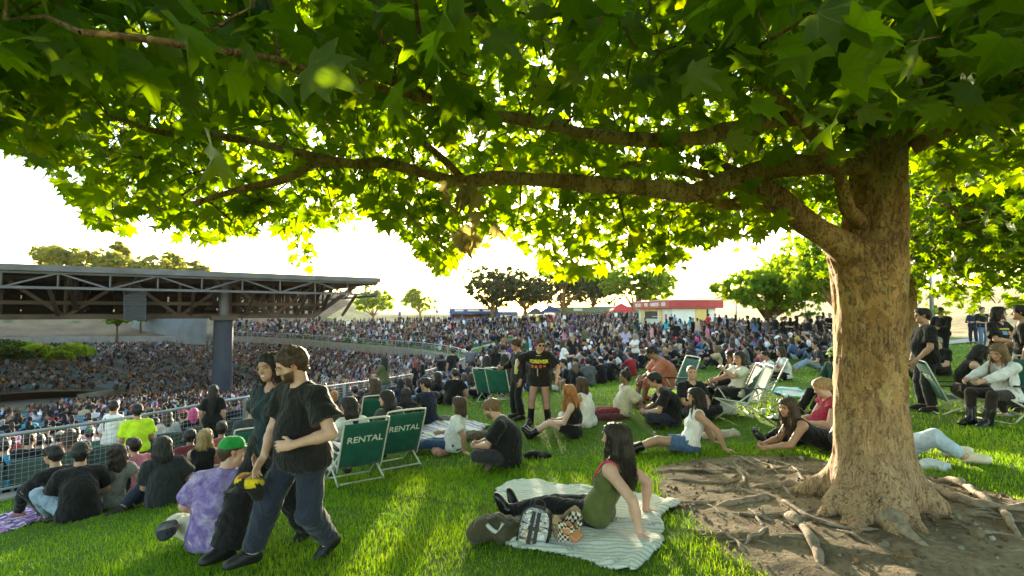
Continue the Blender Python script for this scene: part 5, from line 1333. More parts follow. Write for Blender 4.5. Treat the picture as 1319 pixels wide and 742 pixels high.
def snack_bar():
    c = gp(864.5, 60); zb = .1; al = math.radians(93)
    a = np.array([math.cos(al), math.sin(al), 0]); r = np.array([a[1], -a[0], 0]); L, Wd = 13.6, 5.6
    root = empty('snack_bar', (c[0], c[1], zb), label='white snack bar with red roof band, serving windows and a yellow door', cat='snack bar')
    def q(u, v, z): return a * u + r * v + np.array([0, 0, z])
    R = np.stack([a, r, [0, 0, 1]], 1)
    MB().box(q(L / 2, Wd / 2, .7), (L - .4, Wd - .4, 3.4), R).build('wall', M_WALL, root)
    MB().box(q(L / 2, Wd / 2, 2.43), (L + .9, Wd + .9, .92), R).build('roof_band', M_RED, root)
    MB().box(q(L / 2, Wd / 2, 2.93), (L + 1.0, Wd + 1.0, .07), R).build('roof_edge', M_WALL, root)
    m = MB()
    for k in range(28): m.box(q(-.46, -.3 + k * Wd / 33, 2.42), (.03, .04, .86), R)
    o = m.build('band_rib', M_RED, root); o['kind'] = 'stuff'
    # serving side (faces the stage)
    for k, u in enumerate((6.6, 9.2)):
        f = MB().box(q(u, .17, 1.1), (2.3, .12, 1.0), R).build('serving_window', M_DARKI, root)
        MB().box(q(u, .08, .58), (2.4, .3, .07), R).build('counter', M_WALL, f)
        MB().box(q(u, .1, 1.78), (2.3, .1, .34), R).build('menu_board', M_YELP, root)
    for u in (4.1, 11.4): MB().box(q(u, .14, 1.0), (1.0, .12, 1.7), R).build('yellow_panel', M_YELP, root)
    MB().box(q(2.0, .14, 1.0), (.8, .1, 1.3), R).build('poster', M_SIGNW, root); MB().box(q(2.0, .07, .9), (.6, .05, .7), R).build('poster_print', M_RED, root)
    d = MB().box(q(.14, 3.6, .85), (.12, 1.3, 1.9), R).build('door', M_YELP, root); MB().box(q(.1, 4.35, .85), (.14, .18, 1.95), R).build('door_frame', M_DARKI, root)
    for k in range(3): MB().beam(q(1.0 - .0, -.9, .35 + .3 * k), q(4.2, -.9, .35 + .3 * k), .05).build('rail', M_WHITEM, root)
    for (t, u, s) in (('PRETZELS', 11.5, .62), ('FRIES', 8.0, .62), ('BARBECUE', 4.6, .62), ('BEER', 1.3, .62)):
        text_mesh('lettering', t, s, M_SIGNW, root, frame_m(q(u, -.462, 2.42), -a, (0, 0, 1)), .01, bold=.012)
    for u in (9.6, 6.5, 2.7): MB().box(q(u, -.465, 2.42), (.16, .03, .16), R).build('star_mark', M_YELP, root)
snack_bar()
def kiosk():
    c = gp(611, 108); root = empty('food_kiosk', c, label='bright blue drinks kiosk with open counter on the far crest', cat='kiosk')
    W = 9.6; h = 2.9
    for sx in (-1, 1): MB().box((sx * W / 2 - .0, 0, .9), (.35, 3, h), None).build('side_wall', M_BLUE, root)
    MB().box((0, 1.4, .9), (W, .2, h)).build('back_wall', m_plain('kiosk_inside', (.28, .13, .08), .7), root)
    MB().box((0, -1.4, .2), (W, .2, 1.3)).build('counter', M_BLUE, root)
    MB().box((0, -.2, 2.55), (W + .6, 3.6, .95)).build('sign_band', M_NAVY, root)
    MB().box((0, -1.55, 1.95), (W, .1, .2)).build('awning', M_BLUE, root)
    for x in (-2.4, 2.2): MB().box((x, -1.4, 1.2), (.2, .2, 1.7)).build('post', M_BLUE, root)
    MB().box((W / 2 + 2.2, .1, .9), (4.2, 3, h - .1)).build('side_room', M_BLUE, root)
    MB().box((W / 2 + 1.8, -1.46, 1.4), (2.2, .06, .5)).build('sign_board', M_SIGNW, root)
    for x, w in ((-3, 1.8), (0, 2.4), (3, 2.0)): MB().box((x, -2.03, 2.6), (w, .05, .34)).build('sign_mark', M_SIGNW, root)
kiosk()
def shed():
    c = gp(772, 112); root = empty('long_shed', c, label='long low grey green shed behind the crest trees', cat='shed')
    MB().box((0, 0, .6), (19.5, 4, 2.2)).build('wall', M_GRN, root); MB().box((0, 0, 2.05), (20.4, 5, 1.2)).build('roof_band', M_GRN, root)
    MB().box((-5.0, -2.53, 2.0), (1.9, .06, .5)).build('sign_board', M_SIGNW, root)
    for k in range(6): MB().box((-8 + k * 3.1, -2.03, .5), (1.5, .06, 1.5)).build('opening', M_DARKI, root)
shed()
def tent(px, d, w, hgt, c, lab):
    b = gp(px, d); root = empty('pop_up_tent', b, label=lab, cat='tent', group='pop-up tents at the back of the lawn')
    V = [(-w / 2, -w / 2, hgt), (w / 2, -w / 2, hgt), (w / 2, w / 2, hgt), (-w / 2, w / 2, hgt), (0, 0, hgt + w * .32)]
    V += [(x, y, z - .35) for x, y, z in V[:4]]
    m = MB().add(V, [[5, 6, 1, 0], [6, 7, 2, 1], [7, 8, 3, 2], [8, 5, 0, 3]], [[0, 1, 4], [1, 2, 4], [2, 3, 4], [3, 0, 4]]); m.build('canopy', M_OBJ, root, color=c)
    for sx in (-1, 1):
        for sy in (-1, 1): MB().beam((sx * w * .48, sy * w * .48, -.2), (sx * w * .48, sy * w * .48, hgt), .06).build('leg', M_WHITEM, root)
tent(800, 86, 3.4, 1.95, (.55, .04, .05), 'bright red pop-up tent beside the light green tree')
tent(709, 98, 3.6, 2.2, (.05, .06, .16), 'navy blue pop-up tent under the forked tree'); tent(690, 100, 3.2, 2.0, (.09, .09, .10), 'dark grey pop-up tent between two tree trunks')
def pole(px, d, h, r, lab, cap=False):
    b = gp(px, d); root = empty('light_pole', b, label=lab, cat='pole', group='poles round the lawn')
    MB().tube([(0, 0, -.3), (0, 0, h)], [r, r * .7], 10).build('pole', M_STEEL, root, True); MB().tube([(0, 0, -.1), (0, 0, .25)], r * 1.8, 10).build('base', M_CONC, root, True)
    if cap: MB().box((0, 0, h - .4), (.5, .12, .9)).build('sign_panel', M_NAVY, root)
pole(1200, 29, 6.5, .12, 'thick grey light pole on the path right of the big trunk'); pole(948, 66, 5.2, .09, 'white pole between the snack bar and the spreading tree'); pole(1037, 52, 5.0, .08, 'thin pole on the lawn right of the spreading tree')
pole(563, 106, 3.2, .06, 'short pole with a small blue sign left of the kiosk', True); pole(515, 110, 2.6, .06, 'thin short pole on the far ridge', True)
# concrete wall and ramps
def sheet_px(name, pts, lift, mat, d1=200):
    P = np.array([ray_ground(x, y, 2, d1) for x, y in pts]); P[:, 2] += lift
    m = MB(); c = P.mean(0); n = len(P); m.add(np.vstack([P, c]), T=[[i, (i + 1) % n, n] for i in range(n)])
    o = m.build(name, mat); tag(o, kind='structure'); return o
def wall_between(name, a, b, z0, z1, th, mat, label):
    a = np.asarray(a, float); b = np.asarray(b, float); m = MB(); d = (b - a)[:2]; L = np.linalg.norm(d); d = d / L
    c = (a[:2] + b[:2]) / 2; m.box((0, 0, 0), (L, th, z1 - z0), np.array([[d[0], -d[1], 0], [d[1], d[0], 0], [0, 0, 1]]))
    o = m.build(name, mat); o.location = (c[0], c[1], (z0 + z1) / 2); return tag(o, label, 'wall')
M_CONC2 = m_plain('blue_grey_concrete', (.20, .21, .22), .85, .2, .5, bs=.2, bscale=4)
wall_between('concrete_wall', gp(172, 104), gp(266, 96), -4.5, 1.3, .4, M_CONC2, 'pale concrete wall on the slope seen under the pavilion roof')
for px in (195, 210, 225, 240):
    pass
M_BRW = m_plain('brown_plaster', (.24, .135, .085), .85, .2, .5)
def terrace(pts, h, lab, mat):
    P = np.array(pts, float); C = catmull(P, 1.0); t = np.gradient(C[:, :2], axis=0); t /= np.linalg.norm(t, axis=1)[:, None]; n = np.stack([-t[:, 1], t[:, 0]], 1)
    rows = [np.column_stack([C[:, :2] + n * s, C[:, 2] + z]) for s, z in ((.18, -1.5), (.18, h), (-.18, h), (-.18, -1.5))]
    o = MB().grid(np.array(rows)).build('terrace_wall', mat); return tag(o, lab, 'wall', 'low curved walls inside the seating bowl')
def bowl_pt(px, py):
    """where the ray through a pixel meets the seating bowl, by distance along the ray"""
    ds = np.geomspace(8, 140, 900); P = CAM + ds[:, None] * (FW + (px - CX) / FPX * np.array([1.0, 0, 0]) + (CY - py) / FPX * UP)
    k = np.argmax(P[:, 2] < bowl_h(P[:, 0], P[:, 1])); return P[k]
def bowl_h(x, y):
    x = np.asarray(x, float); y = np.asarray(y, float)
    ang = np.arctan2(y - BC[1], x - BC[0]); aa = np.arctan2(AR[:, 1] - BC[1], AR[:, 0] - BC[0])
    i = np.abs(np.angle(np.exp(1j * (ang.ravel()[:, None] - aa[None])))).argmin(1).reshape(ang.shape)
    s = RL[i] - np.hypot(x - BC[0], y - BC[1])
    return np.where(s > -.2, AZ[i] - DROP[i] + tier_z(np.clip(s, 0, NROW * ROWW)), 50.0 * 0 + H(x, y))
terrace([bowl_pt(18, 470), bowl_pt(80, 472), bowl_pt(130, 478), bowl_pt(160, 488), bowl_pt(168, 494)], .9, 'brown curved wall inside the bowl below the shrubs', M_BRW)
terrace([bowl_pt(78, 467), bowl_pt(120, 465), bowl_pt(160, 470)], .5, 'pale flat-topped terrace wall behind the brown curved wall', M_CONC)
terrace([bowl_pt(230, 476), bowl_pt(258, 478), bowl_pt(272, 486), bowl_pt(262, 496)], .8, 'rounded grey wall round the gangway left of the column', M_CONC)
terrace([bowl_pt(100, 512), bowl_pt(180, 500), bowl_pt(285, 490)], .35, 'low pale edge between two blocks of seats', M_CONC)
sheet_px('walkway', [(599, 455), (607, 450), (630, 444), (655, 439.5), (664, 440.5), (648, 448), (628, 455), (608, 461)], .06, M_CONC)
sheet_px('ramp', [(462, 437), (480, 431), (500, 429), (505, 431.5), (494, 436), (484, 438.2)], .08, M_CONC)

# ------------------------------------------------------------------ blankets (their outlines also keep the grass blades away)
def outl(pts): return np.array([ray_ground(*p)[:2] for p in pts])
BL_MAIN = outl([(636, 632), (662, 622), (720, 627), (790, 636), (840, 641), (878, 653), (866, 662), (850, 668), (857, 692), (850, 712), (824, 741), (790, 740), (745, 724), (700, 717), (660, 709), (634, 703), (660, 682), (668, 665), (640, 648)])
BL_LEFT = outl([(-40, 694), (-20, 674), (60, 650), (150, 626), (176, 630), (150, 648), (70, 668), (0, 690)])
BL_STR = outl([(524, 561), (545, 547), (600, 545), (632, 550), (612, 562), (574, 577), (540, 570)])
BL_GREEN = outl([(990, 502), (1003, 500), (1030, 503), (1046, 506), (1040, 516), (1012, 513), (1000, 507)])
BLANKETS = [BL_MAIN, BL_LEFT, BL_STR, BL_GREEN]
def blanket(P, name, label, uvdir, mat, n=90, fold=.018, seed=1, cat='blanket', lift=.028):
    lo = P.min(0) - .05; hi = P.max(0) + .05
    X, Y = np.meshgrid(np.linspace(lo[0], hi[0], n), np.linspace(lo[1], hi[1], n), indexing='ij')
    sdv = poly_sd(P, X, Y) + .03 * vnoise(X * 7, Y * 7, seed)
    f = fold * (np.abs(vnoise(X * 3.2 + 1.5 * Y, Y * 3.2, seed + 1)) * 1.6 + .45 * vnoise(X * 10, Y * 10, seed + 2))
    rim = np.exp(-np.clip(sdv, 0, 9) / .05)
    Z = H(X, Y) + lift + f - rim * .022 + .02 * np.exp(-((sdv - .08) / .05) ** 2) * (vnoise(X * 8, Y * 8, seed + 3) > 0)
    i = np.arange(n - 1)[:, None] * n + np.arange(n - 1)[None]
    Q = np.stack([i, i + n, i + n + 1, i + 1], -1).reshape(-1, 4); k = sdv.ravel()[Q].min(1) > 0
    V = np.stack([X, Y, Z], -1).reshape(-1, 3); o0 = V[Q[k]].reshape(-1, 3).mean(0)
    u = np.asarray(uvdir, float); u /= np.linalg.norm(u); v = np.array([-u[1], u[0]])
    w = .03 * vnoise(X * 4, Y * 4, seed + 5).ravel()
    uv = np.stack([(V[:, :2] - o0[:2]) @ u + w, (V[:, :2] - o0[:2]) @ v + w], 1)
    used = np.unique(Q[k]); remap = np.full(len(V), -1); remap[used] = np.arange(len(used))
    o = np_obj(name, V[used] - o0, remap[Q[k]], mat, None, True, uv=uv[used]); o.location = o0
    so = o.modifiers.new('thick', 'SOLIDIFY'); so.thickness = .014; so.offset = 1
    return tag(o, label, cat)
def m_stripes(name, cols, period, soft=.02, rough=.9):
    m, nt, b = mk(name); uv = coords(nt, 'UV'); sp = nd(nt, 'ShaderNodeSeparateXYZ', {'Vector': uv})
    fr = math_(nt, 'FRACT', math_(nt, 'DIVIDE', sp.outputs[0], period))
    r = ramp(nt, fr, cols); co = coords(nt); e = noise(nt, co, 120, 3, .7)
    f = nd(nt, 'ShaderNodeMapRange', {'Value': e.outputs[0], 'From Min': .25, 'From Max': .75, 'To Min': .8, 'To Max': 1.15})
    mul = nd(nt, 'ShaderNodeVectorMath', operation='SCALE'); nt.links.new(r.outputs[0], mul.inputs[0]); nt.links.new(f.outputs[0], mul.inputs['Scale'])
    nt.links.new(mul.outputs[0], b.inputs['Base Color']); b.inputs['Roughness'].default_value = rough; b.inputs['Specular IOR Level'].default_value = .1
    b.inputs['Sheen Weight'].default_value = .2
    bump(nt, b, math_(nt, 'ADD', e.outputs[0], math_(nt, 'MULTIPLY', noise(nt, co, 26, 3).outputs[0], 1.5)), .5, .02); return m
blanket(BL_MAIN, 'striped_blanket', 'soft pale blanket with thin grey green stripes under the woman in the olive top', (.35, 1), m_stripes('pale_stripes', [(0, (.66, .68, .62)), (.42, (.68, .70, .64)), (.56, (.34, .40, .36)), (.70, (.40, .45, .40)), (.84, (.66, .68, .62))], .052), n=150, fold=.024)
def m_flower(name):
    m, nt, b = mk(name); co = coords(nt); v = nd(nt, 'ShaderNodeTexVoronoi', {'Vector': co, 'Scale': 16}); c = nd(nt, 'ShaderNodeSeparateColor', {'Color': v.outputs['Color']})
    r = ramp(nt, c.outputs[0], [(0, (.10, .05, .18)), (.3, (.35, .16, .42)), (.55, (.62, .5, .66)), (.75, (.09, .05, .14)), (.9, (.5, .25, .45))]); r.color_ramp.interpolation = 'CONSTANT'
    nt.links.new(r.outputs[0], b.inputs['Base Color']); b.inputs['Roughness'].default_value = .9; bump(nt, b, noise(nt, co, 40, 3).outputs[0], .5, .02); return m
blanket(BL_LEFT, 'patterned_blanket', 'purple and white patterned blanket spread under the group by the fence', (1, 0), m_flower('purple_pattern'), seed=12)
blanket(BL_STR, 'serape_blanket', 'white blanket with bright multicoloured stripes under the woman in a white tee', (.8, .6), m_stripes('bright_stripes', [(0, (.75, .73, .7)), (.2, (.75, .73, .7)), (.26, (.55, .06, .07)), (.36, (.75, .73, .7)), (.5, (.08, .12, .5)), (.6, (.75, .73, .7)), (.7, (.75, .45, .05)), (.78, (.1, .35, .2)), (.86, (.75, .73, .7))], .34), seed=22)
blanket(BL_GREEN, 'beach_towel', 'teal and white beach towel on the grass behind the woman in red', (1, .4), m_stripes('teal_towel', [(0, (.05, .42, .30)), (.3, (.06, .45, .33)), (.4, (.7, .74, .70)), (.6, (.5, .62, .58)), (.75, (.72, .6, .6)), (.9, (.08, .4, .3))], .9), seed=32)

# ------------------------------------------------------------------ grass blades
def grass():
    rng = np.random.default_rng(5)
    def blades(n, dlo, dhi, hgt, wid, name, pw=1.0):
        u = rng.uniform(0, 1, n); d = dlo * (dhi / dlo) ** (u ** pw); px = np.where(rng.random(n) < .78, rng.uniform(-130, 1450, n), rng.choice([-1, 1], n) * rng.uniform(0, 500, n) + 660 + np.sign(rng.random(n) - .5) * 0)
        far_side = rng.random(n) < .5; px = np.where((px > 160) & (px < 1160) & (np.arange(n) % 5 == 0), np.where(far_side, rng.uniform(-560, -130, n), rng.uniform(1450, 1800, n)), px)
        x = (px - CX) / FPX * d; y = d
        t = np.floor(x * 22) * 12.9898 + np.floor(y * 22) * 78.233; cl = np.modf(np.sin(t) * 43758.5453)[0]       # tufts
        ok = poly_sd(SOILP, x, y) + .07 * vnoise(x * 5, y * 5, 5) < .0 + .06 * (rng.random(n) < .3)
        for P in BLANKETS: ok &= poly_sd(P, x, y) < -.01
        s, _, _ = arc_near(x, y); ok &= s > .22
        x, y, d, cl = x[ok], y[ok], d[ok], cl[ok]; n = len(x)
        z = H(x, y) - .004
        hh = hgt * (1 + .45 * cl) * rng.uniform(.5, 1.25, n) * (1 + .25 * vnoise(x * 2.2, y * 2.2, 8)); ww = wid * rng.uniform(.7, 1.3, n) * np.maximum(1, d / 3.4)
        a = rng.uniform(0, 2 * PI, n); lean = rng.uniform(.15, .9, n); la = a + PI / 2 + rng.normal(0, .6, n)
        sx, sy = np.cos(a) * ww / 2, np.sin(a) * ww / 2; lx, ly = np.cos(la) * lean * hh, np.sin(la) * lean * hh
        V = np.empty((n, 5, 3))
        V[:, 0] = np.stack([x - sx, y - sy, z], 1); V[:, 1] = np.stack([x + sx, y + sy, z], 1)
        V[:, 2] = np.stack([x - sx * .8 + lx * .35, y - sy * .8 + ly * .35, z + hh * .62], 1); V[:, 3] = np.stack([x + sx * .8 + lx * .35, y + sy * .8 + ly * .35, z + hh * .62], 1)
        V[:, 4] = np.stack([x + lx, y + ly, z + hh * .95], 1)
        i = (np.arange(n) * 5)[:, None]
        tag(np_obj(name, V.reshape(-1, 3), [i + np.array([0, 1, 3, 2]), i + np.array([2, 3, 4])], M_BLADE, smooth=True), kind='stuff')
    blades(170000, 2.0, 7.5, .052, .0042, 'grass', .95)
    blades(80000, 6.5, 26, .050, .0050, 'grass', .8)
grass()
# ------------------------------------------------------------------ folding chairs, bags and small things
M_CANVAS = m_cloth('chair_canvas', 'object', bs=.25)
CHAIR_GREEN = (.012, .105, .075)
def folding_chair(loc, yaw, label, col=CHAIR_GREEN, rental=True, recline=.30, arms=True, tube=(.62, .62, .56), sc=1.0):
    root = empty('folding_chair', loc, yaw, label, 'chair', 'rental lawn chairs on the grass')
    gl = lambda x, y: h1(loc[0] + math.cos(yaw) * x - math.sin(yaw) * y, loc[1] + math.sin(yaw) * x + math.cos(yaw) * y) - loc[2]
    w = .27; hs = .27; r = .0125
    def bk(x, t): return V3(x, -.20 - recline * t, hs - .06 + .66 * t)      # points up the back
    P = np.array([[bk(x, t) - V3(0, .03 * math.sin(PI * (x / w * .5 + .5)) * (1 - t) * .8, 0) for t in np.linspace(.04, .93, 9)] for x in np.linspace(-w, w, 9)])
    b = MB().grid(P).build('back', M_CANVAS, root, True, col); so = b.modifiers.new('thick', 'SOLIDIFY'); so.thickness = .008
    P = np.array([[V3(x, y, hs + .05 * (y + .2) / .45 - .045 * math.sin(PI * (x / w * .5 + .5)) * math.sin(PI * (y + .22) / .46)) for y in np.linspace(-.2, .24, 8)] for x in np.linspace(-w, w, 8)])
    b2 = MB().grid(P).build('seat', M_CANVAS, root, True, col); so = b2.modifiers.new('thick', 'SOLIDIFY'); so.thickness = .008
    fr = np.array([bk(-w - .01, -.05), bk(-w - .01, .5), bk(-w - .01, .93), bk(-w + .03, 1.0), bk(0, 1.01), bk(w - .03, 1.0), bk(w + .01, .93), bk(w + .01, .5), bk(w + .01, -.05)])
    MB().tube(catmull(fr, .04), r, 8).build('back_tube', M_OBJ, root, True, tube)
    for s in (-1, 1):
        x = s * (w + .012)
        MB().tube([bk(x, .06), V3(x, .30, hs + .055)], r, 7).build('seat_tube', M_OBJ, root, True, tube)
        MB().tube([V3(x, .29, hs + .05), V3(x * 1.05, -.30, gl(x, -.30))], r, 7).build('rear_leg', M_OBJ, root, True, tube)
        MB().tube([bk(x, .34), V3(x * 1.05, .30, gl(x, .30))], r, 7).build('front_leg', M_OBJ, root, True, tube)
        if arms:
            MB().beam(bk(x * 1.08, .42), V3(x * 1.08, .26, hs + .24), .045, .022).build('armrest', M_OBJ, root, color=(.015, .015, .015))
            MB().tube([V3(x * 1.06, .24, hs + .23), V3(x * 1.04, .12, hs + .04)], r * .9, 6).build('arm_post', M_OBJ, root, True, tube)
    MB().tube([V3(-w, -.29, gl(0, -.29) + .02), V3(w, -.29, gl(0, -.29) + .02)], r, 6).build('cross_bar', M_OBJ, root, True, tube)
    MB().tube([V3(-w, .29, gl(0, .29) + .02), V3(w, .29, gl(0, .29) + .02)], r, 6).build('cross_bar', M_OBJ, root, True, tube)
    if rental:
        c = bk(0, .60) + V3(0, -.018, 0); up = unit(bk(0, 1) - bk(0, 0))
        text_mesh('lettering', 'RENTAL', .125, M_OBJ, root, frame_m(c + V3(0, -.012, 0), (1, 0, 0), up), .001, (.72, .78, .70), bold=.002)
    root.scale = (sc, sc, sc)
    return root
CHAIRS = [
    (460, 7.15, 34, 'lettered rental chair nearest the walking couple, a person in white in it', dict(sc=1.05)),
    (509, 7.95, 34, 'rental chair with white lettering standing beside the striped blanket', dict(sc=1.05)),
    (331, 8.0, 30, 'green rental chair half hidden behind the walking couple, near the fence', dict()),
    (633, 13.2, -25, 'dark green rental chair left of the woman in fishnets, nearer the fence', dict(rental=False)),
    (648, 13.0, -22, 'dark green rental chair right beside the woman in fishnets', dict(rental=False)),
    (862, 11.2, 100, 'green rental chair under the large man in salmon pink', dict(sc=1.1)),
    (938, 9.6, 78, 'green rental chair with white arms holding the woman in the cream top', dict(sc=1.08)),
    (952, 9.9, 80, 'green rental chair next to the cream-topped woman, held by the person with long black hair', dict(sc=1.05)),
    (978, 10.9, 60, 'empty pale green rental chair behind the occupied ones', dict(col=(.10, .26, .17))),
    (1080, 9.5, 100, 'green rental chair under the person in the lime cap, left of the trunk', dict()),
    (1228, 8.7, -112, 'green rental chair of the dark-haired woman right of the trunk', dict()),
    (1292, 7.9, 98, 'green rental chair of the woman in the white shirt at the right edge', dict(sc=1.08)),
    (480, 10.2, 30, 'rental chair seen above the other two on the way to the fence', dict(rental=False)),
]
for (px, d, yw, lab, kw) in CHAIRS: folding_chair(gp(px, d), math.radians(yw), lab, **kw)

def GL(loc, yaw):
    def g(x, y): return h1(loc[0] + math.cos(yaw) * x - math.sin(yaw) * y, loc[1] + math.sin(yaw) * x + math.cos(yaw) * y) - loc[2]
    return g
def sit(kind, g, fem=False, rng=None, **o):
    """pose presets; g(x, y) is the ground height in the figure's frame"""
    r = (lambda a: 0) if rng is None else (lambda a: rng.uniform(-a, a))
    B = dict(fem=fem, curl=.5)
    if kind == 'cross': B.update(pelvis=(0, 0, .115), T=(r(.1), .10 + r(.1), 1), hunch=.045, rf=V3(-.13, .27, g(-.13, .27) + .075), lf=V3(.12, .36, g(.12, .36) + .075), rk=(1, .55, .35), lk=(-1, .55, .35), rtoe=(-1, .3, -.1), ltoe=(1, .3, -.1),
                      rh=V3(.10, .36, .24), lh=V3(-.08, .37, .24), re=(.8, -.3, -.5), le=(-.8, -.3, -.5))
    elif kind == 'knees': B.update(pelvis=(0, 0, .115), T=(r(.08), .02 + r(.12), 1), hunch=.05, rf=V3(.13, .52, g(.13, .52) + .085), lf=V3(-.13, .56, g(-.13, .56) + .085), rk=(.25, .2, 1), lk=(-.25, .2, 1), rtoe=(.1, 1, -.1), ltoe=(-.1, 1, -.1),
                      rh=V3(.05, .46, .38), lh=V3(-.05, .46, .36), re=(.9, -.2, -.4), le=(-.9, -.2, -.4))
    elif kind == 'back': B.update(pelvis=(0, 0, .11), T=(0, -.48, .9), hunch=.02, rf=V3(.10, .80, g(.1, .8) + .07), lf=V3(-.06, .84, g(-.06, .84) + .09), rk=(.15, .1, 1), lk=(-.05, .1, 1), rtoe=(.3, .5, .9), ltoe=(-.1, .5, .9),
                      rh=V3(.26, -.40, g(.26, -.4) + .055), lh=V3(-.26, -.42, g(-.26, -.42) + .055), re=(.4, -1, .1), le=(-.4, -1, .1), rhd=(.3, -.9, -.15), lhd=(-.3, -.9, -.15), rpn=(0, 0, -1), lpn=(0, 0, -1), curl=.1)
    elif kind == 'straight': B.update(pelvis=(0, 0, .11), T=(r(.1), .02, 1), hunch=.04, rf=V3(.09, .80, g(.09, .8) + .08), lf=V3(-.12, .72, g(-.1, .72) + .08), rk=(.1, 0, 1), lk=(-.1, 0, 1), rtoe=(.3, .5, .9), ltoe=(-.2, .5, .9),
                      rh=V3(.12, .34, .25), lh=V3(-.10, .36, .25))
    elif kind == 'side': B.update(pelvis=(0, 0, .11), T=(.16, -.02, 1), hunch=.03, twist=-10, rf=V3(-.30, .42, g(-.3, .42) + .07), lf=V3(-.42, .30, g(-.42, .3) + .07), rk=(.5, .8, .4), lk=(0, .9, .4), rtoe=(-1, .1, 0), ltoe=(-1, 0, 0),
                      rh=V3(.40, -.06, g(.4, -.06) + .06), lh=V3(-.1, .36, .22), rhd=(.7, -.2, -.2), rpn=(0, 0, -1), curl=.2)
    elif kind == 'chair': B.update(pelvis=(0, -.06, .40), T=(0, -.30 + r(.06), 1), hunch=.03, rf=V3(.13, .50, g(.13, .5) + .085), lf=V3(-.13, .46, g(-.13, .46) + .085), rk=(.2, .3, 1), lk=(-.2, .3, 1), rh=V3(.14, .24, .56), lh=V3(-.12, .26, .56))
    elif kind == 'stand': B.update(pelvis=(0, 0, .93), T=(0, 0, 1), rf=V3(.11, .03, g(.11, .03) + .085), lf=V3(-.11, -.02, g(-.11, -.02) + .085))
    B.update(o); h = B.get('h', 1.64 if fem else 1.76); B['h'] = h
    if kind == 'stand' and 'pelvis' not in o: B['pelvis'] = (0, 0, .915 * h / 1.72)
    return B
BLK = (.010, .010, .011); NAVY = (.022, .028, .050); JEAN = (.10, .16, .28); LJEAN = (.26, .34, .46); WHT = (.74, .74, .75); GREY = (.10, .10, .11)
SHB = dict(c=(.012, .012, .012)); BOOT = dict(c=(.012, .012, .013), shaft=.16, g=.016)
def person_at(px, d, yaw, kind, label, fig=None, on=None, **kw):
    loc = gp(px, d) if on is None else on
    yw = math.radians(yaw); g = GL(loc, yw) if on is None else (lambda x, y: 0.0)
    f = Fig(**sit(kind, g, **(fig or {})))
    return make_person(f, loc, yw, label, **kw), f

# --- the walking couple
def TL(loc, yaw, w):
    """a world point in the frame of a figure standing at loc"""
    d = np.asarray(w, float) - loc; c, s_ = math.cos(yaw), math.sin(yaw); return V3(d[0] * c + d[1] * s_, -d[0] * s_ + d[1] * c, d[2])
loc = gp(393, 4.1); yw = math.radians(157); g = GL(loc, yw)
_ff = TL(loc, yw, ray_ground(322, 733)) + V3(0, 0, .085); _bf = TL(loc, yw, ray_ground(424, 716)) + V3(0, 0, .12)
f = Fig(h=1.80, w=1.12, pelvis=(0, .0, .90 + g(0, 0)), T=(.0, .03, 1), hunch=.012, twist=-10, head=(-28, -20, 0), rf=_ff, lf=_bf, rk=(.1, 1, .1), lk=(-.1, 1, .2), rtoe=(.35, 1, .05), ltoe=(.25, 1, -.7),
        rh=TL(loc, yw, world_at(340, 588, 3.9)), lh=TL(loc, yw, world_at(377, 573, 3.72)), re=(.8, -.7, -.2), le=(-1, -.7, -.2), lhd=(.95, .35, -.12), lpn=(.3, -.8, -.3), rhd=(.25, .45, -.85), rpn=(-.8, -.2, 0), curl=.45)
def walk_man_extra(fig, body):
    def ring(c, r): return [c + fig.hr * r * math.cos(a) + fig.hu * r * .9 * math.sin(a) for a in np.linspace(0, 2 * PI, 13)]
    m = MB()
    for s in (-1, 1): m.tube(ring(fig.hp(s * .034, .104, .0), .021), .0016, 4, False); m.tube([fig.hp(s * .055, .1, .008), fig.hp(s * .082, .01, .012)], .0014, 4, False)
    m.tube([fig.hp(-.013, .106, .006), fig.hp(.013, .106, .006)], .0014, 4, False); m.build('glasses', M_OBJ, body, color=(.5, .4, .2))
MAN = make_person(f, loc, yw, 'young man walking in black tee and navy trousers, holding a black and yellow cap', 'fair', ('curly', .1, 'brown'), dict(c=BLK, sleeve=.66, fit=.022, loose=.026, hem=-.10, fold=.012), dict(c=NAVY, length=1.90, fit=.014, flare=.022, loose=.018, fold=.013, rise=.04),
                  dict(c=(.012, .012, .013), name='sneaker'), 0, beard='brown', sock=(1.15, 1.5, 1.6), extra=walk_man_extra, vol=1.05)
_mw = MAN.matrix_basis
def world_of(o, p): return Matrix.Translation(o.location) @ Matrix.Rotation(o.rotation_euler[2], 4, 'Z') @ Vector(p)
hp_ = f.WR + unit(V3(.15, .55, -.8)) * .13
c0 = np.array(world_of(MAN, hp_)); capP = [prim((-.02, 0, 0), (.02, 0, -.01), .085, .08, .02, (0, 0, 1), .8), prim((-.05, -.02, -.045), (-.12, -.04, -.075), .07, .05, .02, (.3, 0, 1), .25), prim((.03, .02, -.03), (.05, .03, -.12), .07, .045, .03), cutp((0, 0, .035), (.2, 0, 1))]
P, Q = sdf_mesh(capP, .008); P = cloth_fold(P, .006, 3, 40)
cc = np.tile(np.array([[.012, .012, .012]]), (len(P), 1)); nv = vnoise(P[:, 0] * 26, P[:, 1] * 26 + P[:, 2] * 20, 4); cc[(nv > -.1) & (P[:, 2] > -.035)] = (.62, .45, .02); cc[(nv > .62) & (P[:, 2] > -.03)] = (.5, .06, .03); cc[np.abs(P[:, 0] + .01) < .012] = (.012, .012, .012)
o = np_obj('held_cap', P, Q, M_CLOTHV, None, True, col=cc); o.location = c0 - np.array([.03, 0, .055]); tag(o, 'black and yellow printed cap held in the walking man\'s lowered hand', 'cap')

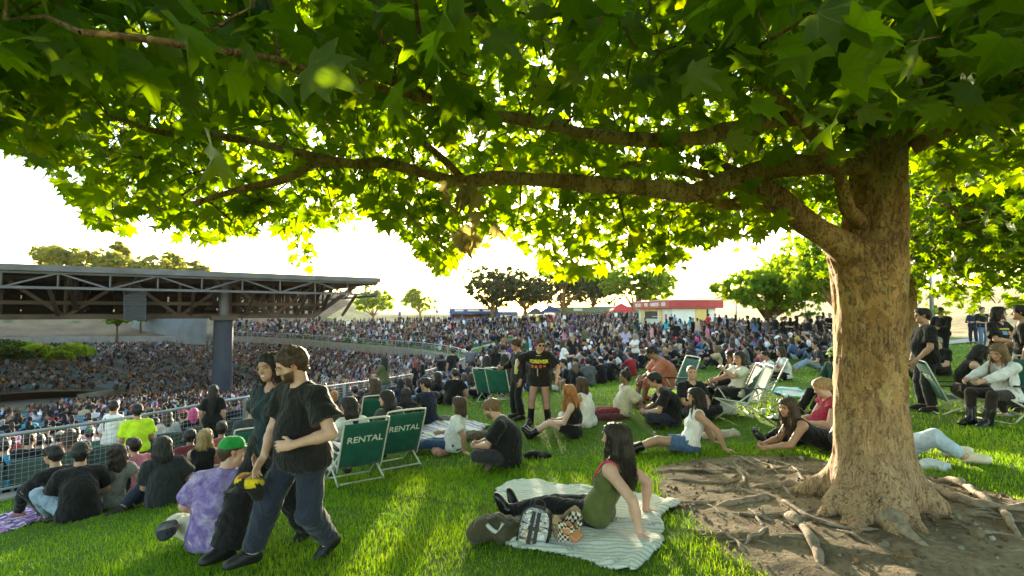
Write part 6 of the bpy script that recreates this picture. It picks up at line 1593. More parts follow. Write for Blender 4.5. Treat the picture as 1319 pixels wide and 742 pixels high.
loc = gp(353, 4.6); yw = math.radians(152); g = GL(loc, yw); _ff = TL(loc, yw, ray_ground(290, 724)) + V3(0, 0, .10); _bf = TL(loc, yw, ray_ground(396, 690)) + V3(0, 0, .10)
f = Fig(h=1.75, fem=True, w=1.05, pelvis=(0, 0, .89), T=(0, -.04, 1), twist=4, head=(8, -4, 8), rf=_ff, lf=_bf, rk=(.1, 1, .1), lk=(-.05, 1, 0), rtoe=(.1, 1, .10), ltoe=(-.08, 1, -.4),
        rh=TL(loc, yw, world_at(331, 585, 4.45)), lh=V3(-.22, -.05, .84), re=(.6, -.8, -.3), le=(-.6, -.8, 0), curl=.5)
def walk_woman_extra(fig, body):
    m = MB()
    for s in (-1, 1): m.tube([fig.hp(s * .034, .104, .0) + fig.hr * .022 * math.cos(a) + fig.hu * .02 * math.sin(a) for a in np.linspace(0, 2 * PI, 13)], .0016, 4, False)
    m.tube([fig.hp(-.013, .106, .006), fig.hp(.013, .106, .006)], .0014, 4, False); m.build('glasses', M_OBJ, body, color=(.6, .5, .3))
    m = MB(); m.box(fig.hp(0, .0925, -.0575), (.034, .008, .010), np.stack([fig.hr, fig.hf, fig.hu], 1)); m.build('teeth', M_OBJ, body, color=(.75, .72, .66))
make_person(f, loc, yw, 'laughing woman with glasses in dark teal tee and wide black trousers, walking behind the man', 'tan', ('long', .12, 'black'), dict(c=(.012, .026, .034), sleeve=.6, fit=.014, loose=.016, hem=-.05), dict(c=(.009, .009, .010), length=1.97, fit=.022, flare=.055, loose=.03, fold=.016),
            dict(c=(.008, .008, .008), g=.02, name='boot'), 0, extra=walk_woman_extra, strands=dict(length=.12, n=70, wave=.02))

# --- woman in the olive top on the blanket
loc = gp(766, 4.50); loc[2] += .045; yw = math.radians(62); g = GL(loc, yw)
f = Fig(**sit('back', g, True, h=1.68, w=1.02, head=(10, 0, 0), T=(0, -.42, .93), rf=V3(.08, .83, g(.08, .83) + .09), lf=V3(-.10, .80, g(-.1, .80) + .12), lk=(-.1, .1, 1), lh=V3(-.25, -.44, g(-.25, -.44) + .075), rh=V3(.27, -.36, g(.27, -.36) + .07), lhd=(-.5, -.8, -.12), le=(-.5, -1, .2), rtoe=(.2, .35, 1), ltoe=(-.3, .35, 1)))
def strap(fig, body):
    m = MB()
    for A, o_ in ((fig.SL, -fig.Rs), (fig.SR, fig.Rs)):
        c = A - o_ * .012; pts = [c + fig.Fs * .105 - fig.Tu * .10, c + fig.Fs * .075 + fig.Tu * .03, c + fig.Tu * .075, c - fig.Fs * .06 + fig.Tu * .03, c - fig.Fs * .085 - fig.Tu * .09]
        m.tube(catmull(np.array(pts), .02), .009, 5)
    m.build('strap', M_OBJ, body, True, (.55, .02, .10))
make_person(f, loc, yw, 'woman in olive tank top and black leggings leaning back on the striped blanket', 'fair', ('long', .36, 'dark'), dict(c=(.085, .105, .030), tank=True, sleeve=0, fit=.012, hem=-.05, loose=.010, name='tank_top'),
            dict(c=(.009, .009, .010), length=1.93, fit=.008, name='leggings', fold=.004), dict(c=(.010, .010, .012), g=.008, name='sock', shaft=.05), 0, strands=dict(length=.36, n=240, wave=.028, width=.0032, spread=1.08), extra=strap, vol=1.12)

# --- tie-dye man with the green cap
def m_tiedye():
    m, nt, b = mk('tie_dye'); co = coords(nt); w = noise(nt, co, 5, 5, .65, 1.2); e = noise(nt, co, 14, 5, .7)
    r = ramp(nt, math_(nt, 'ADD', math_(nt, 'MULTIPLY', w.outputs[0], .7), math_(nt, 'MULTIPLY', e.outputs[0], .3)), [(.36, (.10, .065, .22)), (.47, (.20, .14, .36)), (.54, (.30, .24, .44)), (.64, (.44, .39, .55))])
    nt.links.new(r.outputs[0], b.inputs['Base Color']); b.inputs['Roughness'].default_value = .9; b.inputs['Specular IOR Level'].default_value = .15
    bump(nt, b, noise(nt, co, 8, 3, .5, 1.0).outputs[0], .5, .03); return m
M_TD = m_tiedye()
loc = gp(286, 4.8); yw = math.radians(8); g = GL(loc, yw)
f = Fig(**sit('cross', g, h=1.80, w=1.26, head=(-62, -6, 0), T=(.10, .05, 1), lf=V3(-.05, .38, g(-.05, .38) + .08), lk=(-1, .1, .1), lh=V3(-.22, .34, .22), rh=V3(.14, .36, .3), rk=(.7, .8, .5)))
make_person(f, loc, yw, 'broad man in purple tie-dye tee and bright green cap, seen from behind', 'fair', ('buzz', .1, 'brown'), dict(c=(.3, .2, .4), mat=M_TD, sleeve=.72, fit=.018, loose=.02, hem=-.12, fold=.014), dict(c=(.50, .45, .36), length=1.3, fit=.02, flare=.02, name='shorts'),
            dict(c=(.3, .3, .3), name='sneaker'), 0, cap=('cap', (.015, .30, .06)))

# --- the group by the fence on the left
def top(c, **k): return dict(c=c, **k)
def pants(c, **k): return dict(c=c, length=k.pop('length', 1.93), **k)
person_at(112, 6.75, 42, 'cross', 'man in bowler hat, black tee and light jeans sitting with his back to the camera', dict(h=1.80, w=1.15, T=(0, .12, 1), hunch=.07, lf=V3(-.28, .42, .02), lk=(-.8, .5, .7)), skin='tan', hair=('short', .1, 'black'), top=top(BLK, sleeve=.7, hem=-.12, loose=.03), bottom=pants(LJEAN), shoes=SHB, q=1, cap=('bowler', (.035, .033, .032)))
person_at(84, 7.25, 72, 'knees', 'person in black with knees drawn up, left of the bowler hat man', dict(h=1.78, head=(10, -5, 0)), skin='tan', hair=('short', .1, 'black'), top=top(BLK, sleeve=.9), bottom=pants(BLK), shoes=dict(c=(.25, .10, .14)), q=1, cap=('cap', (.02, .02, .022)))
person_at(150, 7.2, 52, 'side', 'woman with long dark curls and striped top beside the bowler hat man', dict(fem=True, head=(20, 0, 0)), skin='tan', hair=('bigcurl', .34, 'dark'), top=top((.2, .2, .2), sleeve=.4), bottom=pants(BLK), shoes=SHB, q=1)
person_at(222, 6.95, 48, 'side', 'woman with bobbed black hair and black tee sitting on the grass', dict(fem=True, w=1.3, h=1.70, T=(-.08, .03, 1)), skin='tan', hair=('long', .17, 'black'), top=top(GREY[:1] * 3 if False else (.022, .024, .028), sleeve=.75, hem=-.10, loose=.02), bottom=pants(NAVY), shoes=SHB, q=1, vol=1.18)
person_at(192, 7.9, 70, 'knees', 'person in pink checked shirt bending forward beside the black-tee woman', dict(fem=True, T=(0, .35, 1)), skin='fair', hair=('short', .1, 'dark'), top=top((.50, .16, .20), sleeve=1.6), bottom=pants(BLK), shoes=SHB, q=1)
person_at(267, 7.7, 22, 'cross', 'blonde woman in black strap top sitting with her back to the camera', dict(fem=True, head=(-25, 0, 0)), skin='fair', hair=('long', .30, 'blond'), top=top(BLK, sleeve=0, tank=True, crop=.12), bottom=pants((.10, .02, .03)), shoes=SHB, q=1, strands=dict(length=.3, n=90, wave=.02))
person_at(250, 8.3, 30, 'cross', 'small dark-haired person just behind the blonde woman', dict(fem=True, h=1.6), skin='brown', hair=('bun', .1, 'black'), top=top((.16, .03, .04), sleeve=.6), bottom=pants(BLK), q=1)
person_at(290, 8.6, 30, 'cross', 'person in red and white striped top by the fence, right of the blonde woman', dict(fem=True, h=1.6), skin='tan', hair=('short', .1, 'dark'), top=top((.38, .10, .11), sleeve=.6), bottom=pants(BLK), q=1)
person_at(328, 8.05, 30, 'chair', 'person in grey hood and dark cap in the green chair behind the walking couple', dict(h=1.75, T=(0, -.1, 1)), skin='tan', hair=('short', .1, 'black'), top=top((.05, .05, .06), sleeve=1.9, hood=True), bottom=pants(BLK), shoes=SHB, q=1, cap=('cap', (.03, .04, .06)))
# --- the two lettered chairs
person_at(458, 7.2, 40, 'chair', 'woman in white shirt sitting in the nearer lettered chair, turned to her neighbour', dict(fem=True, head=(40, -5, 0), T=(-.22, -.22, 1)), skin='fair', hair=('long', .25, 'black'), top=top(WHT, sleeve=.8, loose=.03), bottom=pants(WHT), shoes=SHB, q=1)
person_at(505, 8.0, 40, 'chair', 'long black-haired woman in dark top in the farther lettered chair', dict(fem=True, head=(52, -5, 0), T=(-.20, -.16, 1)), skin='fair', hair=('long', .32, 'black'), top=top((.06, .07, .07), sleeve=.6), bottom=pants(BLK), shoes=SHB, q=1)
person_at(478, 10.2, 45, 'chair', 'woman with brown wavy hair facing left beyond the lettered chairs', dict(fem=True, head=(35, 0, 0)), skin='tan', hair=('bigcurl', .2, 'brown'), top=top((.09, .04, .04), sleeve=.6), bottom=pants(BLK), q=1)
person_at(452, 9.0, 60, 'cross', 'woman with straight dark hair looking left above the white shirt', dict(fem=True, h=1.72, head=(20, 0, 0)), skin='fair', hair=('long', .2, 'dark'), top=top((.3, .28, .26), sleeve=.6), bottom=pants(BLK), q=1)
person_at(553, 10.6, 40, 'knees', 'man in navy tee sitting with his back turned near the serape blanket', dict(h=1.78, head=(30, -5, 0)), skin='tan', hair=('short', .1, 'black'), top=top((.016, .022, .04), sleeve=.6), bottom=pants(BLK), q=1)
person_at(527, 10.0, 35, 'cross', 'person with long straight black hair and yellow-edged black jacket left of the navy tee man', dict(fem=True), skin='tan', hair=('long', .45, 'black'), top=top(BLK, sleeve=1.9), bottom=pants(BLK), q=1)
# --- middle of the lawn
person_at(586, 8.45, 72, 'back', 'woman in white tee and blue jeans leaning on one arm on the serape blanket', dict(fem=True, h=1.66, w=1.06, T=(0, -.22, 1), lh=V3(-.2, -.26, .06), rh=V3(.15, .3, .25), rhd=None, rpn=None), skin='tan', hair=('long', .15, 'brown'), top=top(WHT, sleeve=.7, hem=-.08), bottom=pants((.035, .075, .17)), q=1)
person_at(655, 7.35, 84, 'cross', 'bearded man in black polo with tied-back hair looking down at his phone', dict(h=1.80, w=1.22, hunch=.07, head=(6, -26, 0), T=(0, .16, 1), rh=V3(.06, .44, .27), lh=V3(-.04, .46, .25)), skin='fair', hair=('bun', .1, 'light'), top=top(BLK, sleeve=.75, hem=-.12, loose=.024), bottom=pants((.035, .035, .04)), shoes=dict(c=(.16, .12, .08)), q=1, beard='light', strands=None)
W1, fw1 = person_at(695, 9.75, 166, 'stand', 'standing woman in oversized black band tee, fishnet stockings and boots', dict(fem=True, h=1.66, w=1.18, head=(26, -22, 0), rh=V3(.40, .22, 1.10), lh=V3(-.34, .10, .86), re=(.9, -.3, -.3), le=(-.9, -.3, 0), rf=V3(.17, .04, .09), lf=V3(-.16, .0, .09)), skin='fair', hair=('topbun', .1, 'brown'), top=top(BLK, sleeve=.85, loose=.035, hem=-.16), bottom=dict(c=BLK, kind='trousers', length=.30, flare=.02, name='shorts'), shoes=dict(c=(.012, .012, .013), shaft=.24, g=.016, name='boot'), q=0)
def w1x():
    c = fw1.Nk - fw1.Tu * .17 + fw1.Fs * .2
    print_on(W1, 'shirt', 'FOREVER', .088, c, fw1.Rs * -1, fw1.Tu, (.62, .55, .04), bold=.004)
    patch_on(W1, 'shirt', [(-.11, -.085, .06, .05, (.45, .09, .03)), (-.03, -.09, .05, .045, (.5, .12, .03)), (.05, -.085, .05, .055, (.42, .06, .03)), (.12, -.08, .04, .03, (.5, .14, .04)), (0, .11, .10, .012, (.45, .38, .1)), (-.0, -.19, .02, .14, (.35, .33, .3))], c, fw1.Rs * -1, fw1.Tu)
    m = MB()
    for s in (-1, 1): m.add(*(lambda PQ: (PQ[0], PQ[1]))(sdf_mesh([sph(fw1.hp(s * .033, .098, .004), .024, n=fw1.hf, q=.35)], .006)))
    m.tube([fw1.hp(-.08, .0, .01), fw1.hp(-.06, .095, .006), fw1.hp(.06, .095, .006), fw1.hp(.08, 0, .01)], .003, 4); m.build('sunglasses', M_GLOSS, W1, True, (.01, .01, .01))
    # fishnet: crossing threads round each leg
    for K, A, Hh in ((fw1.KR, fw1.AR_, fw1.HR), (fw1.KL, fw1.AL_, fw1.HL)):
        m = MB(); a = Hh + (K - Hh) * .42; dn = unit(A - a); u = unit(np.cross(dn, fw1.F)); v = np.cross(dn, u); L = np.linalg.norm(A - a) * .86; lk = np.linalg.norm(K - a)
        for sg in (-1, 1):
            for k in range(9):
                t = np.linspace(0, 1, 40); r = np.interp(t * L, [0, lk, lk + .14, L], [.086, .066, .064, .048]); ph = sg * t * 9.5 + k * 2 * PI / 9
                ax_ = np.where((t * L < lk)[:, None], a + unit(K - a) * (t * L)[:, None], K + unit(A - K) * (t * L - lk)[:, None]); m.tube(ax_ + r[:, None] * (np.cos(ph)[:, None] * u + np.sin(ph)[:, None] * v), .0022, 3, False)
        o = m.build('fishnet', M_OBJ, W1, False, (.012, .011, .011))
w1x()
b_ = np.array(world_of(W1, fw1.WR + unit(fw1.WR - fw1.ER) * .09)); can = empty('drink_can', b_ - np.array([0, .03, .09]), 0, 'tall pale green can in the raised hand of the standing woman', 'can')
MB().tube([(0, 0, 0), (0, 0, .012), (0, 0, .15), (0, 0, .165)], [.026, .031, .031, .026], 14).build('can_body', M_GLOSS, can, True, (.42, .46, .16)); MB().tube([(0, 0, .165), (0, 0, .168)], .025, 12).build('can_lid', M_STEEL, can)
person_at(668, 10.3, 112, 'stand', 'person in loose black clothes standing just behind the fishnet woman', dict(fem=True, h=1.60, head=(-10, -20, 0), rh=V3(.2, .3, 1.0)), skin='tan', hair=('bun', .1, 'brown'), top=top(BLK, sleeve=1.8, loose=.03), bottom=pants(BLK, flare=.03), shoes=SHB, q=1)
person_at(738, 8.75, 76, 'straight', 'woman with long ginger curls and tattooed arm sitting in black shorts', dict(fem=True, h=1.66, w=1.05, T=(0, .02, 1), rf=V3(.1, .74, 0.0), head=(5, -5, 0)), skin='pale', hair=('bigcurl', .33, 'ginger'), top=top(BLK, sleeve=0, tank=True, crop=.14), bottom=dict(c=BLK, kind='trousers', length=.55, name='shorts'), shoes=BOOT, q=1, strands=dict(length=.33, n=130, wave=.045, spread=1.15), vol=1.08)
person_at(755, 9.35, 48, 'cross', 'woman in white tank with waist-long dark hair next to the ginger woman', dict(fem=True, h=1.66), skin='tan', hair=('long', .46, 'brown'), top=top(WHT, sleeve=0, tank=True), bottom=pants(WHT), q=1, strands=dict(length=.46, n=80, wave=.015))
person_at(862, 9.1, 84, 'cross', 'black-haired young man in black tee cross-legged with a paper food tray', dict(h=1.80, w=1.08, hunch=.09, T=(0, .20, 1), head=(4, -18, 0), rh=V3(.12, .42, .25), lh=V3(-.10, .44, .24)), skin='tan', hair=('short', .1, 'black'), top=top(BLK, sleeve=.75, loose=.024), bottom=pants(NAVY), shoes=SHB, q=1, vol=1.5)
person_at(884, 7.25, 82, 'back', 'young woman in white tank top and denim shorts leaning back, boots stretched out', dict(fem=True, h=1.68, T=(0, -.30, 1), head=(8, -4, 0), rf=V3(.10, .84, -.02), lf=V3(-.02, .78, .0)), skin='tan', hair=('long', .34, 'black'), top=top(WHT, sleeve=0, tank=True, hem=.02), bottom=dict(c=(.07, .13, .26), kind='trousers', length=.62, flare=.03, name='shorts'), shoes=dict(c=(.010, .010, .011), shaft=.18, g=.018, name='boot'), q=0, strands=dict(length=.34, n=130, wave=.02), vol=1.05)
BZ, fbz = person_at(887, 9.55, 196, 'cross', 'man with buzz cut and printed black tee looking to the side', dict(h=1.82, w=1.12, head=(-28, 0, 0), T=(0, .0, 1)), skin='fair', hair=('buzz', .1, 'light'), top=top(BLK, sleeve=.75, loose=.02), bottom=pants(BLK), shoes=SHB, q=0, vol=.6)
print_on(BZ, 'shirt', 'DEFTONES', .085, fbz.Nk - fbz.Tu * .17 + fbz.Fs * .2, -fbz.Rs, fbz.Tu, (.62, .62, .60), bold=.003)
person_at(850, 11.1, 98, 'chair', 'large man in salmon pink clothes and dark cap bent forward in his chair', dict(h=1.84, w=1.35, T=(0, .10, 1), hunch=.09, head=(0, -30, 0), rh=V3(.1, .42, .5), lh=V3(-.12, .45, .5)), skin='brown', hair=('short', .1, 'black'), top=top((.42, .15, .10), sleeve=.8, loose=.03), bottom=pants((.30, .09, .065), length=1.4), shoes=SHB, q=1, cap=('cap', (.02, .02, .022)))
person_at(800, 9.9, 96, 'back', 'woman in cream shirt with red and green scarf leaning back beside bags', dict(fem=True, h=1.66, w=1.1, T=(0, -.2, 1)), skin='brown', hair=('topbun', .1, 'black'), top=top((.60, .55, .42), sleeve=.9, loose=.03), bottom=pants((.20, .03, .04)), shoes=SHB, q=1)
person_at(940, 9.65, 98, 'chair', 'woman in cream tee with dark fringe eating in the green chair', dict(fem=True, h=1.66, head=(28, -4, 0), rh=V3(.12, .30, .62), lh=V3(.0, .16, .84), le=(-.8, .2, -.6)), skin='tan', hair=('long', .16, 'dark'), top=top((.66, .64, .56), sleeve=.7), bottom=pants(BLK), shoes=SHB, q=1)
person_at(932, 10.1, 92, 'chair', 'person with long loose black hair in the chair behind the cream tee woman', dict(fem=True, h=1.72, head=(5, -10, 0)), skin='brown', hair=('long', .3, 'black'), top=top(BLK, sleeve=1.8), bottom=pants(BLK), shoes=SHB, q=1, vol=1.3)
person_at(1010, 14.3, 78, 'cross', 'long brown-haired woman in white tee seated on the lawn behind the empty chair', dict(fem=True, h=1.70), skin='tan', hair=('long', .34, 'brown'), top=top(WHT, sleeve=.6), bottom=pants(BLK), shoes=SHB, q=1)
person_at(990, 14.6, 84, 'knees', 'person in white tee and navy trousers beside the long-haired woman in white', dict(h=1.72, head=(10, -15, 0)), skin='tan', hair=('short', .1, 'black'), top=top(WHT, sleeve=.6), bottom=pants(NAVY), shoes=SHB, q=1)
person_at(982, 17.0, 84, 'cross', 'person in dusty rose tee looking down behind the pair in white', dict(h=1.74, head=(5, -25, 0)), skin='fair', hair=('short', .1, 'black'), top=top((.24, .07, .09), sleeve=.8), bottom=pants(BLK), q=1)
person_at(1052, 16.8, 82, 'straight', 'man in charcoal tee with light jeans stretched out near the thin pale tree', dict(h=1.78), skin='fair', hair=('short', .1, 'dark'), top=top((.035, .04, .045), sleeve=.6), bottom=pants(LJEAN), q=1)
person_at(1070, 9.45, 102, 'chair', 'person in lime green cap, face mask and dark green jacket sitting left of the trunk', dict(h=1.72, head=(6, -14, 0), T=(0, -.12, 1), rf=V3(.12, .62, .06), lf=V3(-.12, .56, .06)), skin='tan', hair=('long', .14, 'dark'), top=top((.012, .055, .035), sleeve=1.9, loose=.03), bottom=pants((.015, .015, .016), flare=.02), shoes=SHB, q=1, cap=('cap', (.40, .55, .16)),
          extra=lambda fg, b: part('face_mask', sdf_mesh([prim(fg.hp(0, .068, -.04), fg.hp(0, .064, -.07), .052, .045, .02), cutp(fg.hp(0, .055, 0), -fg.hf)], .012), M_CLOTH, b, (.012, .012, .013)))
person_at(1062, 7.1, 80, 'back', 'blonde woman in crimson sleeveless top propped up beside the trunk', dict(fem=True, h=1.70, w=1.45, T=(0, -.12, 1), hunch=.05, head=(4, -26, 0), rh=V3(.10, .34, .3), lh=V3(-.14, .30, .3), rhd=None, lhd=None, rpn=None, lpn=None, curl=.5, rf=V3(.12, .78, -.02), lf=V3(-.1, .86, -.03), limb=1.15), skin='fair', hair=('bun', .1, 'blond'), top=top((.34, .018, .05), sleeve=.22, loose=.02, hem=-.1), bottom=pants(BLK), shoes=dict(c=(.012, .012, .012), g=.016, name='sneaker'), q=0)
loc = gp(1060, 6.55); yw = math.radians(86); g = GL(loc, yw)
f = Fig(fem=True, h=1.66, w=1.05, pelvis=(0, 0, .13), T=(0, .86, .50), hunch=-.03, head=(24, -8, 0), rh=V3(.10, .74, g(.1, .74) + .13), lh=V3(-.12, .76, g(-.12, .76) + .12), re=(.5, -.3, -1), le=(-.5, -.3, -1), rf=V3(.12, -.84, g(.12, -.84) + .08), lf=V3(-.12, -.84, g(-.12, -.84) + .08), rk=(.2, 0, -1), lk=(-.2, 0, -1), rtoe=(0, -1, -.2), ltoe=(0, -1, -.2), curl=.9)
make_person(f, loc, yw, 'woman with long dark brown hair and bare shoulders lying on her elbows by the trunk', 'tan', ('long', .34, 'brown'), dict(c=BLK, sleeve=0, tank=True, crop=.06, name='strapless_top'), dict(c=BLK, length=1.93), SHB, 0, strands=dict(length=.34, n=150, wave=.016), vol=1.05)
loc = gp(1154, 5.9); yw = math.radians(-120); g = GL(loc, yw)
f = Fig(h=1.74, pelvis=(0, 0, .12), T=(.55, -.8, .05), head=(0, 60, 0), rf=V3(.16, .52, g(.16, .52) + .075), lf=V3(-.14, .44, g(-.14, .44) + .085), rk=(.6, .2, .5), lk=(.7, .2, .5), rtoe=(.55, .8, .25), ltoe=(.45, .85, .35), rh=V3(.5, -.2, .12), lh=V3(0, -.2, .15))
make_person(f, loc, yw, 'person lying behind the trunk with pale jeans and white canvas sneakers sticking out', 'fair', ('short', .1, 'dark'), dict(c=(.55, .58, .62), sleeve=.6), dict(c=(.40, .50, .64), length=1.80, fit=.014, flare=.006), dict(c=(.70, .64, .53), g=.016, name='sneaker'), 1)
# --- right of the trunk
person_at(1190, 9.1, 74, 'stand', 'stocky man in black tee and dark jeans standing half behind the trunk', dict(h=1.80, w=1.18, rh=V3(.26, .12, .86), lh=V3(-.24, .22, .92), head=(0, -4, 0)), skin='tan', hair=('short', .1, 'black'), top=top(BLK, sleeve=.75, hem=-.12, loose=.024), bottom=pants((.03, .032, .036), flare=.02, loose=.02), shoes=SHB, q=0)
person_at(1212, 16.5, 112, 'stand', 'man in black bomber jacket with yellow band standing by the light pole', dict(h=1.80, w=1.1, head=(0, -22, 0), rh=V3(.12, .34, 1.12), lh=V3(-.1, .36, 1.12)), skin='tan', hair=('short', .1, 'black'), top=top(BLK, sleeve=1.95, loose=.03), bottom=pants(BLK), shoes=SHB, q=1)
person_at(1208, 12.6, 108, 'straight', 'man with shaved head and graphic black tee sitting behind the standing man', dict(h=1.78, w=1.15), skin='fair', hair=('buzz', .1, 'grey'), top=top(BLK, sleeve=.7), bottom=pants(BLK), shoes=SHB, q=1)
S1, fs1 = person_at(1284, 9.6, 190, 'stand', 'dark-haired woman in printed black tee standing at the right, looking sideways', dict(fem=True, h=1.68, w=1.1, head=(32, 0, 0), rh=V3(.14, .36, 1.06), lh=V3(-.16, .34, 1.06)), skin='fair', hair=('long', .13, 'dark'), top=top(BLK, sleeve=.8, loose=.028), bottom=pants(BLK, flare=.03), shoes=SHB, q=0, strands=dict(length=.13, n=60, wave=.012))
patch_on(S1, 'shirt', [(0, .06, .22, .03, (.55, .42, .05)), (-.05, -.01, .10, .07, (.12, .28, .5)), (.06, -.015, .09, .07, (.5, .2, .06))], fs1.Nk - fs1.Tu * .17 + fs1.Fs * .2, -fs1.Rs, fs1.Tu)
person_at(1316, 8.3, 52, 'stand', 'woman in black seen from behind at the right edge of the lawn', dict(fem=True, h=1.70, rh=V3(.18, .3, 1.0)), skin='tan', hair=('bun', .1, 'black'), top=top(BLK, sleeve=.8), bottom=pants((.018, .019, .022), flare=.03, loose=.02), shoes=SHB, q=1)
person_at(1242, 8.4, -118, 'chair', 'dark-haired woman with bare shoulders bending over the black jacket', dict(fem=True, h=1.66, T=(0, .22, 1), hunch=.05, head=(6, -28, 0), rh=V3(.10, .48, .58), lh=V3(-.06, .46, .62), rf=V3(.12, .40, .06), lf=V3(-.05, .44, .06)), skin='pale', hair=('long', .28, 'black'), top=top(BLK, sleeve=0, tank=True, crop=.10), bottom=dict(c=(.035, .025, .022), kind='trousers', length=1.9, fit=.006, name='tights'), shoes=dict(c=(.3, .3, .33), g=.016, name='sneaker'), q=0, strands=dict(length=.28, n=90, wave=.02))
person_at(1284, 7.75, 98, 'chair', 'woman in white shirt with long straight light brown hair sitting at the right edge', dict(fem=True, h=1.68, w=1.05, T=(0, -.02, 1), head=(8, -24, 0), rh=V3(.12, .46, .62), lh=V3(-.10, .52, .60), rf=V3(.1, .42, .04), lf=V3(-.12, .40, .04)), skin='fair', hair=('long', .44, 'light'), top=top((.66, .66, .68), sleeve=1.9, loose=.026), bottom=dict(c=(.03, .022, .02), kind='trousers', length=1.9, fit=.006, name='tights'), shoes=dict(c=(.010, .010, .011), shaft=.2, g=.02, name='boot'), q=0, strands=dict(length=.44, n=140, wave=.008), vol=1.05)
person_at(1252, 26, 120, 'stand', 'man in dark clothes leaning by the path under the dry hill', dict(h=1.76, T=(0, -.14, 1), rh=V3(.1, .32, 1.1), lh=V3(-.1, .32, 1.1)), skin='tan', hair=('short', .1, 'black'), top=top((.03, .035, .06), sleeve=1.8), bottom=pants(NAVY), shoes=SHB, q=2)
person_at(1264, 23, 170, 'stand', 'man in black tee and blue jeans standing next to the leaning man', dict(h=1.80, rh=V3(.1, .3, 1.1)), skin='fair', hair=('short', .1, 'brown'), top=top(BLK, sleeve=.8), bottom=pants(JEAN), shoes=SHB, q=2)

person_at(630, 13.2, -15, 'chair', 'woman with long black hair in the dark green chair left of the fishnet woman', dict(fem=True, h=1.7, head=(20, 0, 0)), skin='tan', hair=('long', .3, 'black'), top=top(BLK, sleeve=.6), bottom=pants(BLK), q=2)
person_at(652, 13.1, -10, 'chair', 'second black-haired woman in the dark green chair closer to the fishnet woman', dict(fem=True, h=1.7, head=(-10, 0, 0)), skin='brown', hair=('long', .26, 'black'), top=top((.05, .05, .06), sleeve=0, tank=True), bottom=pants(BLK), q=2)

# ------------------------------------------------------------------ things lying about
def lump(name, prims, h, mat, color, loc, yaw, label, cat, fold=.012, seed=1, f=26, parent=None):
    P, Q = sdf_mesh(prims, h); P = cloth_fold(P, fold * 1.6, seed, f * 1.3, Q); o = limit(np_obj(name, P, Q, mat, parent, True, color=color), 3000)
    o.location = [float(v) for v in loc]; o.rotation_euler = (0, 0, yaw); 
    if label: tag(o, label, cat)
    return o
b = ray_ground(640, 698); b[2] += .03
J = lump('olive_jacket', [prim((-.14, 0, .07), (.10, .02, .08), .10, .09, .05), prim((-.10, .02, .13), (.02, .05, .14), .06, .05, .04), prim((.05, -.05, .06), (.2, -.02, .06), .08, .07, .04), prim((-.2, -.04, .05), (-.12, .08, .06), .06, k=.04), prim((.0, -.12, .05), (.16, -.10, .05), .05, k=.03)], .010, M_CLOTH, (.060, .052, .028), b, .2, 'crumpled olive green jacket lying on the corner of the striped blanket', 'jacket', .016, 4, 34)
m = MB().tube(catmull(np.array([(-.10, -.075, .145), (-.05, -.09, .10), (.0, -.10, .085), (.04, -.07, .14)]), .02), [.018] * len(catmull(np.array([(-.10, -.075, .145), (-.05, -.09, .10), (.0, -.10, .085), (.04, -.07, .14)]), .02)), 6); m.build('lining', M_OBJ, J, True, (.5, .5, .48))
# clear backpack
def m_clear():
    m, nt, b = mk('clear_plastic'); nt.nodes.remove(b)
    t = nd(nt, 'ShaderNodeBsdfTransparent', {'Color': (.93, .95, .95, 1)}); g = nd(nt, 'ShaderNodeBsdfGlossy', {'Color': (.9, .9, .9, 1), 'Roughness': .06})
    n = nd(nt, 'ShaderNodeBump', {'Height': noise(nt, coords(nt), 14, 3).outputs[0], 'Strength': .7, 'Distance': .03}); nt.links.new(n.outputs[0], g.inputs['Normal'])
    fr = nd(nt, 'ShaderNodeFresnel', {'IOR': 1.7}); nt.links.new(n.outputs[0], fr.inputs['Normal']); f = math_(nt, 'ADD', math_(nt, 'MULTIPLY', fr.outputs[0], .8), .08)
    mx = nd(nt, 'ShaderNodeMixShader', {'Fac': f}); nt.links.new(t.outputs[0], mx.inputs[1]); nt.links.new(g.outputs[0], mx.inputs[2]); nt.links.new(mx.outputs[0], nt.nodes['Material Output'].inputs[0]); return m
M_CLEAR = m_clear()
b = ray_ground(686, 706); b[2] += .035
bp = empty('clear_backpack', b, math.radians(-14), 'transparent plastic backpack with black straps on the striped blanket', 'backpack'); bp.scale = (.88, .88, .84); bp.rotation_euler = (math.radians(-16), math.radians(8), math.radians(-18))
w_, d_, h_ = .135, .065, .32
m = MB(); out = [(-w_, 0), (-w_, h_ * .62), (-w_ * .86, h_ * .86), (-w_ * .45, h_), (w_ * .45, h_), (w_ * .86, h_ * .86), (w_, h_ * .62), (w_, 0)]
C = catmull(np.array([(x, 0, z) for x, z in out]), .03); fr_ = C + [0, -d_, 0]; bk_ = C + [0, d_, 0]
m.grid(np.array([fr_, bk_])); n = len(C)
for s in (fr_, bk_): m.add(np.vstack([s + [0, 0, 0], [[0, s[0][1] * 1.25, h_ * .45]]]), T=[[i, (i + 1) % n, n] for i in range(n)])
m.build('shell', M_CLEAR, bp, True)
for s in (fr_, bk_, (fr_ + bk_) / 2): MB().tube(s, .008, 6).build('piping', M_OBJ, bp, True, (.012, .012, .013))
for x in (-.028, .03): MB().beam((x, -d_ * 1.28, .0), (x * .8, -d_ * 1.1, h_ * .9), .034, .006, up=(0, 1, 0)).build('strap', M_OBJ, bp, color=(.012, .012, .013))
MB().tube(catmull(np.array([(-.05, 0, h_), (-.045, 0, h_ + .05), (0, 0, h_ + .075), (.045, 0, h_ + .05), (.05, 0, h_)]), .015), .009, 7).build('handle', M_OBJ, bp, True, (.012, .012, .013))
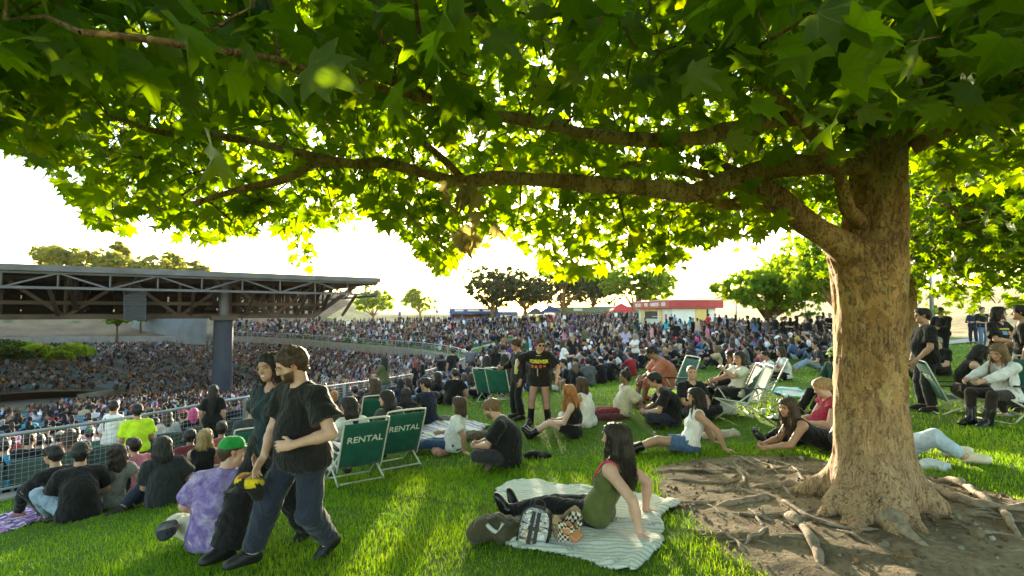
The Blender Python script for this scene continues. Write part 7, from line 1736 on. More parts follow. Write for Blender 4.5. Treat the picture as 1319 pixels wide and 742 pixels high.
MB().box((.0, -d_ * 1.3, .14), (.10, .012, .035)).build('buckle', M_OBJ, bp, color=(.02, .02, .02)); MB().tube([(-w_ * .9, -d_ * 1.05, .17), (w_ * .9, -d_ * 1.05, .17)], .006, 5).build('zip', M_OBJ, bp, color=(.02, .02, .02))
for (c, sz, col) in (((-.05, 0, .07), (.1, .08, .12), (.32, .2, .11)), ((.05, .01, .06), (.09, .08, .10), (.55, .53, .5)), ((.0, 0, .19), (.13, .07, .07), (.10, .08, .07)), ((.06, -.01, .17), (.05, .07, .09), (.28, .2, .14)), ((-.06, 0, .16), (.05, .06, .08), (.4, .38, .42))):
    o = MB().box(c, sz).build('content', M_OBJ, bp, color=col); bevel(o, .012)
# paper food bag
def m_check():
    m, nt, b = mk('checked_paper'); ck = nd(nt, 'ShaderNodeTexChecker', {'Vector': coords(nt, 'UV'), 'Color1': (.03, .025, .02, 1), 'Color2': (.62, .55, .42, 1), 'Scale': 1.0}); nt.links.new(ck.outputs[0], b.inputs['Base Color']); b.inputs['Roughness'].default_value = .8; return m
M_CHECK = m_check(); M_PAPER = m_plain('kraft_paper', (.34, .23, .12), .85, .2, 12, bs=.5, bscale=30)
b = ray_ground(728, 700); b[2] += .035
fb = empty('food_bag', b, .3, 'torn brown paper bag with checked liner and a foil-wrapped sandwich', 'food bag')
def crumple(r0, r1, hgt, n=26, rows=6, seed=1, sq=.7):
    r = np.random.default_rng(seed); P = []
    for j in range(rows):
        t = j / (rows - 1); a = np.arange(n + 1) * 2 * PI / n; rr = (r0 + (r1 - r0) * t) * (1 + .13 * t * np.sin(3 * a + 1) + .10 * r.normal(0, 1, n + 1) * t); rr[-1] = rr[0]
        P.append(np.stack([rr * np.cos(a), rr * sq * np.sin(a), hgt * t * (1 + .25 * np.sin(2 * a + .5) * t) + .01 * r.normal(0, 1, n + 1) * t], 1)); P[-1][-1] = P[-1][0]
    return np.array(P)
MB().grid(crumple(.09, .14, .17, seed=2)).build('paper_bag', M_PAPER, fb)
G_ = crumple(.085, .115, .155, seed=5); o = np_obj('checked_liner', (G_ * [1, 1, 1] + [0, -.045, .01]).reshape(-1, 3), MB().grid(G_).q[0], M_CHECK, fb, uv=np.stack([np.tile(np.arange(27) * .5, 6) * 2, np.repeat(np.arange(6), 27) * 1.6], 1))
for k, (x, y, z, rz) in enumerate(((-.02, -.09, .12, .3), (.035, -.13, .07, .5))):
    o = MB().box((0, 0, 0), (.10, .075, .045)).build('wrapped_sandwich', M_OBJ, fb, color=(.50, .20, .09)); o.location = (x, y, z); o.rotation_euler = (.5, -.3, rz); bevel(o, .014, 3)
def bottle(px, py, lab, sc=1.0, tint=None):
    b = ray_ground(px, py); r = empty('plastic_bottle', b, 0, lab, 'bottle')
    MB().tube([(0, 0, .0), (0, 0, .02), (0, 0, .12), (0, 0, .15), (0, 0, .175)], [x * sc for x in (.028, .032, .032, .022, .012)], 12).build('bottle_body', M_CLEAR, r, True); MB().tube([(0, 0, .172), (0, 0, .19)], .014, 10).build('bottle_cap', M_OBJ, r, True, (.7, .7, .7))
bottle(843, 573, 'clear water bottle standing behind the boots of the denim shorts woman'); bottle(163, 640, 'clear crushed bottle on the grass beside the purple blanket', 1.3)
def cup(px, py, lab, c, sc=1.0, lid=None):
    b = ray_ground(px, py); r = empty('cup', b, 0, lab, 'cup', 'cups on the grass')
    MB().tube([(0, 0, 0), (0, 0, .12 * sc)], [.032 * sc, .045 * sc], 14).build('cup_body', M_CLEAR if c is None else M_OBJ, r, True, c)
    if c is None: MB().tube([(0, 0, .004), (0, 0, .035 * sc)], [.030 * sc, .034 * sc], 12).build('drink', M_OBJ, r, True, (.45, .14, .06))
    if lid: MB().tube([(0, 0, .12 * sc), (0, 0, .13 * sc)], .046 * sc, 14).build('lid', M_OBJ, r, True, lid)
cup(974, 563, 'clear plastic cup with an orange drink left of the lying woman', None, 1.15); cup(984, 535, 'white paper cup by the woman in crimson', (.6, .58, .52), .9); cup(995, 532, 'clear cup beside the white paper cup', None, .9)
b = gp(928, 9.9); cb = empty('cooler_box', b, .1, 'white cooler box with lid on the grass below the green chairs', 'cooler'); o = MB().box((0, 0, .13), (.40, .28, .24)).build('box', M_OBJ, cb, color=(.62, .63, .62)); bevel(o, .02); o = MB().box((0, 0, .265), (.42, .30, .05)).build('lid', M_OBJ, cb, color=(.7, .7, .7)); bevel(o, .015)
def heap(px, d, c, lab, cat, seed, w=.3, hgt=.1, name='clothes_heap'):
    b = gp(px, d); r = np.random.default_rng(seed); pr = [prim((r.uniform(-w, w), r.uniform(-.12, .12), hgt * .4), (r.uniform(-w, w), r.uniform(-.12, .12), hgt * .5), hgt * r.uniform(.5, .9), k=.05) for _ in range(6)]
    lump(name, pr, .02, M_CLOTH, c, b, r.uniform(0, 1), lab, cat, .016, seed, 24)
heap(906, 8.3, (.012, .012, .013), 'black jacket dropped on the grass in front of the cooler box', 'jacket', 1, .3, .1); heap(925, 8.1, (.5, .42, .36), 'cream and red blanket crumpled beside the black jacket', 'blanket', 2, .34, .08)
heap(620, 9.2, (.14, .11, .08), 'heap of brown and checked cloth on the serape blanket', 'clothes', 3, .3, .1); heap(690, 7.6, (.014, .014, .016), 'black bag lying on the grass behind the polo man', 'bag', 4, .16, .06, 'bag')
heap(770, 10.0, (.02, .018, .018), 'dark handbag on the grass left of the woman in cream', 'bag', 5, .22, .13, 'bag'); heap(786, 9.7, (.10, .03, .035), 'dark red patterned bag at the feet of the woman in cream', 'bag', 6, .2, .10, 'bag')
heap(825, 11.5, (.30, .03, .05), 'red cloth lying on the grass behind the man in salmon pink', 'cloth', 7, .25, .06); heap(568, 8.35, (.55, .28, .24), 'pink paper bag lying on the serape blanket', 'paper bag', 8, .12, .07, 'paper_bag')
heap(222, 4.66, (.03, .032, .04), 'dark jacket with yellow print over the knee of the tie-dye man', 'jacket', 9, .05, .05, 'jacket'); heap(1254, 8.0, (.012, .012, .013), 'black jacket held across the laps of the two seated women', 'jacket', 11, .12, .12, 'jacket')
bpy.data.objects['jacket'].location.z += .20; bpy.data.objects['jacket.001'].location.z += .42
heap(1003, 11.5, (.04, .1, .4), 'bright blue bag lying on the grass by the empty chair', 'bag', 12, .14, .03, 'bag')
heap(562, 10.8, (.25, .2, .16), 'crumpled patterned cloth on the grass beyond the serape blanket', 'cloth', 13, .3, .08); heap(760, 5.0, (.06, .05, .045), 'dark purse behind the hips of the olive top woman', 'purse', 14, .08, .07, 'purse')
heap(1196, 5.35, (.55, .6, .68), 'pale blue cloth on the grass beside the sneakers behind the trunk', 'cloth', 15, .14, .05)
b = ray_ground(1003, 541); ft = empty('food_tray', b, .2, 'black tray with pale salad by the woman in crimson', 'tray'); MB().tube([(0, 0, .0), (0, 0, .03)], [.14, .18], 20).build('tray', M_OBJ, ft, True, (.015, .015, .015))
lump('salad', [prim((-.08, 0, .04), (.08, .02, .05), .05, k=.03), prim((0, -.05, .05), (.03, .05, .06), .05, k=.03)], .012, M_OBJ, (.42, .48, .36), (0, 0, 0), 0, None, None, .012, 2, 60, ft)
b = ray_ground(832, 545); tr = empty('paper_tray', np.array([b[0] - .0, b[1], b[2] + .2]), .2, 'brown paper food tray held by the cross-legged young man', 'tray'); MB().grid(crumple(.08, .15, .1, 16, 4, 9)).build('tray_wall', M_PAPER, tr); MB().tube([(0, 0, 0), (0, 0, .01)], .08, 12).build('tray_base', M_PAPER, tr)
# ------------------------------------------------------------------ the audience
TOPC = [('black', (.010, .010, .011), 60), ('white', (.70, .70, .70), 11), ('grey', (.12, .12, .13), 8), ('navy', (.02, .026, .055), 6), ('red', (.36, .02, .03), 4), ('pink', (.55, .2, .26), 2.5), ('purple', (.14, .06, .22), 2), ('olive', (.09, .10, .045), 3), ('green', (.02, .14, .07), 2),
        ('tan', (.42, .32, .2), 4), ('rust', (.33, .11, .05), 2), ('pale blue', (.28, .40, .55), 4), ('denim', (.10, .17, .30), 4), ('maroon', (.14, .02, .03), 3), ('yellow', (.6, .42, .05), 1), ('teal', (.02, .24, .28), 1.2)]
BOTC = [('black', (.010, .010, .011), 50), ('dark', (.03, .03, .035), 14), ('blue', (.08, .14, .26), 20), ('pale', (.26, .34, .46), 8), ('tan', (.35, .28, .19), 5), ('white', (.6, .6, .6), 3)]
HAIRS = [('black', 46), ('dark', 22), ('brown', 20), ('light', 6), ('blond', 4), ('ginger', 1), ('pink', .6), ('purple', .6), ('grey', 1.5)]
SKINS = [('fair', 26), ('tan', 34), ('olive', 18), ('brown', 16), ('dark', 4), ('pale', 6)]
def pick(rng, L):
    w = np.array([x[-1] for x in L], float); return L[rng.choice(len(L), p=w / w.sum())]
flat = lambda x, y: 0.0
def variant(kind, fem, hair, q=2, jac=False, **o):
    f = Fig(**sit(kind, flat, fem, **o)); h, hh, hb, hc = ((.020, .011, .010, .020), (.028, .015, .012, .026))[q - 1]
    P, Q = f.body(h, hh, hb); parts = [('person', np_mesh('person', P, Q, M_SKIN, True, f.bodycol(P)), 'skin')]
    if hair[0]:
        hP, hQ = f.hair(hair[0], hair[1], .015 if q == 1 else .020, hair[2] if len(hair) > 2 else 1.0); hP = hair_fold(f, hP, hQ, .005, 3); parts.append(('hair', np_mesh('hair', hP, hQ, M_HAIR, True), 'hair'))
    def cl(nm, PQ, key, mat=M_CLOTH): parts.append((nm, np_mesh(nm, cloth_fold(PQ[0], .010, 7, 30, PQ[1]), PQ[1], mat, True), key))
    cl('shirt', f.shirt(sleeve=1.9 if jac else (.7 if not o.get('tk') else 0), h=hc, loose=.022, hem=-.08, tank=bool(o.get('tk'))), 'top')
    cl('trousers', f.trousers(length=1.92, h=hc, flare=.008), 'bot')
    for s in (1, -1): parts.append(('shoe', np_mesh('shoe', *f.shoe(s, h=.02), M_OBJ, True), 'shoe'))
    if hair[0] == 'short' and len(hair) > 3: parts.append(('cap', np_mesh('cap', *f.cap('cap', .016), M_CLOTH, True), 'cap'))
    for nm, me, key in parts: LIMS.append((me, dict(person=2000, hair=800, shirt=850, trousers=800, shoe=120, cap=200).get(nm, 900)))
    return parts
_v = [('cross', False, ('short', .1)), ('cross', True, ('long', .30)), ('cross', True, ('long', .16)), ('knees', False, ('short', .1, 1.0, 1)), ('knees', True, ('long', .34)), ('back', True, ('bigcurl', .24)), ('straight', False, ('short', .1)), ('side', True, ('long', .28)), ('side', True, ('bun', .1)), ('chair', False, ('short', .1))]
SEATED = [(k, fm, hr, variant(k, fm, hr, jac=(i in (3, 9)))) for i, (k, fm, hr) in enumerate(_v)]
STANDS = [('stand', fm, hr, variant('stand', fm, hr, **o)) for fm, hr, o in ((False, ('short', .1), {}), (True, ('long', .3), dict(rh=V3(.12, .34, 1.05), lh=V3(-.1, .36, 1.05))), (True, ('long', .2), {}), (False, ('short', .1, 1.0, 1), dict(rh=V3(.1, .34, 1.1), lh=V3(-.1, .34, 1.1))), (True, ('bun', .1), dict(lh=V3(-.05, .3, 1.0))))]
BENCH = [('bench', fm, hr, variant('chair', fm, hr, pelvis=(0, -.04, .50), T=(0, -.05 + .1 * i, 1), rf=V3(.12, .40, .08), lf=V3(-.12, .42, .08), rh=V3(.12, .32, .62), lh=V3(-.1, .34, .62))) for i, (fm, hr) in enumerate(((False, ('short', .1)), (True, ('long', .26)), (True, ('long', .14)), (False, ('short', .1, 1.0, 1))))]
MARKS = [('near the metal fence', lambda x, y, px: px < 560 and y < 30), ('below the blue kiosk', lambda x, y, px: 560 <= px < 650), ('below the long shed', lambda x, y, px: 650 <= px < 790 and y > 16), ('behind the woman in fishnets', lambda x, y, px: 650 <= px < 790), ('below the snack bar', lambda x, y, px: 790 <= px < 925 and y > 17),
         ('behind the man in salmon pink', lambda x, y, px: 790 <= px < 925), ('below the spreading tree', lambda x, y, px: 925 <= px < 1000), ('by the thin pale trunk', lambda x, y, px: 1000 <= px < 1078), ('right of the big trunk', lambda x, y, px: px >= 1078)]
def where(x, y):
    px, _, _ = project(np.array([x, y, 0.0]))
    for t, f in MARKS:
        if f(x, y, px): return t
    return 'on the lawn'
USED = {}
HN = {'black': 'black', 'dark': 'very dark', 'brown': 'brown', 'light': 'light brown', 'blond': 'blond', 'ginger': 'ginger', 'pink': 'pink', 'purple': 'purple', 'grey': 'grey'}
POSE = {'cross': 'cross-legged', 'knees': 'knees up', 'back': 'leaning back', 'straight': 'legs outstretched', 'side': 'sitting sideways', 'chair': 'sitting', 'stand': 'standing', 'bench': 'seated'}
def clone(var, loc, yaw, rng, group, place, scale=1.0, over=None):
    kind, fem, hr, parts = var; over = over or {}
    lens = 'long ' if hr[0] == 'long' and hr[1] > .24 else ('curly ' if hr[0] == 'bigcurl' else ('tied ' if hr[0] == 'bun' else ('chin-length ' if hr[0] == 'long' else 'short ')))
    for att in range(14):
        tn, tc, _ = pick(rng, TOPC); bn, bc, _ = pick(rng, BOTC); hn = pick(rng, HAIRS)[0]; sk = pick(rng, SKINS)[0]; capn, capc, _ = pick(rng, TOPC)
        tn, tc = over.get('top', (tn, tc)); bn, bc = over.get('bot', (bn, bc)); hn = over.get('hair', hn)
        head = f"{capn} cap" if len(hr) > 3 else f"{lens}{HN[hn]} hair"
        LAB = f"{tn} top, {head}, {POSE[kind]} {place}"
        if LAB in USED and len(LAB.split()) < 14: LAB = f"{tn} top, {bn} trousers, {head}, {POSE[kind]} {place}"
        if LAB not in USED and len(LAB.split()) <= 15: break
    USED[LAB] = 1; LAB = 'person, ' + LAB
    v = rng.uniform(.8, 1.25); tc = tuple(c * v for c in tc)
    cols = dict(skin=SKIN[sk], hair=HAIRC[hn], top=tc, bot=bc, shoe=(.02, .02, .02) if rng.random() < .7 else (.5, .5, .5), cap=capc)
    root = None
    for nm, me, key in parts:
        o = bpy.data.objects.new(nm, me); COL.objects.link(o); o.color = (*cols[key], 1)
        if root is None: root = o
        else: o.parent = root
    root.location = [float(q) for q in loc]; root.rotation_euler = (0, 0, yaw); root.scale = (scale,) * 3
    tag(root, LAB, 'person', group); return root
# pose and palette of the nearer lawn crowd
rng = np.random.default_rng(21)
HERO = np.array(PEOPLE_SPOTS); ALL = [tuple(p) for p in PEOPLE_SPOTS]
STAGE = np.array([-40.0, 62.0])
def face(x, y): return math.atan2(-(STAGE[0] - x), STAGE[1] - y)
cand = []
SEATPX = np.array([[330, 565], [540, 525], [600, 520], [640, 512], [700, 506], [760, 500], [830, 480], [870, 484], [930, 474], [985, 468], [1075, 468]])       # nearest row of the crowd in the picture
tries = 0; lawn = []
cell = {}
def free(x, y, r):
    gx, gy = int(x // 1.0), int(y // 1.0)
    for a in range(gx - 1, gx + 2):
        for b in range(gy - 1, gy + 2):
            for (u, v) in cell.get((a, b), ()):
                if (u - x) ** 2 + (v - y) ** 2 < r * r: return False
    return True
def put(x, y): cell.setdefault((int(x // 1.0), int(y // 1.0)), []).append((x, y))
for p in ALL: put(*p)
for (px, d, yw, lab, kw) in CHAIRS: put(*gp(px, d)[:2])
N = 60000; dd = 9.5 + (112 - 9.5) * rng.random(N) ** .62; pxx = rng.uniform(300, 1330, N); xx = (pxx - CX) / FPX * dd; yy = dd
ss, _, _ = arc_near(xx, yy); zz = H(xx, yy); _, pyy, _ = project(np.stack([xx, yy, zz], 1))
near_row = np.interp(pxx, SEATPX[:, 0], SEATPX[:, 1])
ok = (ss > 1.0) & (pyy < near_row) & (ss < 42)
ok &= ~((xx > 25.5) & (dd > 24)) & ~((pxx > 1085) & (dd > 8)) & ~((pxx > 820) & (pxx < 930) & (dd > 57)) & (yy + .15 * xx < 108)
WK = np.array([gp(603, 52)[:2], gp(660, 62)[:2]])
def near_walk(x, y): a, b = WK; e = b - a; t = np.clip(((x - a[0]) * e[0] + (y - a[1]) * e[1]) / (e @ e), 0, 1); return np.hypot(x - a[0] - t * e[0], y - a[1] - t * e[1])
ok &= near_walk(xx, yy) > 1.8
clump = vnoise(xx * .42, yy * .42, 31) + .5 * vnoise(xx * 1.1, yy * 1.1, 32)
ok &= clump > np.interp(dd, [9, 13, 18, 30, 60], [.15, -.25, -.6, -.75, -.7])
for i in np.argsort(dd)[:]:
    if not ok[i]: continue
    r = np.interp(dd[i], [9, 20, 40, 110], [.80, .74, .74, .95])
    if free(xx[i], yy[i], r): lawn.append((xx[i], yy[i], dd[i])); put(xx[i], yy[i])
lawn = np.array(lawn)
NI = 165
for k in range(min(NI, len(lawn))):
    x, y, d = lawn[k]
    st = rng.random() < (.04 if d > 12 else 0); var = STANDS[rng.integers(len(STANDS))] if st else SEATED[rng.integers(len(SEATED) - 1)]
    clone(var, (x, y, h1(x, y)), face(x, y) + rng.normal(0, .55), rng, 'people sitting on the lawn', where(x, y), rng.uniform(.94, 1.05))
# standing row under the spreading trees and strollers
for k in range(17):
    px = 962 + 7.2 * k + rng.normal(0, 2); d = rng.uniform(31, 36); p = gp(px, d); clone(STANDS[rng.integers(5)], p, rng.uniform(0, 6.28), rng, 'people standing in a row under the trees', 'left of the big trunk', rng.uniform(.95, 1.05), dict(top=('black', BLK)) if rng.random() < .75 else None)
for (px, d, t_, b_, lab) in ((858, 44, ('teal', (.02, .35, .45)), ('black', BLK), None), (912, 47, ('red', (.5, .02, .03)), ('black', BLK), None), (870, 30, ('black', BLK), ('red', (.4, .02, .04)), None), (806, 27, ('pale blue', (.35, .34, .5)), ('blue', JEAN), None), (793, 25, ('black', BLK), ('pale jean', LJEAN), None), (806, 33, ('maroon', (.2, .03, .05)), ('red', (.4, .02, .04)), None), (865, 40, ('black', BLK), ('dark', (.03, .03, .03)), None), (921, 47, ('grey', (.15, .15, .16)), ('black', BLK), None), (935, 46, ('purple', (.3, .26, .45)), ('blue', JEAN), None), (725, 19, ('white', WHT), ('blue', JEAN), None), (572, 46, ('black', BLK), ('blue', JEAN), None), (648, 18.5, ('grey', (.3, .25, .24)), ('black', BLK), None)):
    p = gp(px, d); clone(STANDS[rng.integers(5)], p, rng.uniform(0, 6.28), rng, 'people walking about on the lawn', where(p[0], p[1]), 1.0, dict(top=t_, bot=b_))
tr_ = gp(864, 43.6); vt = empty('vendor_tray', tr_ + np.array([.35, -.45, 1.0]), 0, 'bright red vendor tray carried through the crowd near the snack bar', 'tray'); MB().box((0, 0, 0), (.75, .4, .16)).build('tray', M_OBJ, vt, color=(.5, .05, .05)); MB().box((0, 0, .11), (.6, .3, .1)).build('goods', M_OBJ, vt, color=(.45, .12, .1))

# ---- people just past the fence
def rowpos(px, d):
    x = (px - CX) / FPX * d; return np.array([x, d, float(bowl_h(np.array([x]), np.array([d]))[0])])
def past(px, d, kind, lab, yaw, **kw):
    p = rowpos(px, d); fg = kw.pop('fig', {}); f = Fig(**sit(kind, flat, **fg)); return make_person(f, p, math.radians(yaw), lab, q=1, **kw)
bench = dict(pelvis=(0, -.04, .50), rf=V3(.12, .40, .08), lf=V3(-.12, .42, .08), T=(0, .05, 1))
past(152, 10.6, 'stand', 'man in white shirt with dark suspender strap standing just past the fence', -20, fig=dict(h=1.72, w=1.1, rh=V3(.3, .3, 1.0), lh=V3(-.34, .2, .95), head=(40, 0, 0)), skin='tan', hair=('short', .1, 'dark'), top=top(WHT, sleeve=1.8, loose=.03), bottom=pants(BLK), extra=lambda fg, b: MB().tube(catmull(np.array([fg.SL + fg.Rs * .06 + fg.Tu * .07, fg.SL + fg.Rs * .09 - fg.Fs * .115 - fg.Tu * .05, fg.P - fg.R * .02 - fg.F * .14 + fg.Td * .1]), .03), .016, 5).build('strap', M_OBJ, b, True, (.01, .01, .01)))
past(182, 10.1, 'chair', 'person in neon yellow shirt with black print seated past the fence', 40, fig=dict(bench, h=1.76), skin='tan', hair=('short', .1, 'black'), top=top((.55, .75, .03), sleeve=.7, loose=.03), bottom=pants(BLK), cap=('cap', (.02, .02, .03)))
past(278, 11.6, 'stand', 'woman with waist-long black hair standing by the fence', 20, fig=dict(fem=True, h=1.66), skin='tan', hair=('long', .50, 'black'), top=top(BLK, sleeve=.7), bottom=pants(BLK), strands=dict(length=.5, n=90, wave=.025), vol=1.15)
past(14, 9.9, 'chair', 'person in bright blue printed shirt seated low past the fence', 30, fig=dict(bench, h=1.70), skin='tan', hair=('short', .1, 'black'), top=top((.02, .30, .50), sleeve=.9), bottom=pants(BLK))
past(32, 12.4, 'chair', 'bare-shouldered person with red head scarf past the fence', 40, fig=dict(bench, fem=True, h=1.66), skin='fair', hair=('long', .16, 'red'), top=top((.35, .02, .04), sleeve=0, tank=True), bottom=pants(BLK), cap=('beanie', (.4, .015, .03)))
past(103, 10.9, 'chair', 'person in black tee and black cap seated behind the fence post', 45, fig=dict(bench, h=1.78), skin='tan', hair=('short', .1, 'black'), top=top(BLK, sleeve=.7), bottom=pants(BLK), cap=('cap', (.012, .012, .013)))
past(205, 12.6, 'chair', 'person with navy cap in black shirt beyond the neon yellow shirt', 45, fig=dict(bench, h=1.76), skin='tan', hair=('short', .1, 'black'), top=top((.02, .022, .03), sleeve=.7), bottom=pants(BLK), cap=('cap', (.02, .025, .05)))
past(241, 12.4, 'chair', 'person in red cap and grey patterned top past the fence', 60, fig=dict(bench, h=1.70), skin='tan', hair=('short', .1, 'dark'), top=top((.14, .13, .14), sleeve=.8), bottom=pants(BLK), cap=('cap', (.45, .03, .05)))
past(263, 12.9, 'chair', 'person in white cap beside the long-haired woman at the fence', 70, fig=dict(bench, h=1.70), skin='fair', hair=('short', .1, 'dark'), top=top(BLK, sleeve=.8), bottom=pants(BLK), cap=('cap', (.6, .62, .66)))
past(545, 24.5, 'stand', 'man in black leaning on the fence rail by the stair', 100, fig=dict(h=1.78), skin='tan', hair=('short', .1, 'black'), top=top(BLK, sleeve=1.8), bottom=pants(BLK))
past(536, 23.6, 'stand', 'red-haired woman in black standing at the fence rail', 60, fig=dict(fem=True, h=1.66), skin='fair', hair=('long', .3, 'red'), top=top(BLK, sleeve=.7), bottom=pants(BLK))

# ---- seats of the bowl
def seat_mesh():
    m = MB(); m.box((0, -.02, .42), (.46, .40, .05)); m.box((0, -.25, .66), (.46, .05, .44), np.array([[1, 0, 0], [0, .97, -.24], [0, .24, .97]])); return np.concatenate(m.v), np.concatenate(m.q)
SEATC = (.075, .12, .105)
aw = np.array([BC[0], BC[1]])
slots = []
CL = np.concatenate([[0], np.cumsum(np.linalg.norm(np.diff(AR[:, :2], axis=0), axis=1))])
for r in range(NROW):
    s = r * ROWW + .50; R_ = ring(np.full(len(AR), s)); cl = np.concatenate([[0], np.cumsum(np.linalg.norm(np.diff(R_[:, :2], axis=0), axis=1))])
    u = np.arange(.3, cl[-1], .56 if r < 14 else .60)
    x = np.interp(u, cl, R_[:, 0]); y = np.interp(u, cl, R_[:, 1]); z = np.interp(u, cl, R_[:, 2])
    ang = np.arctan2(y - BC[1], x - BC[0]); aisle = np.abs(np.modf((ang + 8) / .165)[0] - .5) < .5 - .045 if r > 1 else np.ones(len(x), bool)
    px, py, d = project(np.stack([x, y, z + .8], 1))
    k = aisle & (d > 7.5) & (px > -60) & (px < 640) & (py < 640)
    if r in (15, 16): k &= False
    slots.append(np.column_stack([x, y, z, d, np.full(len(x), r)])[k])
slots = np.vstack(slots); slots = slots[np.argsort(slots[:, 3])]
taken = np.array([min((np.hypot(slots[i, 0] - p[0], slots[i, 1] - p[1]) for p in PEOPLE_SPOTS if p[0] < 0), default=9) < .6 for i in range(len(slots))])
SV, SQ = seat_mesh(); yawc = np.arctan2(-(BC[0] - slots[:, 0]), BC[1] - slots[:, 1])
seatme_b = np_mesh('back', *(lambda m: (np.concatenate(m.v), np.concatenate(m.q)))(MB().box((0, -.25, .66), (.46, .05, .44), np.array([[1, 0, 0], [0, .97, -.24], [0, .24, .97]]))), M_OBJ); seatme_s = np_mesh('seat', *(lambda m: (np.concatenate(m.v), np.concatenate(m.q)))(MB().box((0, -.02, .42), (.46, .40, .05))), M_OBJ)
seatme_l = np_mesh('leg', *(lambda m: (np.concatenate(m.v), np.concatenate(m.q)))(MB().box((-.2, -.1, .2), (.04, .3, .4)).box((.2, -.1, .2), (.04, .3, .4))), M_STEEL)
def rots(V, yaw, pos):
    c, s = np.cos(yaw), np.sin(yaw); X = V[None, :, 0] * c[:, None] - V[None, :, 1] * s[:, None]; Y = V[None, :, 0] * s[:, None] + V[None, :, 1] * c[:, None]
    return np.stack([X + pos[:, None, 0], Y + pos[:, None, 1], V[None, :, 2] + pos[:, None, 2]], 2)
NS = 60
for i in range(NS):
    x, y, z, d, r = slots[i]; rt_ = empty('stadium_seat', (x, y, z), yawc[i], 'dark grey green plastic seat in the first rows past the fence', 'seat', 'green seats in the first rows past the fence')
    for nm, me in (('back', seatme_b), ('seat', seatme_s), ('leg', seatme_l)):
        o = link(bpy.data.objects.new(nm, me), rt_); o.color = (*SEATC, 1)
rest = slots[NS:]; V = rots(SV, yawc[NS:], rest).reshape(-1, 3); n = len(SV)
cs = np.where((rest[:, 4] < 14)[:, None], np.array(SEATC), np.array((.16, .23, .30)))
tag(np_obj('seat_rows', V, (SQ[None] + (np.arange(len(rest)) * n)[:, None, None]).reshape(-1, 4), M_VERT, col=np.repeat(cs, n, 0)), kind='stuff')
# ---- the bowl's audience: nearest ones single, the others as one crowd
occ = (rng.random(len(slots)) < np.where(slots[:, 4] < 14, .88, .60)) & ~taken
bi = np.nonzero(occ)[0]; NB = 62
for i in bi[:NB]:
    x, y, z, d, r = slots[i]; var = BENCH[rng.integers(len(BENCH))]
    px_ = float(project(np.array([x, y, z]))[0]); pl = 'by the fence post' if px_ < 90 else ('behind the neon yellow shirt' if px_ < 215 else ('near the long-haired fence woman' if px_ < 330 else 'below the walking couple'))
    clone(var, (x, y, z), yawc[i] + rng.normal(0, .3), rng, 'audience in the first seat rows past the fence', pl, rng.uniform(.94, 1.05))
def lowfig(kind, fem, long, h, **o):
    """one merged body with cloth and hair, coloured by region: 0 skin 1 top 2 trousers 3 hair 4 shoe"""
    f = Fig(**sit(kind, flat, fem, **o)); gr = [(0, f.headp(h < .05)), (5, f.arm(1) + f.arm(-1)), (1, f.torso(.02) + [prim(A, A + (E - A) * .7, .075, .07, .03) for A, E in ((f.SR, f.ER), (f.SL, f.EL))]), (2, f.leg(1, .02) + f.leg(-1, .02) + [prim(f.HL, f.HR, .125, k=.05)]),
          (3, [prim(f.hp(0, -.034, .045), f.hp(0, .0, .05), .092, .086)] + ([prim(f.hp(0, -.07, -.02), f.hp(0, -.08, -.10) + V3(0, 0, -.18), .085, .06)] if long else [])), (4, f.foot(1, .012) + f.foot(-1, .012))]
    gr[0][1].extend([prim(f.WR, f.WR + unit(f.WR - f.ER) * .13, .04), prim(f.WL, f.WL + unit(f.WL - f.EL) * .13, .04)])
    if h > .05:
        for k, L in gr:
            for p in L:
                if not p['sub']: p['ra'] = max(p['ra'], h * .62); p['rb'] = max(p['rb'], h * .62)
    P, Q = sdf_mesh([p for k, L in gr for p in L if not p['sub']], h)
    best = np.full(len(P), 9.0); cls = np.zeros(len(P), int)
    for k, L in gr:
        for p in L:
            if p['sub']: continue
            ba = p['b'] - p['a']; t = np.clip(((P - p['a']) @ ba) / (ba @ ba), 0, 1); d = np.linalg.norm(P - p['a'] - t[:, None] * ba, axis=1) - (p['ra'] + t * (p['rb'] - p['ra']))
            m = d < best - (.004 if k in (0,) else 0); best[m] = d[m]; cls[m] = k
    Lh = (P - f.Hc) @ np.stack([f.hr, f.hf, f.hu], 1); face_ = (Lh[:, 1] > .05) & (Lh[:, 2] < .04) & (Lh[:, 2] > -.11) & (np.abs(Lh[:, 0]) < .07); hz_ = (Lh[:, 1] < .03) & (Lh[:, 2] > -.10) & (np.linalg.norm(Lh, axis=1) < .2); cls[hz_ & (cls == 0)] = 3; cls[face_] = 0
    return P, Q, cls
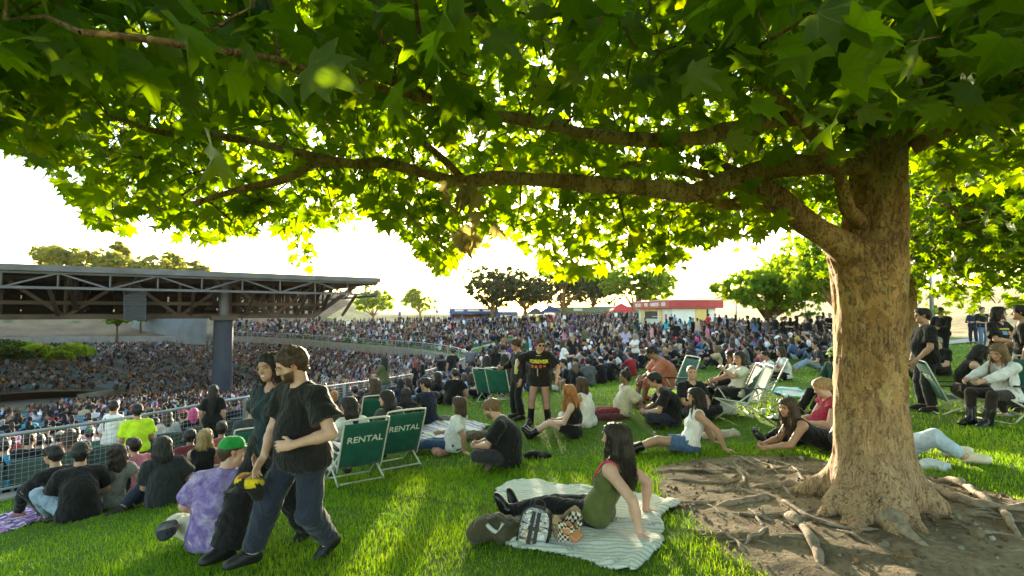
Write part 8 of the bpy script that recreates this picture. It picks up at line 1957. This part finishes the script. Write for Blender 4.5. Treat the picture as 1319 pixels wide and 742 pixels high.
def crowd_mesh(tpl, pos, yaw, rng, scale=None):
    Vs, Qs, Cs = [], [], []; off = 0; which = rng.integers(len(tpl), size=len(pos))
    for t, (P, Q, cls) in enumerate(tpl):
        i = np.nonzero(which == t)[0]
        if not len(i): continue
        n = len(i); sc = rng.uniform(.92, 1.06, n); W = rots(P, yaw[i], np.zeros((n, 3))) * sc[:, None, None] + pos[i][:, None, :]
        pal = np.empty((n, 6, 3))
        for a in range(n):
            v = rng.uniform(.6, 1.2); pal[a] = [np.array(SKIN[pick(rng, SKINS)[0]]) * .9, np.array(pick(rng, TOPC)[1]) * v, pick(rng, BOTC)[1], HAIRC[pick(rng, HAIRS)[0]], (.02, .02, .02), (0, 0, 0)]
        lsv = rng.random(n) < .75; pal[lsv, 5] = pal[lsv, 1]; pal[~lsv, 5] = pal[~lsv, 0]
        pal[rng.random(n) < .10, 3] = np.array(pick(rng, TOPC)[1])
        Vs.append(W.reshape(-1, 3)); Cs.append(pal[:, cls].reshape(-1, 3)); Qs.append((Q[None] + (np.arange(n) * len(P))[:, None, None]).reshape(-1, 3) + off); off += n * len(P)
    return np.vstack(Vs), np.vstack(Qs), np.vstack(Cs)
def thin(tpl, lim):
    """the same templates with few triangles"""
    ms = [np_mesh('template', P, Q, None, col=np.repeat(cls[:, None] / 8.0, 3, 1)) for P, Q, cls in tpl]; out = []
    for me, (P0, _, c0) in zip(slim_batch([(m, lim) for m in ms]), tpl):
        P = np.empty(len(me.vertices) * 3, np.float32); me.vertices.foreach_get('co', P); me.calc_loop_triangles(); T = np.empty(len(me.loop_triangles) * 3, np.int32); me.loop_triangles.foreach_get('vertices', T)
        P = P.reshape(-1, 3).astype(float); c = c0[((P[:, None] - P0[None]) ** 2).sum(2).argmin(1)]; out.append((P, T.reshape(-1, 3), c)); bpy.data.meshes.remove(me)
    for m in ms: bpy.data.meshes.remove(m)
    return out
def lows(h, lim): return thin([lowfig('cross', False, False, h), lowfig('cross', True, True, h), lowfig('knees', False, False, h), lowfig('side', True, True, h), lowfig('straight', True, True, h)], lim)
def lowb(h, lim): b = dict(pelvis=(0, -.04, .50), rf=V3(.12, .40, .08), lf=V3(-.12, .42, .08), rh=V3(.12, .32, .62), lh=V3(-.1, .34, .62)); return thin([lowfig('chair', False, False, h, T=(0, .05, 1), **b), lowfig('chair', True, True, h, T=(.05, -.05, 1), **b), lowfig('chair', False, False, h, T=(-.1, .15, 1), **b)], lim)
sets = []
L2 = lawn[NI:]; z2 = H(L2[:, 0], L2[:, 1]); p2 = np.column_stack([L2[:, :2], z2]); y2 = np.arctan2(-(STAGE[0] - L2[:, 0]), STAGE[1] - L2[:, 1]) + rng.normal(0, .5, len(L2))
a = L2[:, 2] < 40; stand_ = rng.random(len(L2)) < np.where(L2[:, 2] > 60, .12, .04)
for h, lim, m in ((.045, 360, a & ~stand_), (.075, 120, ~a & ~stand_)):
    if m.any(): sets.append(crowd_mesh(lows(h, lim), p2[m], y2[m], rng))
if stand_.any(): sets.append(crowd_mesh(thin([lowfig('stand', False, False, .05), lowfig('stand', True, True, .05)], 220), p2[stand_], y2[stand_], rng))
B2 = slots[bi[NB:]]; yb = np.arctan2(-(BC[0] - B2[:, 0]), BC[1] - B2[:, 1]) + rng.normal(0, .25, len(B2)); db = B2[:, 3]
for h, lim, lo, hi in ((.05, 400, 0, 24), (.075, 170, 24, 45), (.095, 74, 45, 400)):
    m = (db >= lo) & (db < hi)
    if m.any(): sets.append(crowd_mesh(lowb(h, lim), B2[m][:, :3], yb[m], rng))
# people lining the crest and the walkways
M_ = 260; pc = rng.uniform(340, 815, M_); dc = np.where(pc < 560, rng.uniform(100, 112, M_), rng.uniform(80, 104, M_)); P3 = np.array([gp(a_, b_) for a_, b_ in zip(pc, dc)]); sets.append(crowd_mesh(thin([lowfig('stand', False, False, .06), lowfig('stand', True, True, .06)], 110), P3, rng.uniform(0, 6.28, M_), rng))
off = 0; VV, QQ, CC = [], [], []
for V, Q, C in sets: VV.append(V); QQ.append(Q + off); CC.append(C); off += len(V)
QQ = np.vstack(QQ); tag(np_obj('crowd', np.vstack(VV), QQ, M_CROWD, smooth=True, col=np.vstack(CC)), kind='stuff')
# ------------------------------------------------------------------ keep the figures within their triangle budgets
_new = slim_batch(LIMS); _swap = {old.name: nw for (old, _), nw in zip(LIMS, _new)}
for o in bpy.data.objects:
    if o.type == 'MESH' and o.data.name in _swap:
        mats_ = [m for m in o.data.materials]; o.data = _swap[o.data.name]
        if not o.data.materials:
            for m in mats_: o.data.materials.append(m)
for o in bpy.data.objects:
    if o.type == 'MESH' and o.data.name.startswith('slim'): o.data.name = o.name.split('.')[0]
# ------------------------------------------------------------------ the evening air
def haze():
    bm = bmesh.new(); bmesh.ops.create_cube(bm, size=1.0); me = bpy.data.meshes.new('haze'); bm.to_mesh(me); bm.free()
    o = link(bpy.data.objects.new('haze', me)); o.scale = (1600, 1600, 46); o.location = (0, 200, 23 - 14); tag(o, kind='stuff')
    m, nt, b = mk('haze_air'); nt.nodes.remove(b)
    v = nd(nt, 'ShaderNodeVolumePrincipled', {'Color': (1, .95, .86, 1), 'Density': .00004, 'Anisotropy': .6}); nt.links.new(v.outputs[0], nt.nodes['Material Output'].inputs['Volume']); me.materials.append(m)
haze()
SC.cycles.volume_bounces = 0; SC.cycles.volume_step_rate = 5.0; SC.cycles.volume_max_steps = 64
